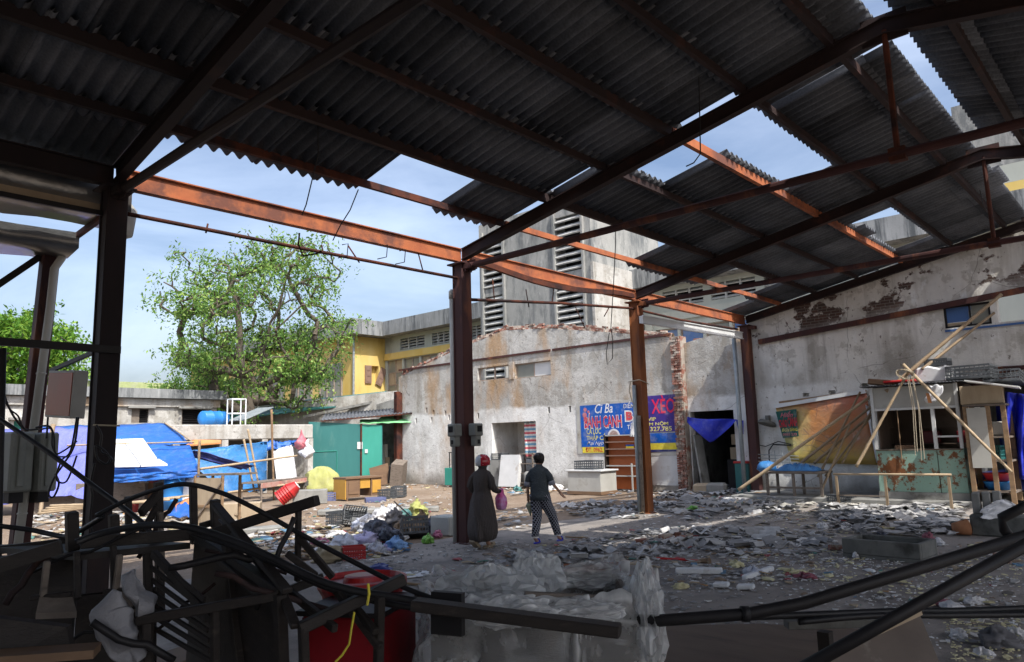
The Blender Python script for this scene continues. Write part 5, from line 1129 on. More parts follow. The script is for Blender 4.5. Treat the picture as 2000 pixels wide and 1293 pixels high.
# low table covered with navy tarpaulin at the right edge
tt = thing('covered_table', 'low table under a dusty navy tarpaulin at the right edge', 'table', G(1960, 985))
X0_, Y0_ = G(1915, 985)[:2]; zt_ = Hd(1960, 925, G(1915, 985))
rows_ = []
for i in range(16):
    row = []
    for j in range(20):
        u = (j/19-.5)*2; v = (i/15-.5)*2; r_ = max(abs(u), abs(v)); z = zt_+.05*math.cos(u*1.5)+.02*nse(u*3, v*3)-(max(0, r_-.8)*1.9)+.10*(nse(u*6, v*6))*max(0, r_-.75)*2
        row.append((X0_+.75+v*.85, Y0_-.95+u*1.15, z))
    rows_.append(row)
b = MB(); b.grid(rows_, (0, 0, -.012)); b.build('tarp_cover', MT['tarpnavy'], tt, smooth=True)
for dx, dy in ((.15, -.05), (.15, -1.8), (1.35, -.05), (1.35, -1.8)): b = MB(); b.bx(X0_+dx-.03, X0_+dx+.03, Y0_+dy-.03, Y0_+dy+.03, 0, zt_-.06); b.build('leg', MT['woodgrey'], tt)
b = MB(); b.bx(X0_+.1, X0_+1.4, Y0_-1.85, Y0_, zt_-.08, zt_-.04); b.build('board', MT['woodgrey'], tt)
b = MB(); q = V(X0_-.12, Y0_+.1, zt_-.32); b.tube([q, q+V(.02, -.28, .2), q+V(.05, -.75, -.1)], .025, 6); b.build('orange_edge', MT['orangecloth'], tt)
# low rail frame before the kiosk
p0, p1, p2 = G(1634, 972), G(1745, 970), G(1866, 968); xr_ = 17.9
rl = thing('low_rail', 'low worn wooden rail frame standing in front of the kiosk', 'rail', AX(1740, 965, xr_))
zt_ = AX(1740, 927, xr_)[2]; ya, yb = AX(1628, 930, xr_)[1], AX(1858, 926, xr_)[1]
b = MB(); b.tube([(xr_, ya, zt_), (xr_, yb, zt_+.01)], .024, 8); b.build('top_bar', MT['bamboolt'], rl, smooth=True)
for y in (ya-.06, (ya+yb)/2+.1, yb+.06): b = MB(); b.bar((xr_, y, 0), (xr_, y, zt_-.035), .05, .05); b.build('leg', MT['bamboo'], rl)
b = MB(); b.bar((xr_, ya-.08, zt_*.35), (xr_, (ya+yb)/2+.12, zt_*.35), .03, .03); b.build('lower_bar', MT['woodgrey'], rl)
crate(G(1642, 984), 1.2, 'charcoal plastic crate on the floor at the end of the low rail', (.5, .35, .22)); crate(G(1880, 985), R3(.5, 0, .9), 'dark plastic crate tipped against the concrete blocks', (.55, .4, .3))
b = MB(); p = G(1510, 975); b.box((p[0], p[1], .05), (.9, 1.6, .03), R3(.02, .03, .3)); b.box((p[0]+.1, p[1]-.1, .10), (.8, 1.4, .03), R3(.02, -.03, .1)); b.build('flat_board', MT['wood'], None, 'flat wooden board lying on debris near the shed wall', 'board')
# concrete blocks, low wall and white plastic
p = G(1915, 1047); h1_ = Hd(1910, 1005, p); h2_ = Hd(1908, 963, p)
b = MB(); b.bx(p[0]-.05, p[0]+.35, p[1]-1.9, p[1]+.12, 0, h1_); b.build('low_wall', MT['cementdk'], None, 'low dark cement wall at the right under the white plastic bag', 'wall', bevel=.03)
for k in range(3):
    y = p[1]+.02-k*.135; b = MB(); b.box((p[0]+.12+.05*k, y, (h1_+h2_)/2+.01*k), (.30, .115, h2_-h1_-.004), R3(0, .05*k, .12)); b.build('concrete_block', MT['cement'], None, ('first upright concrete block on the low dark wall', 'middle upright concrete block on the low dark wall', 'last upright concrete block beside the white plastic bag')[k], 'block', 'concrete blocks on the low wall', bevel=.015)
rows_ = []
for i in range(12):
    row = []
    for j in range(14):
        u, v = j/13, i/11; px = 1913+75*u+8*math.sin(v*3); py = 1000-24*math.sin(u*2.6)+v*(10+24*math.sin(math.pi*u)**.7)-3*nse(u*5, v*5)
        row.append(AD(px, py, dep(p)-.15-.1*v+.06*nse(u*6, v*6, 2)))
    rows_.append(row)
b = MB(); b.grid(rows_, (.01, .01, 0)); b.build('white_bag', MT['whitecloth'], None, 'white plastic bag with faded red print draped over the low wall', 'bag', smooth=True)
# cement trough
p = G(1655, 1090); q = G(1790, 1103); d_ = (q-p)/np.linalg.norm(q-p); n_ = np.array([-d_[1], d_[0], 0]); n_ = n_ if n_@FW > 0 else -n_
L_ = np.linalg.norm(q-p)+.12; h_ = .26; W_ = .62
tr = thing('cement_trough', 'dark rectangular cement trough standing on the littered shed floor', 'trough', (p+q)/2)
R_ = Matrix((V(d_), V(n_), V(0, 0, 1))).transposed(); c_ = V((p+q)/2)+V(n_)*W_/2
b = MB(); b.box(c_+V(0, 0, .03), (L_, W_, .06), R_); b.build('base', MT['cementdk'], tr)
for s_ in (-1, 1):
    b = MB(); b.box(c_+R_ @ V(0, s_*(W_/2-.03), h_/2+.031), (L_, .06, h_-.06), R_); b.build('long_wall', MT['cementdk'], tr, bevel=.01)
    b = MB(); b.box(c_+R_ @ V(s_*(L_/2-.03), 0, h_/2+.03), (.06, W_-.124, h_-.062), R_); b.build('end_wall', MT['cementdk'], tr, bevel=.01)
b = MB(); b.tube([G(1283, 1096)+[0, 0, .04], G(1368, 1100)+[0, 0, .03]], .016, 7); ob = b.build('broom', MT['red'], None, 'red handled broom lying on the shed floor', 'broom')
b = MB(); b.tube([G(1366, 1100)+[0, 0, .03], G(1386, 1102)+[0, 0, .035]], [.025, .055], 8); b.build('broom_head', MT['wood'], ob)
# ------------------------------------------------------------------ left side: tarpaulin stalls in the yard
def cloth4(name, cor, mat, label, cat='tarp', n1=22, n2=14, amp=.08, sag=.1, parent=None, th=(0, .0, -.012), fold=0, group=None):
    P4 = [AD(*c) for c in cor]; rows_ = []
    for i in range(n2):
        v = i/(n2-1); row = []
        for j in range(n1):
            u = j/(n1-1); p = (P4[0]*(1-u)+P4[1]*u)*(1-v)+(P4[3]*(1-u)+P4[2]*u)*v
            w = amp*nse(u*4+cor[0][0], v*3, 1)+amp*.5*nse(u*11, v*7+cor[0][1], 2); sg_ = -sag*4*u*(1-u)*4*v*(1-v)*.25
            f_ = fold*math.sin(u*n1*.9+nse(v*2, 5)*2)*(.4+.6*v)
            d = ray(cor[0][0], cor[0][1]); row.append(p+np.array([0, 0, w+sg_])+d*(f_+w*.8))
        rows_.append(row)
    b = MB(); b.grid(rows_, th); return b.build(name, mat, parent, label, cat, group, smooth=True)
cloth4('blue_tarp', ((70, 832, 26), (322, 827, 26), (377, 866, 22.6), (183, 871, 22.6)), MT['tarp'], 'bright blue tarpaulin roof stretched over the yard stalls', amp=.10, sag=.35)
cloth4('blue_tarp', ((186, 872, 22.4), (370, 868, 22.4), (391, 920, 20.4), (214, 932, 20.4)), MT['tarp'], 'lower blue tarpaulin sheet under the white foam slabs', amp=.08, sag=.25)
cloth4('blue_tarp', ((214, 927, 20.35), (392, 917, 20.35), (389, 931, 20.3), (216, 944, 20.3)), MT['tarp'], 'wrinkled hanging edge strip of the lower blue tarpaulin', amp=.05, sag=0, fold=.05)
for (c, lab) in ((((200, 868, 22.25), (236, 867, 22.25), (266, 908, 20.75), (222, 910, 20.75)), 'left upper white foam panel on the blue tarpaulin'), (((238, 867, 22.25), (279, 866, 22.25), (306, 905, 20.8), (268, 907.5, 20.75)), 'right upper white foam panel on the blue tarpaulin'), (((222, 911, 20.7), (266, 909.5, 20.7), (273, 919, 20.3), (224, 920, 20.3)), 'left lower white foam panel on the blue tarpaulin'), (((268, 909.5, 20.7), (310, 907, 20.7), (327, 917, 20.3), (275, 919, 20.3)), 'right lower white foam panel on the blue tarpaulin')):
    b = MB(); b.prism([AD(*q)+[0, 0, .10] for q in c], (0, 0, .05)); b.build('foam_slab', MT['foam'], None, lab.replace('panel', 'slab'), 'foam slab', 'white foam slabs on the stall roof')
cloth4('violet_tarp', ((-40, 838, 24), (192, 836, 22.6), (196, 962, 20.6), (-40, 990, 21)), MT['tarpmauve'], 'faded violet blue tarpaulin wall hanging behind the columns', amp=.16, sag=.3, fold=.05)
cloth4('blue_tarp', ((352, 882, 24), (522, 862, 25.8), (521, 957, 25.8), (437, 961, 24)), MT['tarpcyan'], 'worn light blue tarpaulin wall behind the bamboo railing', amp=.10, sag=0, fold=.06)
cloth4('blue_tarp', ((345, 884, 22.3), (382, 880, 22.3), (500, 910, 23), (470, 917, 23)), MT['tarpnavy'], 'dark folded blue tarpaulin edge tied to the bamboo post', amp=.06, n2=6)
cloth4('blue_tarp', ((520, 862, 27), (600, 858, 27.5), (600, 868, 27.3), (520, 880, 26.8)), MT['tarp'], 'bunched blue tarpaulin tied under the concrete beam', amp=.15, n2=6)
cloth4('quilt', ((533, 880, 25.2), (571, 868, 25.6), (580, 932, 25.4), (540, 937, 25)), MT['whitecloth'], 'grey white quilt hung beside the bamboo post', 'quilt', amp=.05, fold=.02)
b = MB(); b.prism([AD(*q) for q in ((363, 872, 26), (432, 867, 26), (432, 862, 26.5), (375, 861, 26.5))], (0, 0, .05)); b.build('orange_sheet', MT['orangecloth'], None, 'orange sheet edge showing under the concrete beam', 'sheet')
def pole(x0, y0, D0, x1, y1, D1, r, lab, mat='bamboolt', ground=False):
    p, q = AD(x0, y0, D0), AD(x1, y1, D1)
    if ground: q = np.array([q[0], q[1], 0])
    o = bamboo(p, q, r, lab, mat); o['group'] = 'bamboo poles of the yard stalls'; return o
pole(219, 868, 20.3, 213, 990, 20.3, .06, 'bamboo post at the front corner of the foam slab stall', 'bamboo', True)
pole(390, 860, 20.4, 387, 945, 20.4, .05, 'bamboo post at the right corner of the lower tarpaulin', 'bamboo', True)
pole(131, 870, 21.8, 377, 863, 22, .035, 'thin bamboo rail along the ridge of the stall roof')
pole(322, 826, 25.8, 378, 864, 22.2, .04, 'bamboo rafter at the right edge of the bright blue roof')
pole(391, 916, 21.5, 580, 890, 24, .05, 'upper bamboo rail in front of the light blue tarpaulin')
pole(445, 962, 22.5, 592, 942, 24.5, .05, 'lower bamboo rail in front of the light blue tarpaulin')
pole(476, 858, 23.4, 497, 960, 23.2, .05, 'left leaning bamboo of the pair before the light blue tarpaulin')
pole(484, 838, 23.5, 507, 958, 23.3, .05, 'right leaning bamboo of the pair before the light blue tarpaulin')
pole(530, 800, 24.2, 536, 948, 24.2, .055, 'tall bamboo post in front of the hanging quilt', 'wood', True)
pole(104, 830, 21.5, 78, 1005, 20, .09, 'thick tan post in front of the violet tarpaulin', 'bamboo', True)
for i in range(4): pole(75+8*i, 1003-5*i, 19.8, 372-20*i, 968+4*i, 19.2, .05, ('long bamboo pole lying nearest the stall counters', 'long bamboo pole lying second from the stall counters', 'long bamboo pole lying third from the stall counters', 'long bamboo pole lying furthest out from the stall counters')[i])
# stall counters and goods in the shade of the tarps
def boxat(name, px, py, D, size, mat, lab, cat, rz=.2, ground=True, bevel=.01, z=None):
    p = AD(px, py, D); zz = 0 if ground else (p[2] if z is None else z)
    b = MB(); b.box((p[0], p[1], zz+size[2]/2), size, rotz(rz)); return b.build(name, MT[mat], None, lab, cat, bevel=bevel)
boxat('counter', 225, 980, 21.2, (1.9, .7, .85), 'woodgrey', 'dim wooden counter under the foam slab stall roof', 'counter', -.75)
boxat('counter', 300, 975, 21.5, (1.2, .7, .8), 'cabwood', 'brown counter under the right part of the stall roof', 'counter', -.75)
boxat('counter', 120, 985, 21.4, (1.6, .7, .7), 'woodgrey', 'low dim table below the violet tarpaulin', 'counter', -.75)
for i, (px, py, s_, m, lab) in enumerate(((198, 940, .3, 'white', 'white bucket like box on the dim wooden counter'), (216, 942, .28, 'red', 'red box on the dim wooden counter'), (240, 940, .32, 'bluedrum', 'blue box on the dim wooden counter'), (285, 940, .34, 'cement', 'grey pot box on the brown counter'), (300, 936, .25, 'maroon', 'maroon box on the brown counter'), (262, 975, .35, 'maroon', 'dark red box in front of the stall counters'))):
    p = AD(px, py, 21); b = MB(); z_ = .86 if i < 3 else (.81 if i < 5 else 0); b.lathe((p[0], p[1], z_), [(0, 0), (s_*.5, 0), (s_*.6, s_*.9), (s_*.55, s_), (0, s_)], 10); b.build('stall_goods', MT[m], None, lab, 'container', smooth=False)
p = AD(340, 965, 20.6); b = MB(); b.lathe((p[0], p[1], 0), [(0, 0), (.27, 0), (.29, .3), (.31, .32), (.29, .35), (.29, .7), (.31, .72), (.28, .76), (.26, .95), (0, .95)], 18); b.build('plastic_drum', MT['bluedrum'], None, 'blue plastic drum standing under the edge of the stall tarpaulin', 'drum', smooth=True)
p = AD(372, 955, 20.8); b = MB(); b.lathe((p[0], p[1], 0), [(0, 0), (.2, .02), (.3, .3), (.26, .7), (.1, .9), (0, .92)], 12); b.build('white_sack', MT['whitecloth'], None, 'white sack standing beside the blue drum of the stall', 'sack', smooth=True)
# plywood cabinet
pA, pB = G(378, 1033), G(432, 1036); hA = Hd(385, 934, pA); dA = (pB-pA)/np.linalg.norm(pB-pA); nA = np.array([-dA[1], dA[0], 0]); nA = nA if nA@FW > 0 else -nA
cb = thing('plywood_cabinet', 'tall tan plywood cabinet standing open in the yard beside the wooden rubble', 'cabinet', pA)
b = MB(); b.prism([pA, pB, pB+[0, 0, hA], pA+[0, 0, hA]], nA*.02); b.build('back_panel', MT['ply'], cb)
for P_ in (pA, pB):
    b = MB(); b.bar(P_-dA*.0, P_+[0, 0, hA+.05], .05, .05); b.build('post', MT['wood'], cb)
    b = MB(); b.bar(P_+nA*.45, P_+nA*.45+[0, 0, hA+.05], .05, .05); b.build('post', MT['wood'], cb)
b = MB(); b.prism([pA+[0, 0, hA+.04], pB+dA*.5+[0, 0, hA+.06], pB+dA*.5+nA*.5+[0, 0, hA+.06], pA+nA*.5+[0, 0, hA+.04]], (0, 0, .04)); b.build('top', MT['woodgrey'], cb)
b = MB(); b.bar(pA+[0, 0, .1]-nA*.03, pB+[0, 0, hA-.1]-nA*.03, .02, .03); b.build('diagonal_brace', MT['woodgrey'], cb)
b = MB(); b.bar(pA+[0, 0, hA*.45]-nA*.02, pB+[0, 0, hA*.45]-nA*.02, .03, .05); b.build('rail', MT['wood'], cb)
cloth4('orange_cloth', ((342, 985, 18.6), (372, 970, 18.8), (376, 985, 18.4), (345, 1005, 18.2)), MT['orangecloth'], 'orange cloth thrown beside the plywood cabinet', 'cloth', 12, 8, .06)
cloth4('blue_cloth', ((325, 1005, 18.4), (350, 982, 18.6), (374, 984, 18.2), (372, 1012, 17.6)), MT['tarp'], 'blue cloth heap in front of the orange cloth', 'cloth', 12, 8, .08)
boxat('tan_block', 462, 1012, 17.6, (1.1, .5, .42), 'ply', 'low tan box lying on the ground right of the plywood cabinet', 'box', -.6)
p = G(490, 1042); b = MB(); b.box((p[0], p[1], .06), (1.2, .5, .12), rotz(-.5)); b.build('cement_slab', MT['cement'], None, 'short cement slab lying on the earth beyond the timber frame', 'slab', bevel=.02)
# red table, stools, covered motor, blocks
pA = G(505, 985); pB = G(600, 968); tbz = .62
rt_ = thing('red_table', 'worn long table with peeling red edge beside the red stools', 'table', (pA+pB)/2)
dA = (pB-pA)/np.linalg.norm(pB-pA); nA = np.array([-dA[1], dA[0], 0]); nA = nA if nA@FW > 0 else -nA
b = MB(); b.prism([pA+[0, 0, tbz], pB+[0, 0, tbz], pB+nA*.7+[0, 0, tbz], pA+nA*.7+[0, 0, tbz]], (0, 0, .04)); b.build('top', MT['woodgrey'], rt_)
b = MB(); b.bar(pA+dA*.1+[0, 0, tbz-.07]-nA*.02, pB-dA*.1+[0, 0, tbz-.07]-nA*.02, .02, .15); b.build('apron', simple('peeling_red_paint', (.45, .12, .10), (.55, .45, .38), 5, .7, .1), rt_)
for P_ in (pA+dA*.15, pB-dA*.15, pA+dA*.15+nA*.65, pB-dA*.15+nA*.65): b = MB(); b.bar(P_, P_+[0, 0, tbz-.003], .05, .05); b.build('leg', MT['woodgrey'], rt_)
p = V(G(545, 988)); ax = (V(RT)*.55+V(0, 0, .42)+V(FW)*.1).normalized(); st = thing('stool_stack', 'stack of red plastic stools tipped over in front of the worn table', 'stools', p)
for k in range(6):
    b = MB(); c_ = p+V(0, 0, .20)+ax*(.075*k); b.lathe(c_, [(.235, 0), (.245, .015), (.20, .10), (.15, .24), (.13, .26), (0, .26)], 18, ax); b.build('stool', MT['red'], st, smooth=False)
b = MB(); b.lathe(p+V(0, 0, .2)+ax*.64, [(0, 0), (.12, 0), (.12, .012), (0, .012)], 16, ax); b.build('white_cap', MT['white'], st)
boxat('cement_block', 606, 983, 22.2, (1.0, .55, .42), 'cement', 'rectangular cement block standing right of the red stools', 'block', -.6, bevel=.02)
p = G(628, 962); rows_ = []
b = MB(); b.rings([((p[0], p[1], z), .62*r_, .45*r_, -.6, (lambda t, z=z: 1+.10*math.sin(5*t+z*3)+.06*math.sin(9*t))) for z, r_ in ((0.02, .98), (.12, 1.02), (.25, 1), (.4, .97), (.55, .9), (.68, .8), (.8, .66), (.88, .5), (.93, .34), (.97, .1))], 40); b.v = [tuple(V(q)+V(.10*(.4-2*abs(nse(q[0]*2.1, q[1]*2.1, q[2]*2.1))), .08*(.4-2*abs(nse(q[0]*3+7, q[1]*3, q[2]*2.5))), .05*nse(q[0]*4, q[1]*4, q[2]*4))) for q in b.v]; b.build('covered_motor', MT['greencloth'], None, 'hump covered with olive green canvas before the green shack', 'covered motor', smooth=True)
crate(G(640, 978), -.6, 'small blue grey crate under the olive green canvas hump', (.5, .35, .26), 'crateblue')
for i, (px, py, m, r_) in enumerate(((588, 862, c_pink, .22), (600, 880, MT['whitecloth'], .26))):
    p = AD(px, py, 26.6); b = MB(); b.rings([((p[0], p[1], p[2]+z), r_*q, r_*q, 0, (lambda t: 1+.06*math.sin(6*t))) for z, q in ((-.30, .2), (-.26, .6), (-.18, .9), (-.05, .95), (.05, .8), (.15, .5), (.26, .22), (.42, .10))], 24); b.v = [tuple(V(q)+V(.12*(.4-2*abs(nse(q[0]*3, q[1]*3, q[2]*4))), .12*(.4-2*abs(nse(q[0]*4+3, q[1]*4, q[2]*5))), 0)) for q in b.v]; b.build('hanging_bag', m, None, ('pink bag hanging at the edge of the green shack', 'round white bag hanging at the edge of the green shack')[i], 'bag', smooth=True)
b = MB(); p = AD(575, 950, 26); b.lathe((p[0], p[1], .25), [(.05, 0), (.25, 0), (.25, .25), (.05, .25)], 14, (RT[0], RT[1], 0)); b.box((p[0], p[1], .42), (.9, .5, .16), rotz(-.7)); b.build('engine', MT['cementdk'], None, 'dark engine with wheel on the ground behind the red stools', 'engine')
# desk with two yellow doors
pA, pB = G(676, 979), G(745, 973); dA = (pB-pA)/np.linalg.norm(pB-pA); nA = np.array([-dA[1], dA[0], 0]); nA = nA if nA@FW > 0 else -nA; LA = np.linalg.norm(pB-pA); hD = Hd(690, 933, pA)
dk = thing('wooden_desk', 'old wooden desk with two yellow doors standing in the yard', 'desk', (pA+pB)/2); RA = Matrix((V(dA), V(nA), V(0, 0, 1))).transposed()
def dbox(nm, u0, u1, v0, v1, z0, z1, m): bb_ = MB(); bb_.box(V(pA)+V(dA)*(u0+u1)/2+V(nA)*(v0+v1)/2+V(0, 0, (z0+z1)/2), (u1-u0, v1-v0, z1-z0), RA); return bb_.build(nm, MT[m], dk)
dbox('top', -.04, LA+.04, -.04, .74, hD-.05, hD, 'cabwood'); dbox('side_panel', 0, LA*.38, .001, .7, .1, hD-.053, 'cabwood'); dbox('side_panel', LA*.70, LA, .001, .7, .1, hD-.053, 'cabwood')
dbox('door', LA*.06, LA*.33, -.02, -.001, .2, hD-.12, 'cabwood'); dbox('door', LA*.73, LA*.97, -.02, -.001, .2, hD-.12, 'yellowwood'); dbox('drawer', LA*.40, LA*.68, .02, .6, hD*.5, hD-.06, 'yellowwood')
for u in (.02, LA-.06): dbox('leg', u, u+.05, .0, .06, 0, .098, 'cabwood')
dbox('panel', -.035, -.004, 0, .7, .05, hD-.053, 'yellowwood')
crate(G(757, 974), .3, 'charcoal plastic crate standing nearest the wooden desk', (.55, .4, .3)); crate(G(779, 970), .7, 'charcoal plastic crate tilted behind the first one near the desk', (.6, .42, .34)); crate(G(733, 980), -.5, 'flat blue plastic tray in front of the wooden desk', (.6, .4, .13), 'crateblue')
# leaning cupboard
p = G(775, 948); lc = thing('leaning_cupboard', 'broken brown cupboard leaning at the foot of the ruined wall', 'cupboard', p); Rl = R3(D2R(8), D2R(-12), .65)
b = MB(); b.box(V(p)+V(.1, 0, .5), (.9, .5, .95), Rl); b.build('body', MT['woodgrey'], lc)
b = MB(); b.box(V(p)+V(-.45, .55, .42), (.06, .85, .85), R3(D2R(-14), D2R(10), .5)); b.build('door', MT['cabwood'], lc)
b = MB(); b.box(V(p)+V(-.13, .15, .5), (.5, .2, .7), Rl); b.build('open_shelf', MT['black'], lc)
# cement threshold in the yard
p = G(740, 1003); b = MB(); b.box((p[0], p[1], .07), (3.0, .35, .14), rotz(-.78)); b.build('cement_kerb', MT['cement'], None, 'low cement kerb crossing the yard behind the rubbish heap', 'kerb', bevel=.03)
# ------------------------------------------------------------------ neighbouring frame, gutter and boxes at the left
nf = thing('neighbour_frame', 'rusty column and braces of the dismantled neighbouring shed at the left', 'frame', (3.14, 11.75, 0))
tp, bt_ = AY(100, 480, 11.75), AY(38, 1060, 11.75); dv = (tp-bt_)/(tp[2]-bt_[2]); b0 = bt_-dv*bt_[2]
b = MB(); b.bar(b0, b0+dv*4.55, .21, .21, (1, 0, 0)); b.build('column', MT['rustcol'], nf, bevel=.01)
for (a, c, w) in (((-30, 455), (128, 483), .16), ((-30, 574), (92, 492), .09), ((-30, 470), (70, 462), .08)):
    b = MB(); b.bar(AY(a[0], a[1], 11.8), AY(c[0], c[1], 11.8), w*.6, w); b.build('brace', MT['darksteel'], nf)
b = MB(); b.bar(AY(132, 474, 11.6), (3.2, 9.45, AX(193, 425, 3.2)[2]), .06, .07); b.build('red_brace', MT['rust'], nf)
b = MB(); q = [AY(126, 488, 11.5), AY(120, 505, 11.5), AY(106, 525, 11.52), AY(98, 600, 11.55)]; q.append(np.array([q[3][0]-.22, 11.55, .0])); 
b.tube(q, .055, 10)
for t in (.25, .5, .75): pm_ = q[3]*(1-t)+q[4]*t; b.tube([pm_+[0, 0, .01], pm_-[0, 0, .01]], .064, 10)
b.build('downpipe', MT['pvc'], None, 'pale pvc downpipe running down beside the neighbouring rusty column', 'pipe', smooth=True)
def trough(name, x0, x1, y0, y1, z, h, lab):
    sec = [(y0, z+h), (y0, z), (y1, z), (y1, z+h)]; n = 26; rows_ = []
    for i in range(n):
        x = x0+(x1-x0)*i/(n-1); rows_.append([(x, y+.05*nse(x*2.1, y, z), zz+.055*nse(x*1.9, y*3, 4)+.03*nse(x*4.7, y*2)) for y, zz in [(y0, z+h), (y0, z+h*.5), (y0, z), ((y0+y1)/2, z-.02), (y1, z), (y1, z+h*.5), (y1, z+h)]])
    b = MB(); b.grid(rows_); o = b.build(name, MT['tinmetal'], None, lab, 'gutter', smooth=True, fix=False)
trough('zinc_gutter', -6, 3.45, 9.62, 10.7, 4.74, .36, 'dented zinc box gutter along the eave above the left column')
trough('zinc_gutter', -6, 3.3, 11.05, 11.95, 4.50, .22, 'lower dented zinc gutter on the neighbouring column head')
b = MB(); b.bar((-6, 9.55, 4.70), (3.1, 9.55, 4.66), .03, .11); b.build('gutter_board', MT['ply'], None, 'pale board under the upper zinc gutter', 'board')
b = MB(); b.bar((-6, 9.4, 4.57), (3.05, 9.4, 4.56), .04, .06); b.build('gutter_rail', MT['darksteel'], None, 'black steel rail under the gutter board', 'rail')
b = MB(); b.tube([(3.3, 9.85, 4.95), (3.45, 9.75, 4.72), (3.42, 9.7, 4.45), (3.3, 9.65, 4.4)], [.13, .12, .09, .08], 10); b.build('gutter_outlet', MT['pvc'], None, 'grey pvc elbow at the gutter end behind the left column', 'pipe', smooth=True)
b = MB(); a, c = AY(-40, 664, 9.12), AY(235, 684, 9.12); b.bar(a, c, .05, .085); b.build('cross_bar', MT['darksteel'], None, 'dark horizontal steel bar fixed across the left column', 'bar')
lb_ = thing('lightbox_sign', 'dead lightbox sign with red brown face hung by the left column', 'sign', AD(128, 820, 9.4)); p = AD(130, 770, 9.4)
b = MB(); b.box(p, (.17, .72, .60), R3(D2R(4), 0, .12)); b.build('case', MT['offwhite'], lb_, bevel=.01)
b = MB(); b.box(V(p)+rotz(.12) @ V(-.09, 0, 0), (.012, .66, .54), R3(D2R(4), 0, .12)); b.build('face', simple('burnt_red_acrylic', (.36, .10, .06), (.26, .12, .07), 2, .4, .05, (1, 1, .5)), lb_)
b = MB(); b.bar(V(p)+V(-.08, .42, .33), V(3.1, 9.4, p[2]+.46), .04, .05); b.bar(V(p)+V(-.09, .37, .33), V(p)+V(-.09, .37, -.55), .02, .02); b.build('bracket', MT['darksteel'], lb_)
for i, (px, lab, w) in enumerate(((31, 'grey electric cabinet on the left flank of the neighbouring column', .30), (84, 'grey electric cabinet on the right flank of the neighbouring column', .24))):
    p = AY(px, 902, 11.45); bx_ = thing('electric_cabinet', lab, 'electric cabinet', (p[0], p[1], p[2]-.42), 'electric cabinets on the column')
    b = MB(); b.box(p, (w, .3, .78), rotz(.25)); b.build('case', MT['meterbox'], bx_, bevel=.025)
    b = MB(); b.box(V(p)+V(.02, -.17, .03), (w*.28, .03, .70), rotz(.25)); b.build('door_rib', MT['meterbox'], bx_, bevel=.01)
    b = MB(); b.box(V(p)+V(-.02, 0, -.46), (w*.6, .2, .14), rotz(.25)); b.build('cable_gland', MT['darksteel'], bx_)
# black cables
def cab(pts, lab, r=.012, D=8.4):
    b = MB(); P_ = [AD(*(q if len(q) == 3 else (*q, D))) for q in pts]; 
    # smooth the run
    S = []
    for i in range(len(P_)-1):
        p0, p1, p2, p3 = P_[max(i-1, 0)], P_[i], P_[i+1], P_[min(i+2, len(P_)-1)]
        for t in np.linspace(0, 1, 6)[:-1]: S.append(.5*((2*p1)+(-p0+p2)*t+(2*p0-5*p1+4*p2-p3)*t*t+(-p0+3*p1-3*p2+p3)*t**3))
    S.append(P_[-1]); b.tube(S, r, 6); return b.build('black_cable', MT['rubber'], None, lab, 'cable', smooth=True)
cab([(153, 815), (145, 870), (125, 905), (105, 935), (95, 965), (105, 970), (115, 945), (108, 925)], 'black cable dropping from the lightbox sign into a loop', .012, 8.8)
cab([(150, 815), (138, 880), (120, 900), (110, 935), (130, 940), (150, 890)], 'black cable swinging between the lightbox and the left column', .011, 8.7)
cab([(70, 835), (95, 832), (105, 850), (108, 885), (125, 880), (150, 862)], 'black cable arching over the electric cabinets', .012, 9.2)
cab([(75, 840), (100, 838), (102, 870), (112, 890), (128, 892)], 'second black cable arching over the electric cabinets', .010, 9.25)
cab([(188, 830), (198, 850), (196, 880), (212, 890), (219, 900), (205, 906), (190, 895), (186, 870)], 'black cable looped on the right of the left column', .012, 8.2)
cab([(188, 870), (205, 880), (215, 895), (208, 906), (195, 900)], 'smaller black cable loop on the right of the left column', .010, 8.15)
cab([(5, 760), (15, 790), (28, 815), (48, 838), (75, 838)], 'black cable sagging at the left picture edge toward the cabinets', .012, 8.8)
cab([(8, 780), (20, 800), (35, 812), (42, 830), (50, 840)], 'thin black cable beside the sagging cable at the left edge', .010, 8.8)
cab([(185, 905), (178, 940), (180, 970), (176, 1010), (180, 1040)], 'black cable running down the left column', .012, 8.1)
b = MB(); z_ = AX(185, 832, 3.14)[2]; b.tube([(3.0, 9.19, z_), (3.28, 9.19, z_-.01), (3.28, 9.45, z_)], .01, 5); b.build('tie_wire', MT['rope'], None, 'pale wire ring tied round the left column', 'wire')
# ------------------------------------------------------------------ foreground: heaped dark furniture, hoses, plastic
def plank(x0, y0, D0, x1, y1, D1, w, h, b=None, up=(0, 0, 1)):
    b = b or MB(); return b.bar(AD(x0, y0, D0), AD(x1, y1, D1), w*.74, h*.74, up)
def part(nm, par, mat, *a, **k): return plank(*a, **k).build(nm, MT[mat], par, bevel=.004)
b = MB(); b.tube([AD(4, 680, 6.4), np.array([*AD(6, 1060, 6.4)[:2], 0])], .035, 8); b.build('steel_post', MT['darksteel'], None, 'dark thin steel post at the left picture edge', 'post', smooth=True)
W = 'wooddark'
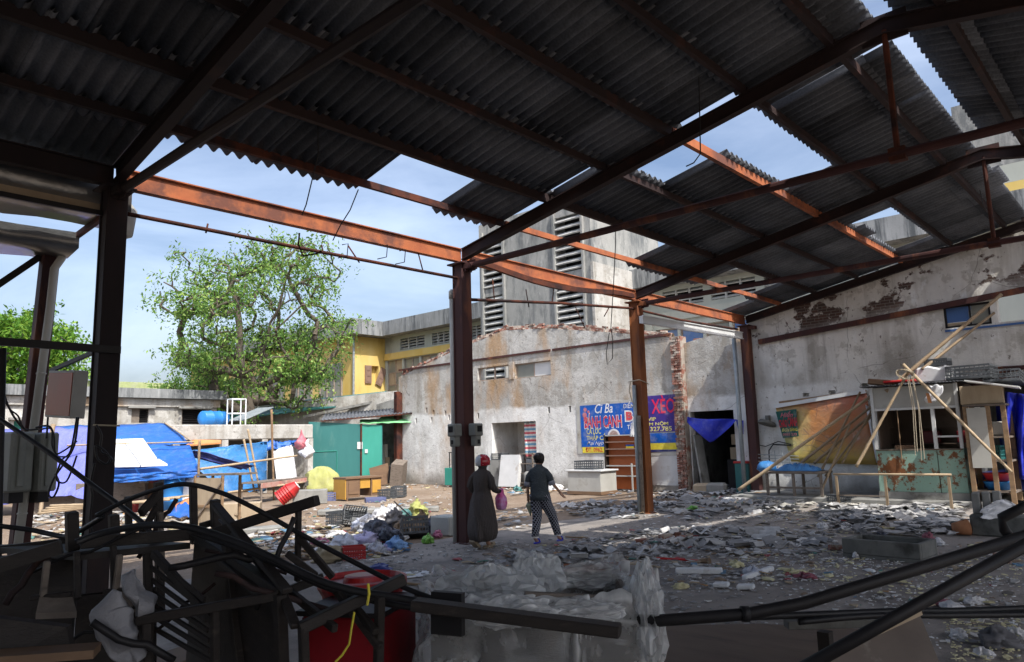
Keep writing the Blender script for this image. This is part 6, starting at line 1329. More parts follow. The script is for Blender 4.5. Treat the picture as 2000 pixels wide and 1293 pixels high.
# upturned table with its legs in the air
ta = thing('upturned_table', 'blackened wooden table turned upside down in the dark heap', 'table', np.array([*AD(260, 1150, 3.6)[:2], 0]))
part('long_rail', ta, W, 158, 1060, 3.5, 384, 1043, 3.7, .05, .075)
part('long_rail', ta, W, -30, 1078, 4.1, 200, 1050, 4.3, .05, .06)
for (x, y0, y1, D, w) in ((140, 1000, 1075, 3.6, .07), (222, 1005, 1062, 3.7, .06), (377, 948, 1062, 4.2, .05), (420, 976, 1030, 3.9, .06), (250, 970, 1050, 4.6, .05)): part('leg', ta, W, x, y0, D, x+2, y1, D, w, w, up=(1, 0, 0))
b = MB(); b.prism([AD(*q) for q in ((-40, 1066, 4.3), (205, 1052, 4.5), (372, 1060, 3.7), (150, 1082, 3.45))], (0, 0, -.03)); b.build('top', MT[W], ta)
# tall post frame
fr = thing('post_frame', 'tall blackened timber post frame standing in the heap', 'frame', np.array([*AD(315, 1200, 3.9)[:2], 0]))
part('post', fr, W, 309, 942, 4.0, 313, 1200, 4.0, .055, .055, up=(1, 0, 0)); part('post', fr, 'woodgrey', 313, 1000, 3.9, 317, 1120, 3.9, .05, .03, up=(1, 0, 0))
part('brace', fr, W, 275, 1003, 3.8, 308, 965, 3.95, .04, .06); part('brace', fr, W, 270, 1055, 3.8, 306, 990, 3.95, .03, .05)
part('crosspiece', fr, W, 390, 1028, 3.9, 445, 1012, 4.0, .03, .045)
# open cabinet lying in the heap
cf = thing('dark_cabinet', 'open dark cabinet frame tilted in the middle of the heap', 'cabinet', np.array([*AD(460, 1250, 3.1)[:2], 0]))
b = MB(); b.prism([AD(*q) for q in ((380, 1046, 3.7), (548, 1162, 3.0), (548, 1330, 3.0), (360, 1330, 3.7))], V(FW)*.03); b.build('side_panel', MT[W], cf)
part('top_edge', cf, W, 378, 1040, 3.7, 552, 1158, 2.95, .07, .05); part('inner_edge', cf, W, 395, 1062, 3.6, 520, 1172, 2.95, .05, .04)
part('front_rail', cf, 'wooddark', 268, 1212, 2.95, 545, 1163, 2.95, .05, .05); part('corner_post', cf, W, 546, 1160, 2.94, 552, 1330, 2.94, .06, .06, up=(1, 0, 0))
part('corner_post', cf, W, 420, 1190, 2.96, 420, 1330, 2.96, .04, .04, up=(1, 0, 0)); part('corner_post', cf, W, 284, 1215, 2.96, 288, 1330, 2.96, .05, .05, up=(1, 0, 0))
part('top_edge', cf, W, 420, 985, 3.6, 562, 1155, 2.9, .06, .03)
b = MB(); b.prism([AD(*q) for q in ((425, 1015, 3.65), (450, 1030, 3.6), (560, 1150, 2.92), (548, 1165, 2.92))], V(FW)*.02); b.build('door_panel', MT[W], cf)
# slatted crate back
sb = thing('slatted_panel', 'slatted wooden panel lying askew inside the heap', 'panel', np.array([*AD(360, 1250, 3.1)[:2], 0]))
for k in range(7): part('slat', sb, W, 296-2*k, 1085+22*k, 3.4, 400+2*k, 1172+20*k, 3.1, .018, .032)
part('frame_rail', sb, W, 300, 1080, 3.4, 420, 1215, 3.05, .04, .05); part('frame_rail', sb, W, 288, 1080, 3.42, 292, 1250, 3.3, .04, .05, up=(1, 0, 0))
# chairs
for i, (dx, dy, D, lab) in enumerate(((0, 0, 3.3, 'small dark stool upended at the far left of the heap'), (142, -12, 3.4, 'small dark stool upended in front of the long rail'))):
    s_ = thing('wooden_stool', lab, 'stool', np.array([*AD(110+dx, 1200, D)[:2], 0]))
    part('leg', s_, 'woodgrey', 92+dx, 1096+dy, D, 84+dx, 1165+dy, D, .035, .035, up=(1, 0, 0)); part('leg', s_, W, 150+dx*.5, 1078+dy, D+.1, 152+dx*.5, 1170, D, .035, .035, up=(1, 0, 0))
    part('stretcher', s_, W, 60+dx, 1168+dy, D, 140+dx, 1160+dy, D, .03, .03); b = MB(); b.prism([AD(78+dx, 1162+dy, D), AD(142+dx, 1166+dy, D), AD(150+dx, 1195+dy, D-.1), AD(70+dx, 1198+dy, D-.1)], (0, 0, -.025)); b.build('seat', MT['woodgrey'], s_)
# dark boards closing the heap at the lower left
for i, (q, lab) in enumerate(((((-40, 1090, 3.6), (150, 1085, 3.7), (130, 1330, 3.5), (-40, 1330, 3.4)), 'dark board standing at the far left of the heap'), (((-60, 1200, 2.7), (130, 1225, 2.8), (150, 1330, 2.7), (-60, 1330, 2.6)), 'dark board lying low at the left corner of the heap'), (((150, 1165, 3.5), (300, 1150, 3.6), (300, 1330, 3.5), (140, 1330, 3.4)), 'dark board standing behind the slatted panel'))):
    b = MB(); b.prism([AD(*c) for c in q], V(FW)*.03); b.build('dark_board', MT[W], None, lab, 'board')
b = MB(); b.bar(AD(-20, 1110, 3.2), AD(120, 1068, 3.3), .04, .06); b.build('timber_offcut', MT[W], None, 'dark timber offcut slanting at the left edge of the heap', 'timber')
b = MB(); b.bar(AD(-20, 1285, 2.6), AD(190, 1270, 2.7), .12, .03); b.build('timber_plank', MT['cabwood'], None, 'brown plank at the bottom left of the heap', 'plank')
def slump(name, pts, rs, mat, lab, cat):
    b = MB(); b.tube(pts, rs, 40); A = b.v; c_ = [V(p) for p in pts]
    b.v = [tuple(V(p)+V(.05*(.4-2*abs(nse(p[0]*9, p[1]*9, p[2]*7))), .05*(.4-2*abs(nse(p[0]*8+5, p[1]*9, p[2]*6))), .02*nse(p[0]*16, p[1]*9, p[2]*14))) for p in A]
    return b.build(name, mat, None, lab, cat, smooth=True)
gp_ = simple('greyed_plastic', (.19, .19, .205), (.28, .28, .30), 4, .5, .6, bscale=14, bdist=.03)
def path(q, n=14):
    P_ = [AD(*c) for c in q]; o_ = []
    for t in np.linspace(0, len(P_)-1.001, n): i = int(t); f = t-i; o_.append(P_[i]*(1-f)+P_[i+1]*f)
    return o_
slump('crumpled_sack', path(((222, 1150, 2.95), (212, 1190, 2.93), (225, 1225, 2.92), (245, 1262, 2.9), (262, 1290, 2.9)), 34), list(.012+.042*np.sin(np.linspace(.25, 2.9, 34))), gp_, 'crumpled grey plastic sack caught in the dark heap', 'sack')
slump('crumpled_sack', path(((250, 1122, 3.02), (262, 1150, 3.0), (278, 1185, 3.0), (270, 1215, 3.0)), 34), list(.012+.036*np.sin(np.linspace(.3, 2.7, 34))), gp_, 'second grey plastic sack behind the first in the heap', 'sack')
boxat('fruit_crate', 335, 1080, 5.2, (.5, .35, .28), 'cabwood', 'brown slatted crate on the ground behind the timber posts', 'crate', .3)
# saw-horse like timber frames
s1 = thing('timber_trestle', 'blackened timber trestle with sloping top beam over the yard view', 'trestle', np.array([*AD(580, 1200, 3.3)[:2], 0]))
part('top_beam', s1, W, 402, 1046, 3.45, 620, 977, 3.3, .06, .062); part('post', s1, W, 583, 990, 3.35, 581, 1135, 3.35, .034, .034, up=(1, 0, 0))
part('brace', s1, W, 583, 1048, 3.35, 650, 1128, 3.3, .03, .04); part('brace', s1, W, 560, 1080, 3.3, 618, 1125, 3.3, .03, .04); part('foot', s1, W, 545, 1160, 3.25, 632, 1127, 3.3, .05, .05)
part('brace', s1, W, 450, 1060, 3.4, 520, 1150, 3.2, .03, .04); part('leg', s1, W, 440, 1040, 3.4, 470, 1330, 3.2, .05, .05)
s2 = thing('timber_trestle', 'second timber trestle leaning in front of the red cabinet', 'trestle', np.array([*AD(740, 1290, 2.9)[:2], 0]))
part('top_beam', s2, W, 585, 1228, 2.8, 790, 1130, 3.0, .06, .06); part('post', s2, W, 742, 1165, 2.85, 738, 1340, 2.85, .045, .045, up=(1, 0, 0))
part('brace', s2, W, 655, 1150, 3.0, 742, 1265, 2.82, .04, .04); part('brace', s2, W, 690, 1180, 2.95, 735, 1235, 2.8, .035, .035); part('post', s2, W, 592, 1225, 2.8, 596, 1340, 2.8, .045, .045, up=(1, 0, 0))
part('brace', s2, W, 556, 1148, 3.1, 655, 1228, 2.8, .035, .045); part('brace', s2, W, 548, 1150, 3.0, 578, 1225, 2.8, .05, .03)
# thin bent rods and angle irons tangled through the heap
rg_ = random.Random(12)
RODL = ('crossing the long rail', 'leaning on the tall post frame', 'low over the dark cabinet', 'behind the slatted panel', 'rising past the first trestle', 'at the far left of the heap', 'in front of the upended stool', 'below the arching hoses', 'beside the grey sack', 'along the cabinet top')
for i, (x0, y0, x1, y1, D_) in enumerate(((60, 1120, 300, 1020, 3.4), (270, 1090, 345, 975, 3.9), (330, 1110, 520, 1085, 3.1), (250, 1260, 420, 1140, 3.3), (500, 1190, 575, 1010, 3.1), (10, 1180, 110, 1060, 3.3), (140, 1250, 290, 1180, 2.9), (420, 1120, 640, 1190, 2.9), (180, 1215, 340, 1290, 2.8), (400, 1075, 560, 1120, 3.3))):
    P_ = [AD(x0+(x1-x0)*t+rg_.uniform(-5, 5)*math.sin(3.1*t), y0+(y1-y0)*t+12*math.sin(3.1*t)*rg_.uniform(-1, 1), D_+.1*t) for t in np.linspace(0, 1, 7)]
    b = MB(); b.tube(P_, .008+.004*(i % 3), 6); b.build('bent_rod', MT['rustdk' if i % 2 else 'darksteel'], None, 'thin bent rusty rod '+RODL[i], 'rod', 'bent rods in the heap', smooth=True)
# red cabinet and tub
p = AD(705, 1240, 3.4); rc_ = thing('red_cabinet', 'dark red box cabinet with black rim in the near heap', 'cabinet', (p[0], p[1], 0)); ztop = float(AD(705, 1186, 3.4)[2])
b = MB(); b.box((p[0], p[1], ztop/2), (.42, .38, ztop), rotz(YAW-.25)); b.build('body', MT['redbox'], rc_, bevel=.012)
b = MB(); b.box((p[0], p[1], ztop+.012), (.45, .41, .022), rotz(YAW-.25)); b.build('rim', MT['darksteel'], rc_)
b = MB(); p2 = AD(708, 1150, 3.75); z2 = float(AD(708, 1128, 3.75)[2]); b.lathe((p2[0], p2[1], 0), [(0, 0), (.17, 0), (.20, z2-.08), (.225, z2-.04), (.225, z2), (.20, z2+.005), (.19, z2-.02), (.10, z2-.02), (.09, z2+.01), (.07, z2+.015), (0, z2+.015)], 28); b.build('red_tub', MT['red'], None, 'round red plastic tub with moulded lid behind the red cabinet', 'tub', smooth=False)
b = MB(); b.tube([AD(x, y, 2.75) for x, y in ((719, 1140), (721, 1160), (717, 1182))], .005, 4); b.tube([AD(x, y, 2.72) for x, y in ((692, 1196), (686, 1230), (682, 1258), (668, 1280), (655, 1293))], .004, 4); b.build('yellow_strap', c_yel, None, 'thin yellow strap hanging on the timber trestle', 'strap')
# black hoses: long arcs over the heap
def hose(pts, r, lab, name='black_hose', mat='rubber'):
    P_ = [AD(*q) for q in pts]; S = []
    for i in range(len(P_)-1):
        p0, p1, p2, p3 = P_[max(i-1, 0)], P_[i], P_[i+1], P_[min(i+2, len(P_)-1)]
        for t in np.linspace(0, 1, 8)[:-1]: S.append(.5*((2*p1)+(-p0+p2)*t+(2*p0-5*p1+4*p2-p3)*t*t+(-p0+3*p1-3*p2+p3)*t**3))
    S.append(P_[-1]); b = MB(); b.tube(S, r, 10); return b.build(name, MT[mat], None, lab, 'hose', smooth=True)
hose([(148, 1060, 3.2), (205, 1040, 3.25), (290, 1026, 3.2), (380, 1032, 3.1), (500, 1075, 3.0), (640, 1140, 2.9), (790, 1170, 2.85), (905, 1186, 2.8), (1000, 1200, 2.75)], .015, 'black hose arching over the heap and sinking to the plastic bundle')
hose([(370, 1038, 3.2), (500, 1083, 3.1), (640, 1148, 3.0), (780, 1183, 2.95), (900, 1192, 2.9), (1050, 1212, 2.85)], .013, 'black hose running just below the first arching hose')
hose([(188, 1007, 3.5), (260, 972, 3.5), (350, 946, 3.4), (425, 960, 3.4), (500, 994, 3.35), (600, 1050, 3.3), (715, 1110, 3.2), (800, 1152, 3.1), (880, 1180, 3.0)], .011, 'thin black hose rising over the posts then dropping to the bundle')
hose([(-20, 806, 4.6), (90, 880, 4.3), (190, 955, 4.1), (262, 1008, 3.9), (290, 1035, 3.8), (296, 1060, 3.8)], .014, 'straight black pipe slanting down from the left edge')
hose([(-20, 1025, 4.2), (60, 1035, 4.2), (125, 1048, 4.1), (150, 1040, 4.0), (200, 1010, 3.8)], .014, 'black hose lying low at the left edge')
# plastic wrapped stall
D_ = 3.05; pc = AD(1050, 1290, D_); fwd = V(FW[0], FW[1], 0).normalized(); sid = V(RT[0], RT[1], 0).normalized(); base = V(pc[0], pc[1], 0)+fwd*.28
wr_ = thing('wrapped_stall', 'broken stall carcass with open rusty box top inside clouded plastic', 'stall', base)
def F3(u, v, z): return base+sid*u+fwd*v+V(0, 0, z)
zr_ = float(AD(1150, 1120, D_+.5)[2])
Rf = Matrix((sid, fwd, V(0, 0, 1))).transposed()
for (u, v, su, sv, z0, z1, m) in ((0, .34, .86, .03, .2, zr_-.02, 'plydk'), (.41, .05, .03, .6, .2, zr_-.03, 'plydk'), (-.43, .05, .03, .6, .2, zr_-.12, W), (0, -.26, .86, .03, .2, zr_-.12, W), (0, .04, .84, .56, .2, .24, W)):
    b = MB(); b.box(F3(u, v, (z0+z1)/2), (su, sv, z1-z0), Rf); b.build('box_wall', MT[m], wr_)
b = MB(); b.box(F3(.30, .33, zr_+.005), (.28, .07, .03), Rf); b.build('rusty_rim', MT['rustlt'], wr_)
for u, v in ((-.4, -.22), (.4, -.22), (-.4, .32), (.4, .32)): b = MB(); b.box(F3(u, v, .099), (.05, .05, .198), Rf); b.build('leg', MT[W], wr_)
b = MB(); b.bar(AD(1025, 1164, D_+.05), AD(1195, 1172, D_+.1), .03, .035); b.build('inner_batten', MT['woodgrey'], wr_)
# clouded sheet: a closed skirt with crumpled rim standing above the box
nU, nV = 320, 16; prof_t = [];
def rimz(a):
    # outline heights sighted from the photograph: peak at the rear left, shoulder at the right
    pk_ = .10*math.exp(-((a-1.62)/.22)**2)+.05*math.exp(-((a-.75)/.3)**2)+.05*math.exp(-((a-2.5)/.2)**2)
    return zr_+.0+.03*math.sin(a*2+1)+.04*nse(math.cos(a)*1.6, math.sin(a)*1.6, 3)+pk_*.8
def rdg(x, y, z): return .5-2*abs(nse(x, y, z))
_rg = random.Random(3); FOLD = [(math.cos(q), math.sin(q), k, _rg.uniform(0, 1), am) for q, k, am in ((.5, 3.1, .030), (1.1, 4.3, .024), (2.2, 3.7, .026), (2.7, 6.1, .015), (.2, 8.3, .010), (1.6, 7.2, .011), (2.0, 11.3, .007), (.9, 12.7, .006))]
def tri(x): x = x-math.floor(x); return abs(2*x-1)
def crump(a, t, ca, sa):
    q0 = a*.48+.25*nse(ca*2, sa*2, t*1.5); q1 = t*1.05+.2*nse(ca*2+5, sa*2, t*1.5); return 1.5*sum(am*(tri((q0*c+q1*s_)*k+o_)-.5) for c, s_, k, o_, am in FOLD)+.03*rdg(ca*1.7+t*.8, sa*1.7-t*.5, t*.9+4)
def crump_old(a, t, ca, sa): return .085*rdg(ca*1.7+t*.8, sa*1.7-t*.5, t*.9+4)+.034*rdg(ca*3.6+t*1.5, sa*3.6, t*2.2+1)+.006*rdg(ca*9, sa*9+t*2, t*5)
rows_ = []
# inside fold, over the rim, then down the outside to the floor
for i in range(9):
    t = i/8; row = []
    for j in range(nU+1):
        a = 2*math.pi*j/nU; ca, sa = math.cos(a), math.sin(a); k = 1/max(abs(ca), abs(sa))**.75; r_ = .62+.36*t+.03*nse(a*5, t*3)
        row.append(F3(ca*.47*k*r_-.02, sa*.36*k*r_+.03, rimz(a)-.26*(1-t)**1.2+crump(a, t, ca, sa)*.45))
    rows_.append(row)
for i in range(80):
    t = (i+.5)/79.5; row = []
    for j in range(nU+1):
        a = 2*math.pi*j/nU; ca, sa = math.cos(a), math.sin(a); k = 1/max(abs(ca), abs(sa))**.75
        fl = 1.02+.30*t**1.3+.10*nse(ca*2.3, sa*2.3, t*1.5+1)*(.3+t)+.07*(abs(math.sin(a*5.5+2.2*t+2*nse(ca*2, sa*2, t)))-.5)*t**.7+crump(a, t, ca, sa)*1.3
        row.append(F3(ca*.47*k*fl-.02, sa*.36*k*fl+.03, max(.01, rimz(a)*(1-t)+.02*t+crump(a, t, ca, sa)*.45)))
    rows_.append(row)
b = MB(); b.grid(rows_); b.build('plastic_sheet', MT['clear'], wr_, smooth=True, fix=False)
# crumpled swags of the same sheet piled at the rim and down the side: many small crisp facets
for (px, py, D_s, rx, ry, rz_, sd_) in ((955, 1162, 3.35, .25, .16, .12, 1), (1045, 1130, 3.55, .13, .10, .13, 2), (1150, 1126, 3.6, .18, .09, .06, 7), (1262, 1200, 3.15, .075, .17, .21, 3), (1130, 1198, 3.0, .17, .09, .05, 4), (1000, 1194, 2.95, .18, .08, .06, 6)):
    c_ = V(AD(px, py, D_s)); b = MB(); secs = []; rg = random.Random(sd_)
    for i in range(20):
        th = math.pi*(i+.3)/19.6; secs.append((V(0, 0, -rz_*math.cos(th)), rx*math.sin(th), ry*math.sin(th)))
    b.rings(secs, 34); out = []
    for q in b.v:
        q = V(q); n_ = V(q.x/rx, q.y/ry, q.z/rz_).normalized(); s_ = sum(am*(tri((n_.x*c1+n_.y*s1*.7+n_.z*s1)*k*.62+o_+sd_*.37)-.5) for c1, s1, k, o_, am in FOLD)*2.6; s2 = sum(am*(tri((n_.y*c1-n_.z*s1+n_.x*.4)*k*.56+o_*2+sd_*.61)-.5) for c1, s1, k, o_, am in FOLD)*2.6
        q2 = q*(1+(s_+s2)*1.5+.30*nse(n_.x*1.5+sd_, n_.y*1.5, n_.z*1.5)+rg.uniform(-.035, .035)); out.append(tuple(c_+sid*q2.x+fwd*q2.y+V(0, 0, q2.z)))
    b.v = out; f2 = []
    for f in b.f:
        if len(f) == 4: f2 += [(f[0], f[1], f[2]), (f[0], f[2], f[3])] if rg.random() < .5 else [(f[0], f[1], f[3]), (f[1], f[2], f[3])]
        else: f2.append(f)
    b.f = f2; b.build('plastic_swag', MT['clear2'], wr_, smooth=False)
b = MB(); b.bar(AD(808, 1180, 2.75), AD(1212, 1232, 2.55), .075, .04); b.build('black_timber', MT[W], None, 'long black timber lying across the plastic bundle', 'timber', bevel=.005)
b = MB(); b.bar(AD(845, 1195, 2.9), AD(905, 1200, 2.85), .03, .16); b.build('black_panel', MT['darksteel'], wr_)
# rails and pipes at the right
def rail(pts, r, lab): o = hose(pts, r, lab, 'steel_rail', 'darksteel'); o['category'] = 'rail'; return o
b = MB(); b.tube([AD(1080, 1212, 3.3), AD(1288, 1212, 3.0), AD(1460, 1199, 2.95), AD(1570, 1178, 2.95), AD(2040, 1036, 2.9)], .024, 12); b.lathe(AD(1455, 1199, 2.95), [(.024, -.015), (.031, -.015), (.031, .015), (.024, .015)], 12, V(RT)); b.build('steel_rail', MT['darksteel'], None, 'thick black pipe rail sloping up to the right edge', 'rail', smooth=True)
b = MB(); b.tube([AD(1560, 1310, 2.3), AD(2040, 1044, 2.5)], .021, 12); b.build('steel_rail', MT['darksteel'], None, 'lower black pipe rail crossing the bottom right corner', 'rail', smooth=True)
for (rn, px, py, D_) in (('steel_rail', 2030, 1040, 2.9), ('steel_rail', 1120, 1212, 3.25), ('steel_rail.001', 2030, 1050, 2.5)):
    p_ = AD(px, py, D_); b = MB(); b.tube([p_, (p_[0], p_[1], 0)], .02, 10); b.build('rail_post', MT['darksteel'], bpy.data.objects[rn], smooth=True)
b = MB(); b.tube([AD(2030, 975, 2.9), AD(1956, 1012, 2.95), AD(1962, 1035, 2.95), AD(1982, 1062, 2.95)], .020, 10); b.build('bent_pipe', MT['darksteel'], None, 'bent black pipe joint on the thick rail at the right edge', 'pipe', smooth=True)
hose([(1460, 1205, 3.4), (1600, 1200, 3.45), (1750, 1194, 3.5), (1880, 1193, 3.5), (2040, 1187, 3.5)], .016, 'upper black hose lying low toward the right edge')
hose([(1560, 1215, 3.4), (1700, 1203, 3.45), (1850, 1202, 3.45), (2040, 1200, 3.45)], .014, 'lower black hose lying low toward the right edge')
zp = .40
b = MB(); b.prism([G(1285, 1222, zp), G(1480, 1218, zp), G(1760, 1232, zp), G(1760, 1400, zp), G(1200, 1400, zp)], (0, 0, -.03)); b.build('platform_board', MT['plydk'], None, 'low brown platform board in the near right foreground', 'platform')
b = MB(); q = [G(1300, 1380, 0), G(1700, 1380, 0)]; c_ = (G(1290, 1225, zp)+G(1740, 1300, zp))/2; b.bx(c_[0]-.5, c_[0]+.35, c_[1]-.4, c_[1]+.35, 0, zp-.035); b.build('platform_base', MT['wooddark'], bpy.data.objects['platform_board'])
pk = thing('low_plank_bench', 'dark plank on short legs lying beside the platform board', 'bench', np.array([*AD(1640, 1235, 3.7)[:2], 0]))
part('plank', pk, 'cementdk', 1535, 1219, 3.75, 1762, 1213, 3.75, .10, .055)
for px in (1610, 1740): p = AD(px, 1225, 3.8); b = MB(); b.bx(p[0]-.03, p[0]+.03, p[1]-.03, p[1]+.03, 0, p[2]-.02); b.build('leg', MT['wooddark'], pk)
b = MB(); b.prism([AD(*q) for q in ((1560, 1330, 2.7), (1590, 1290, 2.75), (1795, 1197, 2.9), (1850, 1330, 2.7))], V(FW)*.02); b.build('scuffed_board', simple('scuffed_dark_plywood', (.12, .098, .085), (.17, .14, .12), 3, .6, .15, c3=(.30, .28, .25), t3=(.60, .70)), None, 'scuffed dark plywood sheet leaning in the bottom right corner', 'board')
b = MB(); b.bar(AD(1590, 1288, 2.73), AD(1795, 1195, 2.88), .03, .018); b.build('board_edge', MT['ply'], bpy.data.objects['scuffed_board'])
# ------------------------------------------------------------------ two women walking away
def obj_tex(n):
    t = n.t.nodes.new('ShaderNodeTexCoord'); return t.outputs['Object']
def m_dress():
    n = NT('dark_pinstripe_dress'); v = obj_tex(n); s_ = n.sep(v); an = n.t.nodes.new('ShaderNodeMath'); an.operation = 'ARCTAN2'; n.l(s_[0], an.inputs[0]); n.l(s_[1], an.inputs[1])
    f = n.math('FRACT', n.math('MULTIPLY', an.outputs[0], 11.)); c = n.ramp(f, [(0, (.062, .052, .050)), (.78, (.062, .052, .050)), (.86, (.14, .125, .115)), (1, (.062, .052, .050))]); n.bump(n.noise(7, 6, .65, (1, 1, .3), dist=.8), 1., .06); return n.done(c, .85)
def m_shirt():
    n = NT('grey_dotted_blouse'); v = obj_tex(n); s_ = n.sep(v); f = n.math('FRACT', n.math('MULTIPLY', s_[2], 62.)); g = n.math('FRACT', n.math('MULTIPLY', n.math('ADD', s_[0], s_[1]), 60.))
    d = n.math('MULTIPLY', n.ramp(f, [(.45, 0.), (.5, 1.)]), n.ramp(g, [(.35, .25), (.4, 1.)])); c = n.mix(d, (.035, .045, .055), (.12, .145, .16)); n.bump(n.noise(7, 6, .65, dist=.8), .9, .05); return n.done(c, .85)
def m_pants():
    n = NT('black_and_white_trellis_trousers'); v = obj_tex(n); s_ = n.sep(v); h = n.math('ADD', s_[0], s_[1])
    a = n.math('FRACT', n.math('MULTIPLY', n.math('ADD', h, s_[2]), 15.)); c_ = n.math('FRACT', n.math('MULTIPLY', n.math('SUBTRACT', h, s_[2]), 15.))
    m = n.math('MAXIMUM', n.ramp(a, [(.78, 0.), (.82, 1.)]), n.ramp(c_, [(.78, 0.), (.82, 1.)])); return n.done(n.mix(m, (.012, .013, .022), (.34, .36, .42)), .85)
skin = simple('tan_skin', (.46, .27, .185), (.40, .23, .155), 6, .55, .05); hairm = simple('black_hair', (.012, .010, .010), (.022, .018, .017), 20, .45, .2, (1, 1, .2))
def skin_body(name, verts, edges, rad, extra, loc, rot, scale, label):
    me = bpy.data.meshes.new(name); me.from_pydata([Vector(v) for v in verts], edges, []); o = bpy.data.objects.new(name, me); COL.objects.link(o)
    o.modifiers.new('skin', 'SKIN'); sv = me.skin_vertices[0].data
    for i, r in enumerate(rad): sv[i].radius = (r, r) if not isinstance(r, tuple) else r
    sv[0].use_root = True
    s_ = o.modifiers.new('sub', 'SUBSURF'); s_.levels = 2; s_.render_levels = 2
    dg = bpy.context.evaluated_depsgraph_get(); dg.update(); m2 = bpy.data.meshes.new_from_object(o.evaluated_get(dg)); o.modifiers.clear(); o.data = m2
    bm = bmesh.new(); bm.from_mesh(m2)
    for (c, r, sc) in extra:
        r_ = bmesh.ops.create_uvsphere(bm, u_segments=14, v_segments=10, radius=r)
        for v in r_['verts']: v.co = Vector((v.co.x*sc[0], v.co.y*sc[1], v.co.z*sc[2]))+Vector(c)
    bm.to_mesh(m2); bm.free(); m2.materials.clear(); m2.materials.append(skin)
    for p in m2.polygons: p.use_smooth = True
    o.location = V(loc); o.rotation_euler = (0, 0, rot); o.scale = (scale,)*3
    return tag(o, label, 'person')
def wear(name, b, mat, person, smooth=True):
    me = b.mesh(name, mat, smooth); bm = bmesh.new(); bm.from_mesh(me); bmesh.ops.recalc_face_normals(bm, faces=bm.faces); bm.to_mesh(me); bm.free()
    o = bpy.data.objects.new(name, me); COL.objects.link(o); o.parent = person; return o
def hand(verts, edges, rad, wi, wrist, d, side, curl=.5):
    """palm and five unequal fingers grown from the wrist vertex"""
    d = V(d).normalized(); w = V(wrist); s = V(side).normalized(); palm = w+d*.065; verts.append(tuple(palm)); rad.append((.022, .032)); pi = len(verts)-1; edges.append((wi, pi)); n_ = d.cross(s)
    for k, (off, L) in enumerate(((-.026, .060), (-.009, .072), (.009, .068), (.025, .052))):
        a = palm+s*off+d*.02; b_ = a+d*L*.55+n_*curl*.02; c = b_+d*L*.4*(1-curl*.4)+n_*curl*.035; i0 = len(verts)
        verts.extend([tuple(a), tuple(b_), tuple(c)]); rad.extend([.010, .0085, .0075]); edges.extend([(pi, i0), (i0, i0+1), (i0+1, i0+2)])
    a = w+d*.03-s*.038; b_ = a+d*.035-s*.012; i0 = len(verts); verts.extend([tuple(a), tuple(b_)]); rad.extend([.0105, .009]); edges.extend([(pi, i0), (i0, i0+1)])
hd_rot = (YAW-.42)-math.pi/2
# --- woman in the long dress and helmet
P1 = G(944, 1071); H1 = Hd(946, 888, P1); S1 = H1/1.56
vt = [(0, 0, .84), (0, .01, 1.0), (0, .015, 1.18), (0, .02, 1.30), (0, .035, 1.37), (0, .04, 1.47)]; ed = [(0, 1), (1, 2), (2, 3), (3, 4), (4, 5)]; rd = [.11, .10, .115, .05, .075, .07]
def limb(pts, rs, root):
    i0 = len(vt); vt.extend(pts); rd.extend(rs); ed.append((root, i0)); ed.extend([(i0+k, i0+k+1) for k in range(len(pts)-1)]); return len(vt)-1
w1_ = limb([(.13, .0, 1.22), (.20, -.02, 1.02), (.20, .20, .93)], [.040, .036, .028], 2); hand(vt, ed, rd, w1_, (.20, .20, .93), (.05, 1, -.15), (0, -.1, 1), .9)
w2_ = limb([(-.13, .0, 1.22), (-.21, -.03, 1.02), (-.17, .14, .90)], [.040, .036, .028], 2); hand(vt, ed, rd, w2_, (-.17, .14, .90), (.2, 1, -.2), (0, -.1, 1), .8)
limb([(.08, 0, .78), (.08, .10, .45), (.08, .00, .09), (.08, .12, .04)], [.085, .055, .038, .03], 0); limb([(-.08, 0, .78), (-.07, .0, .45), (-.07, -.16, .12), (-.07, -.07, .05)], [.085, .055, .038, .03], 0)
pa_ = skin_body('person', vt, ed, rd, [((0, .05, 1.42), .098, (.82, .98, 1.15)), ((0, .155, 1.41), .02, (.7, .9, 1.2)), ((.08, .04, 1.41), .022, (.5, .8, 1.3)), ((-.08, .04, 1.41), .022, (.5, .8, 1.3))], P1, hd_rot, S1, 'person in a long dark pinstriped dress and red helmet beside the first column')
b = MB(); pl = lambda k, a: (lambda t: 1+a*math.sin(k*t)+a*.6*math.sin((k+5)*t+1.3))
b.rings([((0, .02, 1.335), .062, .06), ((0, .015, 1.30), .085, .075), ((0, .01, 1.265), .155, .095), ((0, .01, 1.20), .178, .115), ((0, .005, 1.08), .168, .125), ((0, .0, .97), .150, .12), ((0, .0, .945), .148, .118), ((0, -.005, .90), .165, .135, 0, pl(11, .02)), ((0, -.01, .78), .195, .185, 0, pl(9, .04)), ((.005, -.015, .6), .215, .235, .1, pl(9, .06)), ((.015, -.03, .4), .235, .285, .15, pl(7, .085)), ((.03, -.05, .26), .225, .31, .2, pl(7, .11)), ((.03, -.05, .17), .195, .29, .2, pl(7, .12)), ((.03, -.05, .14), .15, .23, .2, pl(7, .1))], 44, True)
dm = m_dress(); wear('dress', b, dm, pa_)
b = MB(); b.rings([((0, 0, .935), .154, .124), ((0, 0, .975), .154, .124)], 24, False); wear('waistband', b, dm, pa_)
for s_, pts in ((1, [(.115, .0, 1.235), (.180, -.01, 1.15), (.21, -.025, 1.03), (.205, .06, .97), (.20, .185, .935)]), (-1, [(-.115, 0, 1.235), (-.185, -.01, 1.15), (-.215, -.03, 1.03), (-.20, .04, .96), (-.175, .125, .91)])):
    b = MB(); b.tube(pts, [.05, .060, .058, .054, .046], 12); wear('sleeve', b, dm, pa_)
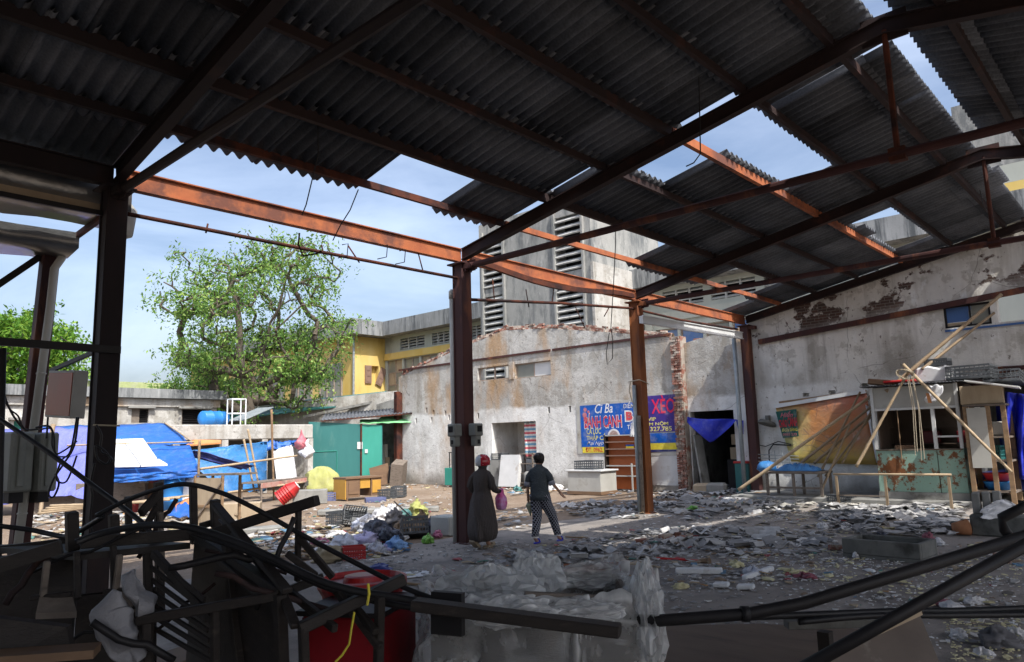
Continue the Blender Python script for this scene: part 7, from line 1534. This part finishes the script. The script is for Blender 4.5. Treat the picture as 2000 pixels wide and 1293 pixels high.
b = MB(); b.tube([(.2, .18, .935), (.202, .27, .925), (.202, .30, .92)], [.038, .036, .02], 8); wear('glove', b, hairm, pa_)
b = MB(); b.lathe((0, .045, 1.435), [(.128, -.055), (.132, 0), (.126, .05), (.105, .09), (.07, .118), (.03, .13), (0, .132)], 24, (0, -.10, 1)); b.grid([[(.10*math.sin(a), .055+r_*math.cos(a), 1.425-.02*(r_-.12)/.06-.01) for a in np.linspace(-1.0, 1.0, 10)] for r_ in (.115, .175)], (0, 0, .006))
def m_helmet():
    n = NT('red_and_silver_helmet'); s_ = n.sep(obj_tex(n)); c = n.mix(n.ramp(n.math('MULTIPLY_ADD', n.math('ADD', s_[0], n.math('MULTIPLY', s_[1], .6)), 4.), [(.38, 0.), (.42, 1.)]), (.42, .44, .48), (.40, .012, .025)); n.t.nodes['Math'].inputs[2].default_value = .5
    for nd in n.t.nodes:
        if nd.type == 'MATH' and nd.operation == 'MULTIPLY_ADD': nd.inputs[2].default_value = .5
    st_ = n.ramp(n.voro(17, vec=obj_tex(n)), [(.16, 1.), (.2, 0.)]); c = n.mix(n.math('MULTIPLY', st_, .75), c, (.55, .5, .52)); return n.done(c, .18, 0, .6)
wear('helmet', b, m_helmet(), pa_)
b = MB(); b.rings([((0, .03, 1.28), .075, .07), ((0, .035, 1.34), .072, .075), ((0, .04, 1.39), .098, .115), ((0, .045, 1.43), .102, .122)], 20, True); wear('hood', b, dm, pa_)
b = MB(); b.box((.085, .06, .03), (.10, .27, .055)); b.box((.085, .15, .06), (.09, .10, .06)); wear('shoe', b, simple('beige_clog', (.36, .29, .20), (.29, .23, .16), 6, .6, .05), pa_, False)
b = MB(); b.box((-.07, -.16, .09), (.10, .27, .055), R3(-.55, 0, 0)); wear('shoe', b, bpy.data.materials['beige_clog'], pa_, False)
# pink bag in her hand
Mp = Matrix.Translation(V(P1)) @ Matrix.Rotation(hd_rot, 4, 'Z') @ Matrix.Scale(S1, 4)
def pbag():
    n = NT('pink_plastic_bag'); s_ = n.sep(); c = n.ramp(n.noise(9, 4), [(.35, (.66, .38, .66)), (.6, (.66, .10, .34))]); n.bump(n.noise(20, 4), .3, .02); return n.done(c, .35, 0, .4)
b = MB(); c0 = Mp @ Vector((.21, .30, .92))
b.rings([(c0+V(0, 0, z), r_, r_*.8, 0, (lambda t: 1+.05*math.sin(5*t))) for z, r_ in ((-.30, .05), (-.28, .085), (-.20, .112), (-.10, .095), (-.03, .06), (.02, .022), (.05, .03))], 24); b.v = [tuple(V(q)+V(.03*(.4-2*abs(nse(q[0]*12, q[1]*12, q[2]*12))), .03*(.4-2*abs(nse(q[0]*10+4, q[1]*10, q[2]*12))), 0)) for q in b.v]; b.build('pink_bag', pbag(), None, 'pink plastic bag held by the person in the long dress', 'bag', smooth=True)
# --- woman in blouse and patterned trousers
P2 = G(1057, 1060); H2 = Hd(1043, 886, P2); S2 = H2/1.57
vt = [(0, 0, .86), (0, .01, 1.02), (0, .015, 1.20), (0, .02, 1.33), (0, .03, 1.40), (0, .035, 1.50)]; ed = [(0, 1), (1, 2), (2, 3), (3, 4), (4, 5)]; rd = [.11, .10, .115, .046, .072, .068]
w1_ = limb([(.13, .0, 1.24), (.235, .02, 1.05), (.35, .10, .88)], [.038, .034, .024], 2); hand(vt, ed, rd, w1_, (.35, .10, .88), (.55, .25, -.85), (0, 1, .2), .4)
w2_ = limb([(-.13, .0, 1.24), (-.215, -.03, 1.02), (-.235, .02, .80)], [.038, .034, .024], 2); hand(vt, ed, rd, w2_, (-.235, .02, .80), (0, .15, -1), (0, 1, .1), .7)
limb([(.08, 0, .80), (.16, .17, .47), (.25, .20, .10), (.26, .28, .035), (.27, .34, .03)], [.085, .055, .034, .03, .022], 0); limb([(-.08, 0, .80), (-.05, -.02, .46), (-.03, -.22, .11), (-.03, -.13, .045), (-.03, -.07, .03)], [.085, .055, .034, .03, .022], 0)
pb_ = skin_body('person', vt, ed, rd, [((0, .045, 1.455), .095, (.82, .98, 1.18)), ((.035, .135, 1.445), .018, (.8, .9, 1.2)), ((.078, .035, 1.44), .022, (.5, .8, 1.3)), ((-.078, .035, 1.44), .022, (.5, .8, 1.3))], P2, hd_rot, S2, 'person in a dark dotted blouse and trellis trousers walking across the shed floor')
b = MB(); b.rings([((0, .02, 1.375), .056, .056), ((0, .018, 1.345), .066, .062), ((0, .012, 1.315), .12, .085), ((0, .01, 1.28), .172, .098), ((0, .01, 1.20), .182, .118), ((0, .01, 1.05), .172, .122), ((0, .0, .92), .172, .13), ((0, 0, .82), .182, .14), ((0, 0, .745), .190, .148), ((0, 0, .74), .175, .13)], 28, True); smt = m_shirt(); wear('blouse', b, smt, pb_)
for pts, rs in (([(.125, 0, 1.255), (.195, .01, 1.16), (.232, .02, 1.05)], [.055, .062, .058]), ([(-.125, 0, 1.255), (-.19, -.01, 1.16), (-.215, -.03, 1.03)], [.055, .062, .058])):
    b = MB(); b.tube(pts, rs, 14); wear('sleeve', b, smt, pb_)
    e = V(pts[-1]); d_ = (e-V(pts[-2])).normalized(); b = MB(); b.tube([e-d_*.03, e+d_*.05], [.0625, .058], 14); wear('cuff', b, simple('pale_cuff', (.30, .31, .36), (.24, .25, .30), 9, .8, .05), pb_)
pm = m_pants()
for pts in ([(.075, 0, .84), (.105, .05, .66), (.16, .165, .47), (.205, .19, .28), (.25, .20, .115)], [(-.075, 0, .84), (-.065, .0, .66), (-.05, -.02, .46), (-.04, -.11, .28), (-.03, -.21, .12)]):
    b = MB(); b.tube(pts, [.118, .105, .086, .072, .062], 16); wear('trouser_leg', b, pm, pb_)
    b = MB(); b.tube([V(pts[-1])+V(0, 0, .012), V(pts[-1])-V(0, 0, .012)], .065, 16); wear('trouser_hem', b, c_white, pb_)
blue_s = plain('blue_rubber', (.03, .045, .55), .4)
for (x, y, rx) in ((.26, .26, 0), (-.03, -.12, 0)):
    b = MB(); b.rings([((x, y, .008), .046, .125), ((x, y, .03), .046, .125)], 18); b.tube([(x-.045, y+.03, .03), (x-.02, y+.05, .075), (x+.02, y+.05, .075), (x+.045, y+.03, .03)], .014, 6); wear('sandal', b, blue_s, pb_)
b = MB(); b.lathe((0, .035, 1.475), [(.02, -.10), (.07, -.085), (.092, -.04), (.098, .02), (.085, .07), (.05, .10), (0, .112)], 20, (0, -.12, 1)); wear('hair', b, hairm, pb_)
b = MB(); b.lathe((-.005, -.075, 1.50), [(0, -.055), (.04, -.045), (.062, -.01), (.058, .03), (.03, .055), (0, .06)], 16, (0, -.7, .7)); wear('hair_bun', b, hairm, pb_)
Mp2 = Matrix.Translation(V(P2)) @ Matrix.Rotation(hd_rot, 4, 'Z') @ Matrix.Scale(S2, 4); c0 = Mp2 @ Vector((-.235, .04, .69))
b = MB(); b.lathe(c0+V(0, 0, .03), [(.012, 0), (.065, -.07), (.05, -.12), (.008, -.25), (0, -.26)], 10, (0, .15, 1)); b.build('leaf_parcel', simple('pale_green_wrapper', (.42, .45, .33), (.34, .37, .26), 6, .7, .2), None, 'pale cone shaped parcel held by the person in trellis trousers', 'parcel')
# ------------------------------------------------------------------ rubbish heap in the yard
def bag(px, py, wpx, hpx, mat, lab, name='rubbish_bag', cat='bag', knot=True, seed=0, flat=.8, group='bags and rags of the rubbish heap'):
    p = G(px, py); D = dep(p); r = wpx/2*D/FPX; h = hpx*D/FPX; b = MB(); rng = random.Random(px*7+py+seed); ph = rng.uniform(0, 6)
    base = [(0.0, .70), (.06, .9), (.28, 1.0), (.52, .92), (.74, .66), (.88, .36)]+([(.95, .13), (1.02, .20)] if knot else [(.97, .12)])
    zz = np.array([q[0] for q in base]); qq = np.array([q[1] for q in base]); sec = [(z, float(np.interp(z, zz, qq))) for z in np.linspace(0, zz[-1], 15)]
    k0 = 1/max(r, .05); f1, f2 = 1.5*k0, 3.6*k0; so = px*.13
    b.rings([((p[0]+r*.12*math.sin(z*4+ph), p[1]+r*.12*math.cos(z*3+ph), z*h+.005), r*q, r*q*flat, ph) for z, q in sec], 30)
    def dis(q):
        q = V(q); d = V(q.x-p[0], q.y-p[1], .5*(q.z-h*.4)); a_ = r*(.46*(.35-2*abs(nse(q.x*f1+so, q.y*f1, q.z*f1)))+.20*(.35-2*abs(nse(q.x*f2, q.y*f2+so, q.z*f2)))); q2 = q+d.normalized()*a_; q2.z = max(.004, q2.z); return tuple(q2)
    b.v = [dis(q) for q in b.v]
    return b.build(name, mat if not isinstance(mat, str) else MT[mat], None, lab, cat, group, smooth=True)
def plast(name, a, b_, rough=.3): 
    n = NT(name); c = n.ramp(n.noise(5, 5), [(.35, a), (.65, b_)]); n.bump(n.noise(11, 6, .65, dist=1.), .6, .05); return n.done(c, rough, 0, .45)
pk = plast('clear_bag_plastic', (.42, .45, .55), (.55, .58, .66)); pbk = plast('black_bag_plastic', (.02, .025, .04), (.07, .08, .12)); pbl = plast('blue_bag_plastic', (.10, .24, .52), (.20, .36, .62)); pgr = plast('green_bag_plastic', (.14, .42, .06), (.26, .55, .12)); pli = plast('lilac_bag_plastic', (.34, .32, .55), (.46, .44, .62)); pbe = simple('beige_sacking', (.34, .29, .20), (.26, .22, .15), 5, .9, .4); pbr = simple('brown_rag', (.17, .125, .085), (.12, .09, .065), 5, .9, .4); pwh = plast('white_bag_plastic', (.58, .58, .60), (.68, .68, .70)); pma = plast('maroon_net', (.20, .05, .08), (.28, .09, .12)); ptl = plast('teal_rag', (.05, .16, .16), (.09, .22, .21)); pgy = simple('grey_rag', (.14, .14, .15), (.09, .09, .10), 5, .9, .4); ppk = plast('pink_rag', (.45, .14, .26), (.5, .2, .3))
for a in ((735, 1058, 60, 46, pbk, 'big grey black rubbish bag in the middle of the heap'), (762, 1066, 52, 40, pbk, 'second glossy black rubbish bag toward the blue bag'), (776, 1078, 44, 30, pbl, 'light blue knotted bag at the front of the heap'), (836, 1062, 24, 18, pgr, 'small bright green bag beside the heap'), (712, 1068, 58, 32, pli, 'lilac white plastic bag in front of the black bags'), (672, 1080, 66, 34, pk, 'clear plastic bag lying left of the lilac bag'), (735, 1085, 40, 26, pk, 'clear plastic bag with green scraps at the front edge'), (752, 1082, 26, 18, pli, 'small lilac bag beside the light blue bag'), (640, 1098, 72, 34, pbe, 'beige sack nearest the trestle in front of the heap', ), (815, 1012, 46, 34, 'greencloth', 'olive yellow cloth on top of the heap'), (822, 1040, 44, 40, pbr, 'brown rag bundle leaning on the black crate'), (772, 1028, 40, 34, pgy, 'grey rag lump behind the black bags'), (842, 1040, 26, 30, pbk, 'black bag between the rag bundle and cement block'), (745, 1018, 36, 30, pwh, 'white plastic bag near the top of the heap'), (765, 1010, 34, 26, pwh, 'white crumpled plastic at the rear of the heap'), (790, 1018, 30, 24, ptl, 'teal rag near the top of the heap'), (700, 1042, 40, 26, pk, 'clear bag under the tipped crate'), (722, 1030, 34, 26, pwh, 'white and silver wrapper bundle beside the tipped crate'), (785, 1040, 36, 24, pbr, 'brown paper lump in the centre of the heap'), (856, 1050, 22, 16, ppk, 'pink rag at the right end of the heap'), (655, 1052, 40, 18, pwh, 'flattened white bag at the left of the heap'), (625, 1064, 34, 14, ppk, 'magenta pink scrap at the left of the heap'), (600, 1078, 40, 16, pbe, 'tan cloth at the far left end of the heap'), (582, 1066, 30, 14, pwh, 'white rag at the far left end of the heap')):
    bag(*a)
crate(V(G(690, 1024))+V(0, 0, .12), R3(D2R(62), .15, -.5), 'charcoal crate tipped on its side at the top left of the heap', (.50, .36, .3)); crate(G(662, 1026), .2, 'charcoal crate upright at the left rear of the heap', (.45, .35, .3)); crate(V(G(810, 1052))+V(0, 0, .05), R3(D2R(-20), 0, -.55), 'black crate standing at the right front of the heap', (.48, .34, .32)); crate(V(G(690, 1093)), -.5, 'small red crate at the front left of the heap', (.34, .26, .2), 'red')
p = V(G(703, 1030)); b = MB(); b.lathe(p+V(0, 0, .12), [(.07, 0), (.05, .24), (.0, .24)], 14, (.4, -.5, .4)); b.build('paper_cup', c_white, None, 'large white paper cup lying in the heap', 'cup')
b = MB(); b.tube([V(G(770, 1020))+V(0, 0, .45), V(G(802, 1030))+V(0, 0, .22)], .015, 6); b.build('stick', MT['wooddark'], None, 'dark stick poking out of the heap', 'stick')
pA = G(858, 1047); b = MB(); hC = Hd(860, 1010, pA); b.box((pA[0]+.25, pA[1]+.05, hC/2), (.42, .5, hC), rotz(.05)); b.build('cement_block', simple('pale_cement_block', (.42, .44, .43), (.34, .36, .35), 4, .9, .25), None, 'pale grey cement block behind the first column', 'block', bevel=.02)
# paper sheet and cap on the floor
b = MB(); b.prism([G(768, 1122)+[0, 0, .02], G(838, 1118)+[0, 0, .02], G(838, 1128)+[0, 0, .02], G(775, 1134)+[0, 0, .02]], (0, 0, .006)); b.build('printed_sheet', c_white, None, 'white printed sheet lying flat behind the red tub', 'sheet')
bag(742, 1115, 46, 14, MT['tarpnavy'], 'dark blue cloth lump behind the red tub', 'blue_cloth', 'cloth', False)
# ------------------------------------------------------------------ things on the shed floor
for i, a in enumerate(((1606, 1034, 26, 14, pwh, 'white plastic bag on the floor behind the trough'), (1672, 1092, 16, 13, pwh, 'small white cup bag in front of the trough corner'), (1836, 1066, 24, 16, pwh, 'white plastic bag right of the trough'), (1816, 1062, 26, 22, pma, 'maroon net bag right of the trough'), (1720, 1050, 22, 12, pbk, 'small black bag behind the trough'), (1352, 998, 28, 10, pgr, 'lime green plastic bag on the broken sheets'), (1268, 1128, 42, 18, pma, 'mauve plastic lump behind the plastic bundle'), (1470, 1125, 46, 18, pk, 'clear plastic scrap bag beside the white foam bars'), (1570, 1132, 50, 14, pma, 'red netting tangle on the shed floor'), (1550, 1122, 44, 12, 'foamyel', 'yellow foam wad next to the red netting'), (1655, 1030, 20, 9, pwh, 'white scrap behind the trough by the shards'), (1580, 1060, 20, 10, pwh, 'white paper ball left of the trough'), (1440, 1108, 40, 12, 'foamyel', 'stacked yellow foam piece on the shed floor'), (1330, 1150, 34, 10, 'foamyel', 'pale yellow scrap near the plastic bundle'), (1840, 1185, 40, 14, pma, 'dark red rag near the thick rail'), (1905, 1180, 40, 14, pwh, 'white bag under the lower pipe rail'), (1860, 1192, 60, 14, pwh, 'flat white bag beside the black hoses'), (1875, 1250, 46, 22, pwh, 'crumpled white plastic in the bottom right corner'), (1950, 1268, 80, 40, pgy, 'grey cloth lump in the bottom right corner'), (1920, 1285, 40, 20, pwh, 'white scrap below the grey cloth lump'), (1985, 1250, 40, 26, pwh, 'white plastic at the right edge of the floor'), (1650, 1008, 24, 10, pk, 'clear plastic scrap before the low rail'), (1395, 946, 30, 14, pbe, 'beige sack scrap at the alley doorway'), (1085, 958, 36, 12, pwh, 'white rag pile before the doorway of the ruined wall'), (1010, 962, 26, 12, ptl, 'teal rag at the foot of the doorway'))):
    bag(*a, group='bags and scraps on the shed floor', knot=i % 3 == 0, flat=.7)
p = V(G(1880, 1047)); b = MB(); b.lathe(p+V(0, 0, .13), [(.09, -.12), (.13, .1), (.12, .1), (.08, -.1), (0, -.1)], 14, (.5, -.8, .1)); b.build('clay_pot', simple('terracotta', (.34, .16, .08), (.27, .12, .06), 6, .8, .1), None, 'terracotta pot lying beside the low dark wall', 'pot', smooth=True)
def slab(px0, py0, px1, py1, w, h, mat, lab, name='foam_bar', cat='foam'):
    b = MB(); b.bar(G(px0, py0)+[0, 0, h/2+.01], G(px1, py1)+[0, 0, h/2+.02], w, h); b.build(name, MT[mat], None, lab, cat, bevel=.012)
slab(1320, 1122, 1412, 1124, .10, .07, 'foam', 'long white foam bar lying on the floor behind the hoses'); slab(1454, 1136, 1508, 1118, .07, .06, 'foam', 'short white foam bar angled beside the red netting'); slab(1394, 1148, 1424, 1150, .12, .05, 'foam', 'small white foam block in front of the long foam bar'); slab(1440, 1152, 1474, 1154, .12, .05, 'foam', 'small white foam block near the yellow foam'); slab(1750, 1024, 1795, 1028, .14, .05, 'foam', 'white foam slab behind the trough')
# loose bricks
for i, (px, py) in enumerate(((1300, 1052), (1315, 1060), (1330, 1055), (1322, 1048), (1345, 1050), (1635, 1075), (1255, 1062), (1815, 1085), (1808, 1075), (1950, 1093), (1955, 1100))):
    bl_ = ('leftmost', 'second', 'middle', 'rear', 'last')[i]+' loose red brick of the row on the shard drift' if i < 5 else ('loose red brick at the left corner of the trough', 'single red brick left of the shard drift', 'front red brick at the right corner of the trough', 'rear red brick at the right corner of the trough', 'rear red brick behind the sloping rail', 'front red brick behind the sloping rail')[i-5]
    M_ = Matrix.Translation(V(G(px, py))+V(0, 0, .04)) @ Euler((random.uniform(-.1, .1), random.uniform(-.2, .2), random.uniform(0, 3))).to_matrix().to_4x4() @ Matrix.Diagonal((1.05, 1.0, 1.15, 1)); o = inst('loose_brick', BRICK, M_); tag(o, bl_, 'brick', 'loose bricks on the floor')
# ------------------------------------------------------------------ broken roof sheet debris, too many to count
def inpoly(x, y, poly):
    c = False; j = len(poly)-1
    for i in range(len(poly)):
        xi, yi = poly[i]; xj, yj = poly[j]
        if (yi > y) != (yj > y) and x < (xj-xi)*(y-yi)/(yj-yi)+xi: c = not c
        j = i
    return c
def shards(name, zones, mat, lab, seed=1, kind='stuff', cat='debris', thick=.007, aspect=(.35, .9)):
    rng = random.Random(seed); b = MB()
    for (pxs, n, s0, s1, pile) in zones:
        poly = [tuple(G(*q)[:2]) for q in pxs]; X = [p[0] for p in poly]; Y = [p[1] for p in poly]; k = 0; tries = 0
        while k < n and tries < n*40:
            tries += 1; x, y = rng.uniform(min(X), max(X)), rng.uniform(min(Y), max(Y))
            if not inpoly(x, y, poly): continue
            dn = nse(x*1.3+seed, y*1.3)+.5*nse(x*3.7, y*3.7, seed)
            if dn < rng.uniform(-.55, .25): continue
            k += 1; s_ = s0+(s1-s0)*rng.random()**2.2; asp = rng.uniform(*aspect); nv = rng.choice((4, 5, 5, 6)); tilt = rng.gauss(0, .07+.16*pile*rng.random()); tl2 = rng.gauss(0, .07+.14*pile*rng.random()); R = R3(tilt, tl2, rng.uniform(0, 6.28))
            z = .02+abs(math.sin(tilt))*s_*.35+pile*max(0, dn+.3)*.15*rng.random(); a0 = rng.uniform(0, 6.28); poly3 = []
            for q in range(nv):
                a = a0+2*math.pi*(q+rng.uniform(-.3, .3))/nv; r_ = s_*.5*rng.uniform(.7, 1.15); u, v = r_*math.cos(a), r_*asp*math.sin(a); poly3.append(V(x, y, z)+R @ V(u, v, .06*s_*math.cos(u/s_*9)))
            nrm_ = R @ V(0, 0, thick*(1 if s_ > .08 else .6)); c = sum(poly3, V(0, 0, 0))/nv; m = len(poly3)
            b.add(poly3+[q+nrm_ for q in poly3]+[c+nrm_], [(i, (i+1) % m, m+(i+1) % m, m+i) for i in range(m)]+[(m+i, m+(i+1) % m, 2*m) for i in range(m)])
    return b.build(name, mat, None, lab, cat, None, kind, fix=False)
shards('sheet_debris', [([(1330, 936), (1480, 950), (1600, 985), (1520, 1022), (1330, 1018), (1265, 988), (1290, 962)], 820, .06, .42, .8), ([(1060, 985), (1290, 975), (1310, 1010), (1180, 1016), (1075, 1002)], 300, .06, .40, .3), ([(1280, 1036), (1430, 1030), (1640, 1042), (1630, 1078), (1450, 1090), (1300, 1088), (1080, 1112), (940, 1104), (1050, 1072)], 1000, .04, .30, .5), ([(1600, 990), (1880, 992), (1890, 1048), (1740, 1052), (1600, 1040)], 760, .07, .46, 1.0), ([(1120, 935), (1335, 945), (1335, 968), (1190, 975)], 300, .06, .3, .5), ([(930, 1012), (1030, 990), (1040, 1030), (950, 1045)], 90, .05, .28, .2)], MT['shard'], 'drift of broken grey roofing sheet shards across the shed floor', 3)
def corr_pieces(zones, seed):
    rg = random.Random(seed); b = MB()
    for (pxs, n) in zones:
        poly = [tuple(G(*q)[:2]) for q in pxs]; X = [p[0] for p in poly]; Y = [p[1] for p in poly]; k = 0
        while k < n:
            x, y = rg.uniform(min(X), max(X)), rg.uniform(min(Y), max(Y))
            if not inpoly(x, y, poly): continue
            k += 1; w = rg.uniform(.2, .6); L = rg.uniform(.15, .5); R = R3(rg.gauss(0, .12), rg.gauss(0, .12), rg.uniform(0, 6.28)); nx = int(w/.19*6); j0 = [rg.uniform(.5, 1) for _ in range(nx+1)]; j1 = [rg.uniform(.5, 1) for _ in range(nx+1)]
            for a in range(1, nx): j0[a] = .6*j0[a]+.4*j0[a-1]; j1[a] = .6*j1[a]+.4*j1[a-1]
            z = .05+rg.random()*.05; b.grid([[V(x, y, z)+R @ V((i/nx-.5)*w, L/2*f*(j0[i] if f < 0 else j1[i]), .03*math.cos(i*math.pi/3)) for i in range(nx+1)] for f in (-1, 0, 1)], R @ V(0, 0, .008))
    return b.build('corrugated_fragments', MT['shard'], None, 'larger wavy fragments of roofing sheet lying on the shard drifts', 'debris', None, 'stuff', fix=False)
corr_pieces([([(1330, 945), (1480, 955), (1600, 990), (1500, 1018), (1330, 1012), (1280, 988)], 55), ([(1600, 995), (1880, 995), (1885, 1042), (1650, 1040)], 60), ([(1300, 1042), (1600, 1045), (1600, 1075), (1320, 1082)], 26), ([(1080, 988), (1280, 978), (1290, 1008), (1100, 1002)], 12), ([(960, 1090), (1250, 1060), (1280, 1095), (1000, 1110)], 12)], 31)
shards('small_debris', [([(650, 1095), (900, 1062), (1500, 1062), (1660, 1100), (1300, 1215), (760, 1215), (640, 1140)], 2600, .02, .12, .1), ([(1300, 1085), (2000, 1055), (2000, 1300), (1250, 1210)], 1500, .015, .10, .1), ([(850, 1080), (1300, 1010), (1600, 1000), (1500, 1070)], 800, .02, .10, .1)], MT['shard'], 'fine grey crumbs and chips scattered over the shed floor', 5)
shards('pale_debris', [([(1500, 962), (1880, 968), (1885, 996), (1650, 1004), (1440, 1004)], 620, .08, .42, .6), ([(1560, 1000), (1700, 1000), (1700, 1020), (1560, 1015)], 60, .08, .3, .4)], MT['shardlt'], 'pale sunlit broken sheet pieces by the kiosk', 8)
def m_multi():
    n = NT('mixed_litter'); c = n.ramp(n.island(), [(0, (.40, .39, .37)), (.22, (.36, .29, .20)), (.38, (.46, .46, .47)), (.46, (.22, .16, .11)), (.62, (.12, .22, .32)), (.66, (.45, .41, .24)), (.70, (.30, .07, .08)), (.735, (.52, .52, .52)), (.84, (.09, .20, .18)), (.87, (.40, .23, .11)), (.91, (.12, .11, .10))], 'CONSTANT'); return n.done(c, .7)
mm_ = m_multi()
shards('yard_litter', [([(480, 1040), (640, 1030), (790, 1050), (800, 1085), (700, 1098), (560, 1092), (470, 1075)], 620, .05, .36, .5), ([(40, 1008), (330, 990), (380, 1015), (520, 1000), (470, 1035), (250, 1065), (40, 1065)], 650, .06, .5, .3), ([(540, 1000), (900, 960), (880, 1010), (600, 1035)], 260, .03, .2, .1), ([(980, 955), (1100, 945), (1110, 962), (1000, 968)], 160, .06, .4, .6), ([(760, 945), (900, 945), (880, 958), (740, 960)], 70, .05, .25, .3), ([(1325, 938), (1450, 945), (1440, 962), (1330, 960)], 140, .06, .4, .6), ([(680, 996), (790, 986), (800, 1000), (700, 1008)], 120, .05, .3, .5)], mm_, 'colourful scattered household litter lying across the yard', 11, thick=.02)
shards('floor_litter', [([(1280, 1030), (1640, 1040), (1660, 1095), (1300, 1170), (900, 1150), (760, 1120), (1000, 1075)], 420, .03, .22, .2), ([(1300, 945), (1640, 1000), (1880, 1000), (1890, 1050), (1500, 1030), (1300, 1015)], 260, .05, .3, .6), ([(1300, 1090), (2000, 1060), (2000, 1290), (1700, 1200)], 300, .02, .16, .1), ([(1040, 990), (1300, 985), (1300, 1015), (1100, 1010)], 90, .04, .3, .3)], mm_, 'mixed paper plastic and wood scraps among the roofing shards', 41, thick=.012)
# foam scraps one can pick out, and the crumbs around them
rng = random.Random(4); zone = [(1430, 1075), (1600, 1070), (1990, 1075), (1995, 1180), (1750, 1165), (1500, 1120)]
def lump(P, r, seed):
    b = MB(); rg = random.Random(seed); ph = rg.uniform(0, 6)
    b.rings([((0, 0, z*r), r*q, r*q*.7, ph, (lambda t, z=z: 1+.22*math.sin(2*t+ph+z)+.16*math.sin(5*t+2*ph-z*3))) for z, q in ((0, .8), (.12, 1), (.34, .85), (.5, .45), (.56, .1))], 10); me = b.mesh('foam_scrap', MT['foamyel'], False); return me
LM = [lump(None, 1, k) for k in range(6)]; LW = []
for me in LM:
    m2 = me.copy(); m2.materials.clear(); m2.materials.append(MT['foam']); LW.append(m2)
k = 0
LABS = ['nearest the trough front', 'beside the red netting', 'left of the red netting', 'behind the thick rail middle', 'under the sloping rail', 'near the maroon rag', 'by the white foam bars', 'right of the trough', 'close to the low dark wall', 'beside the black hoses', 'in the open floor before the trough', 'near the stacked foam piece']
spots = [(1660, 1102), (1620, 1128), (1530, 1115), (1700, 1118), (1780, 1100), (1810, 1170), (1500, 1135), (1830, 1095), (1900, 1070), (1890, 1175), (1585, 1088), (1455, 1092)]
while k < 12:
    px, py = spots[k]; lb__ = LABS[k]; k += 1; p = G(px, py); yel = k % 4 != 0; s_ = rng.uniform(.05, .085)
    o = inst('foam_scrap', (LM if yel else LW)[rng.randrange(6)], Matrix.Translation(V(p)+V(0, 0, .012)) @ Matrix.Rotation(rng.uniform(0, 6), 4, 'Z') @ Matrix.Diagonal((s_*1.3, s_, s_*.8, 1)))
    tag(o, ('yellow foam scrap ' if yel else 'white foam scrap ')+lb__, 'foam scrap', 'foam scraps on the floor')
shards('foam_crumbs', [([(1420, 1075), (1600, 1070), (1995, 1080), (1995, 1185), (1750, 1170), (1500, 1130)], 480, .012, .10, .1), ([(1840, 1195), (2000, 1195), (2000, 1300), (1860, 1300)], 260, .015, .08, .2), ([(1480, 1000), (1650, 1020), (1800, 1050), (1500, 1070)], 120, .02, .09, .2)], MT['foamyel'], 'yellow foam crumbs sprinkled over the dark shed floor', 17, thick=.01)
shards('white_crumbs', [([(1320, 1100), (1640, 1090), (1990, 1110), (1990, 1290), (1860, 1290), (1700, 1180), (1350, 1160)], 420, .012, .07, .1), ([(1300, 1030), (1640, 1040), (1640, 1080), (1280, 1085)], 60, .04, .16, .2), ([(680, 1180), (780, 1180), (780, 1290), (700, 1290)], 120, .02, .08, .1)], MT['foam'], 'white plastic and foam crumbs sprinkled over the shed floor', 19, thick=.01)
# fallen battens
for i, (a, c, lab) in enumerate((((1105, 1052), (1175, 1056), 'thin pale batten lying in the sun strip on the floor'), ((760, 1140), (850, 1150), 'thin batten lying near the red tub'), ((1470, 1062), (1580, 1055), 'thin grey batten lying on the shard drift'))):
    b = MB(); b.bar(G(*a)+[0, 0, .03], G(*c)+[0, 0, .03], .04, .02); b.build('batten', MT['wood'], None, lab, 'batten')
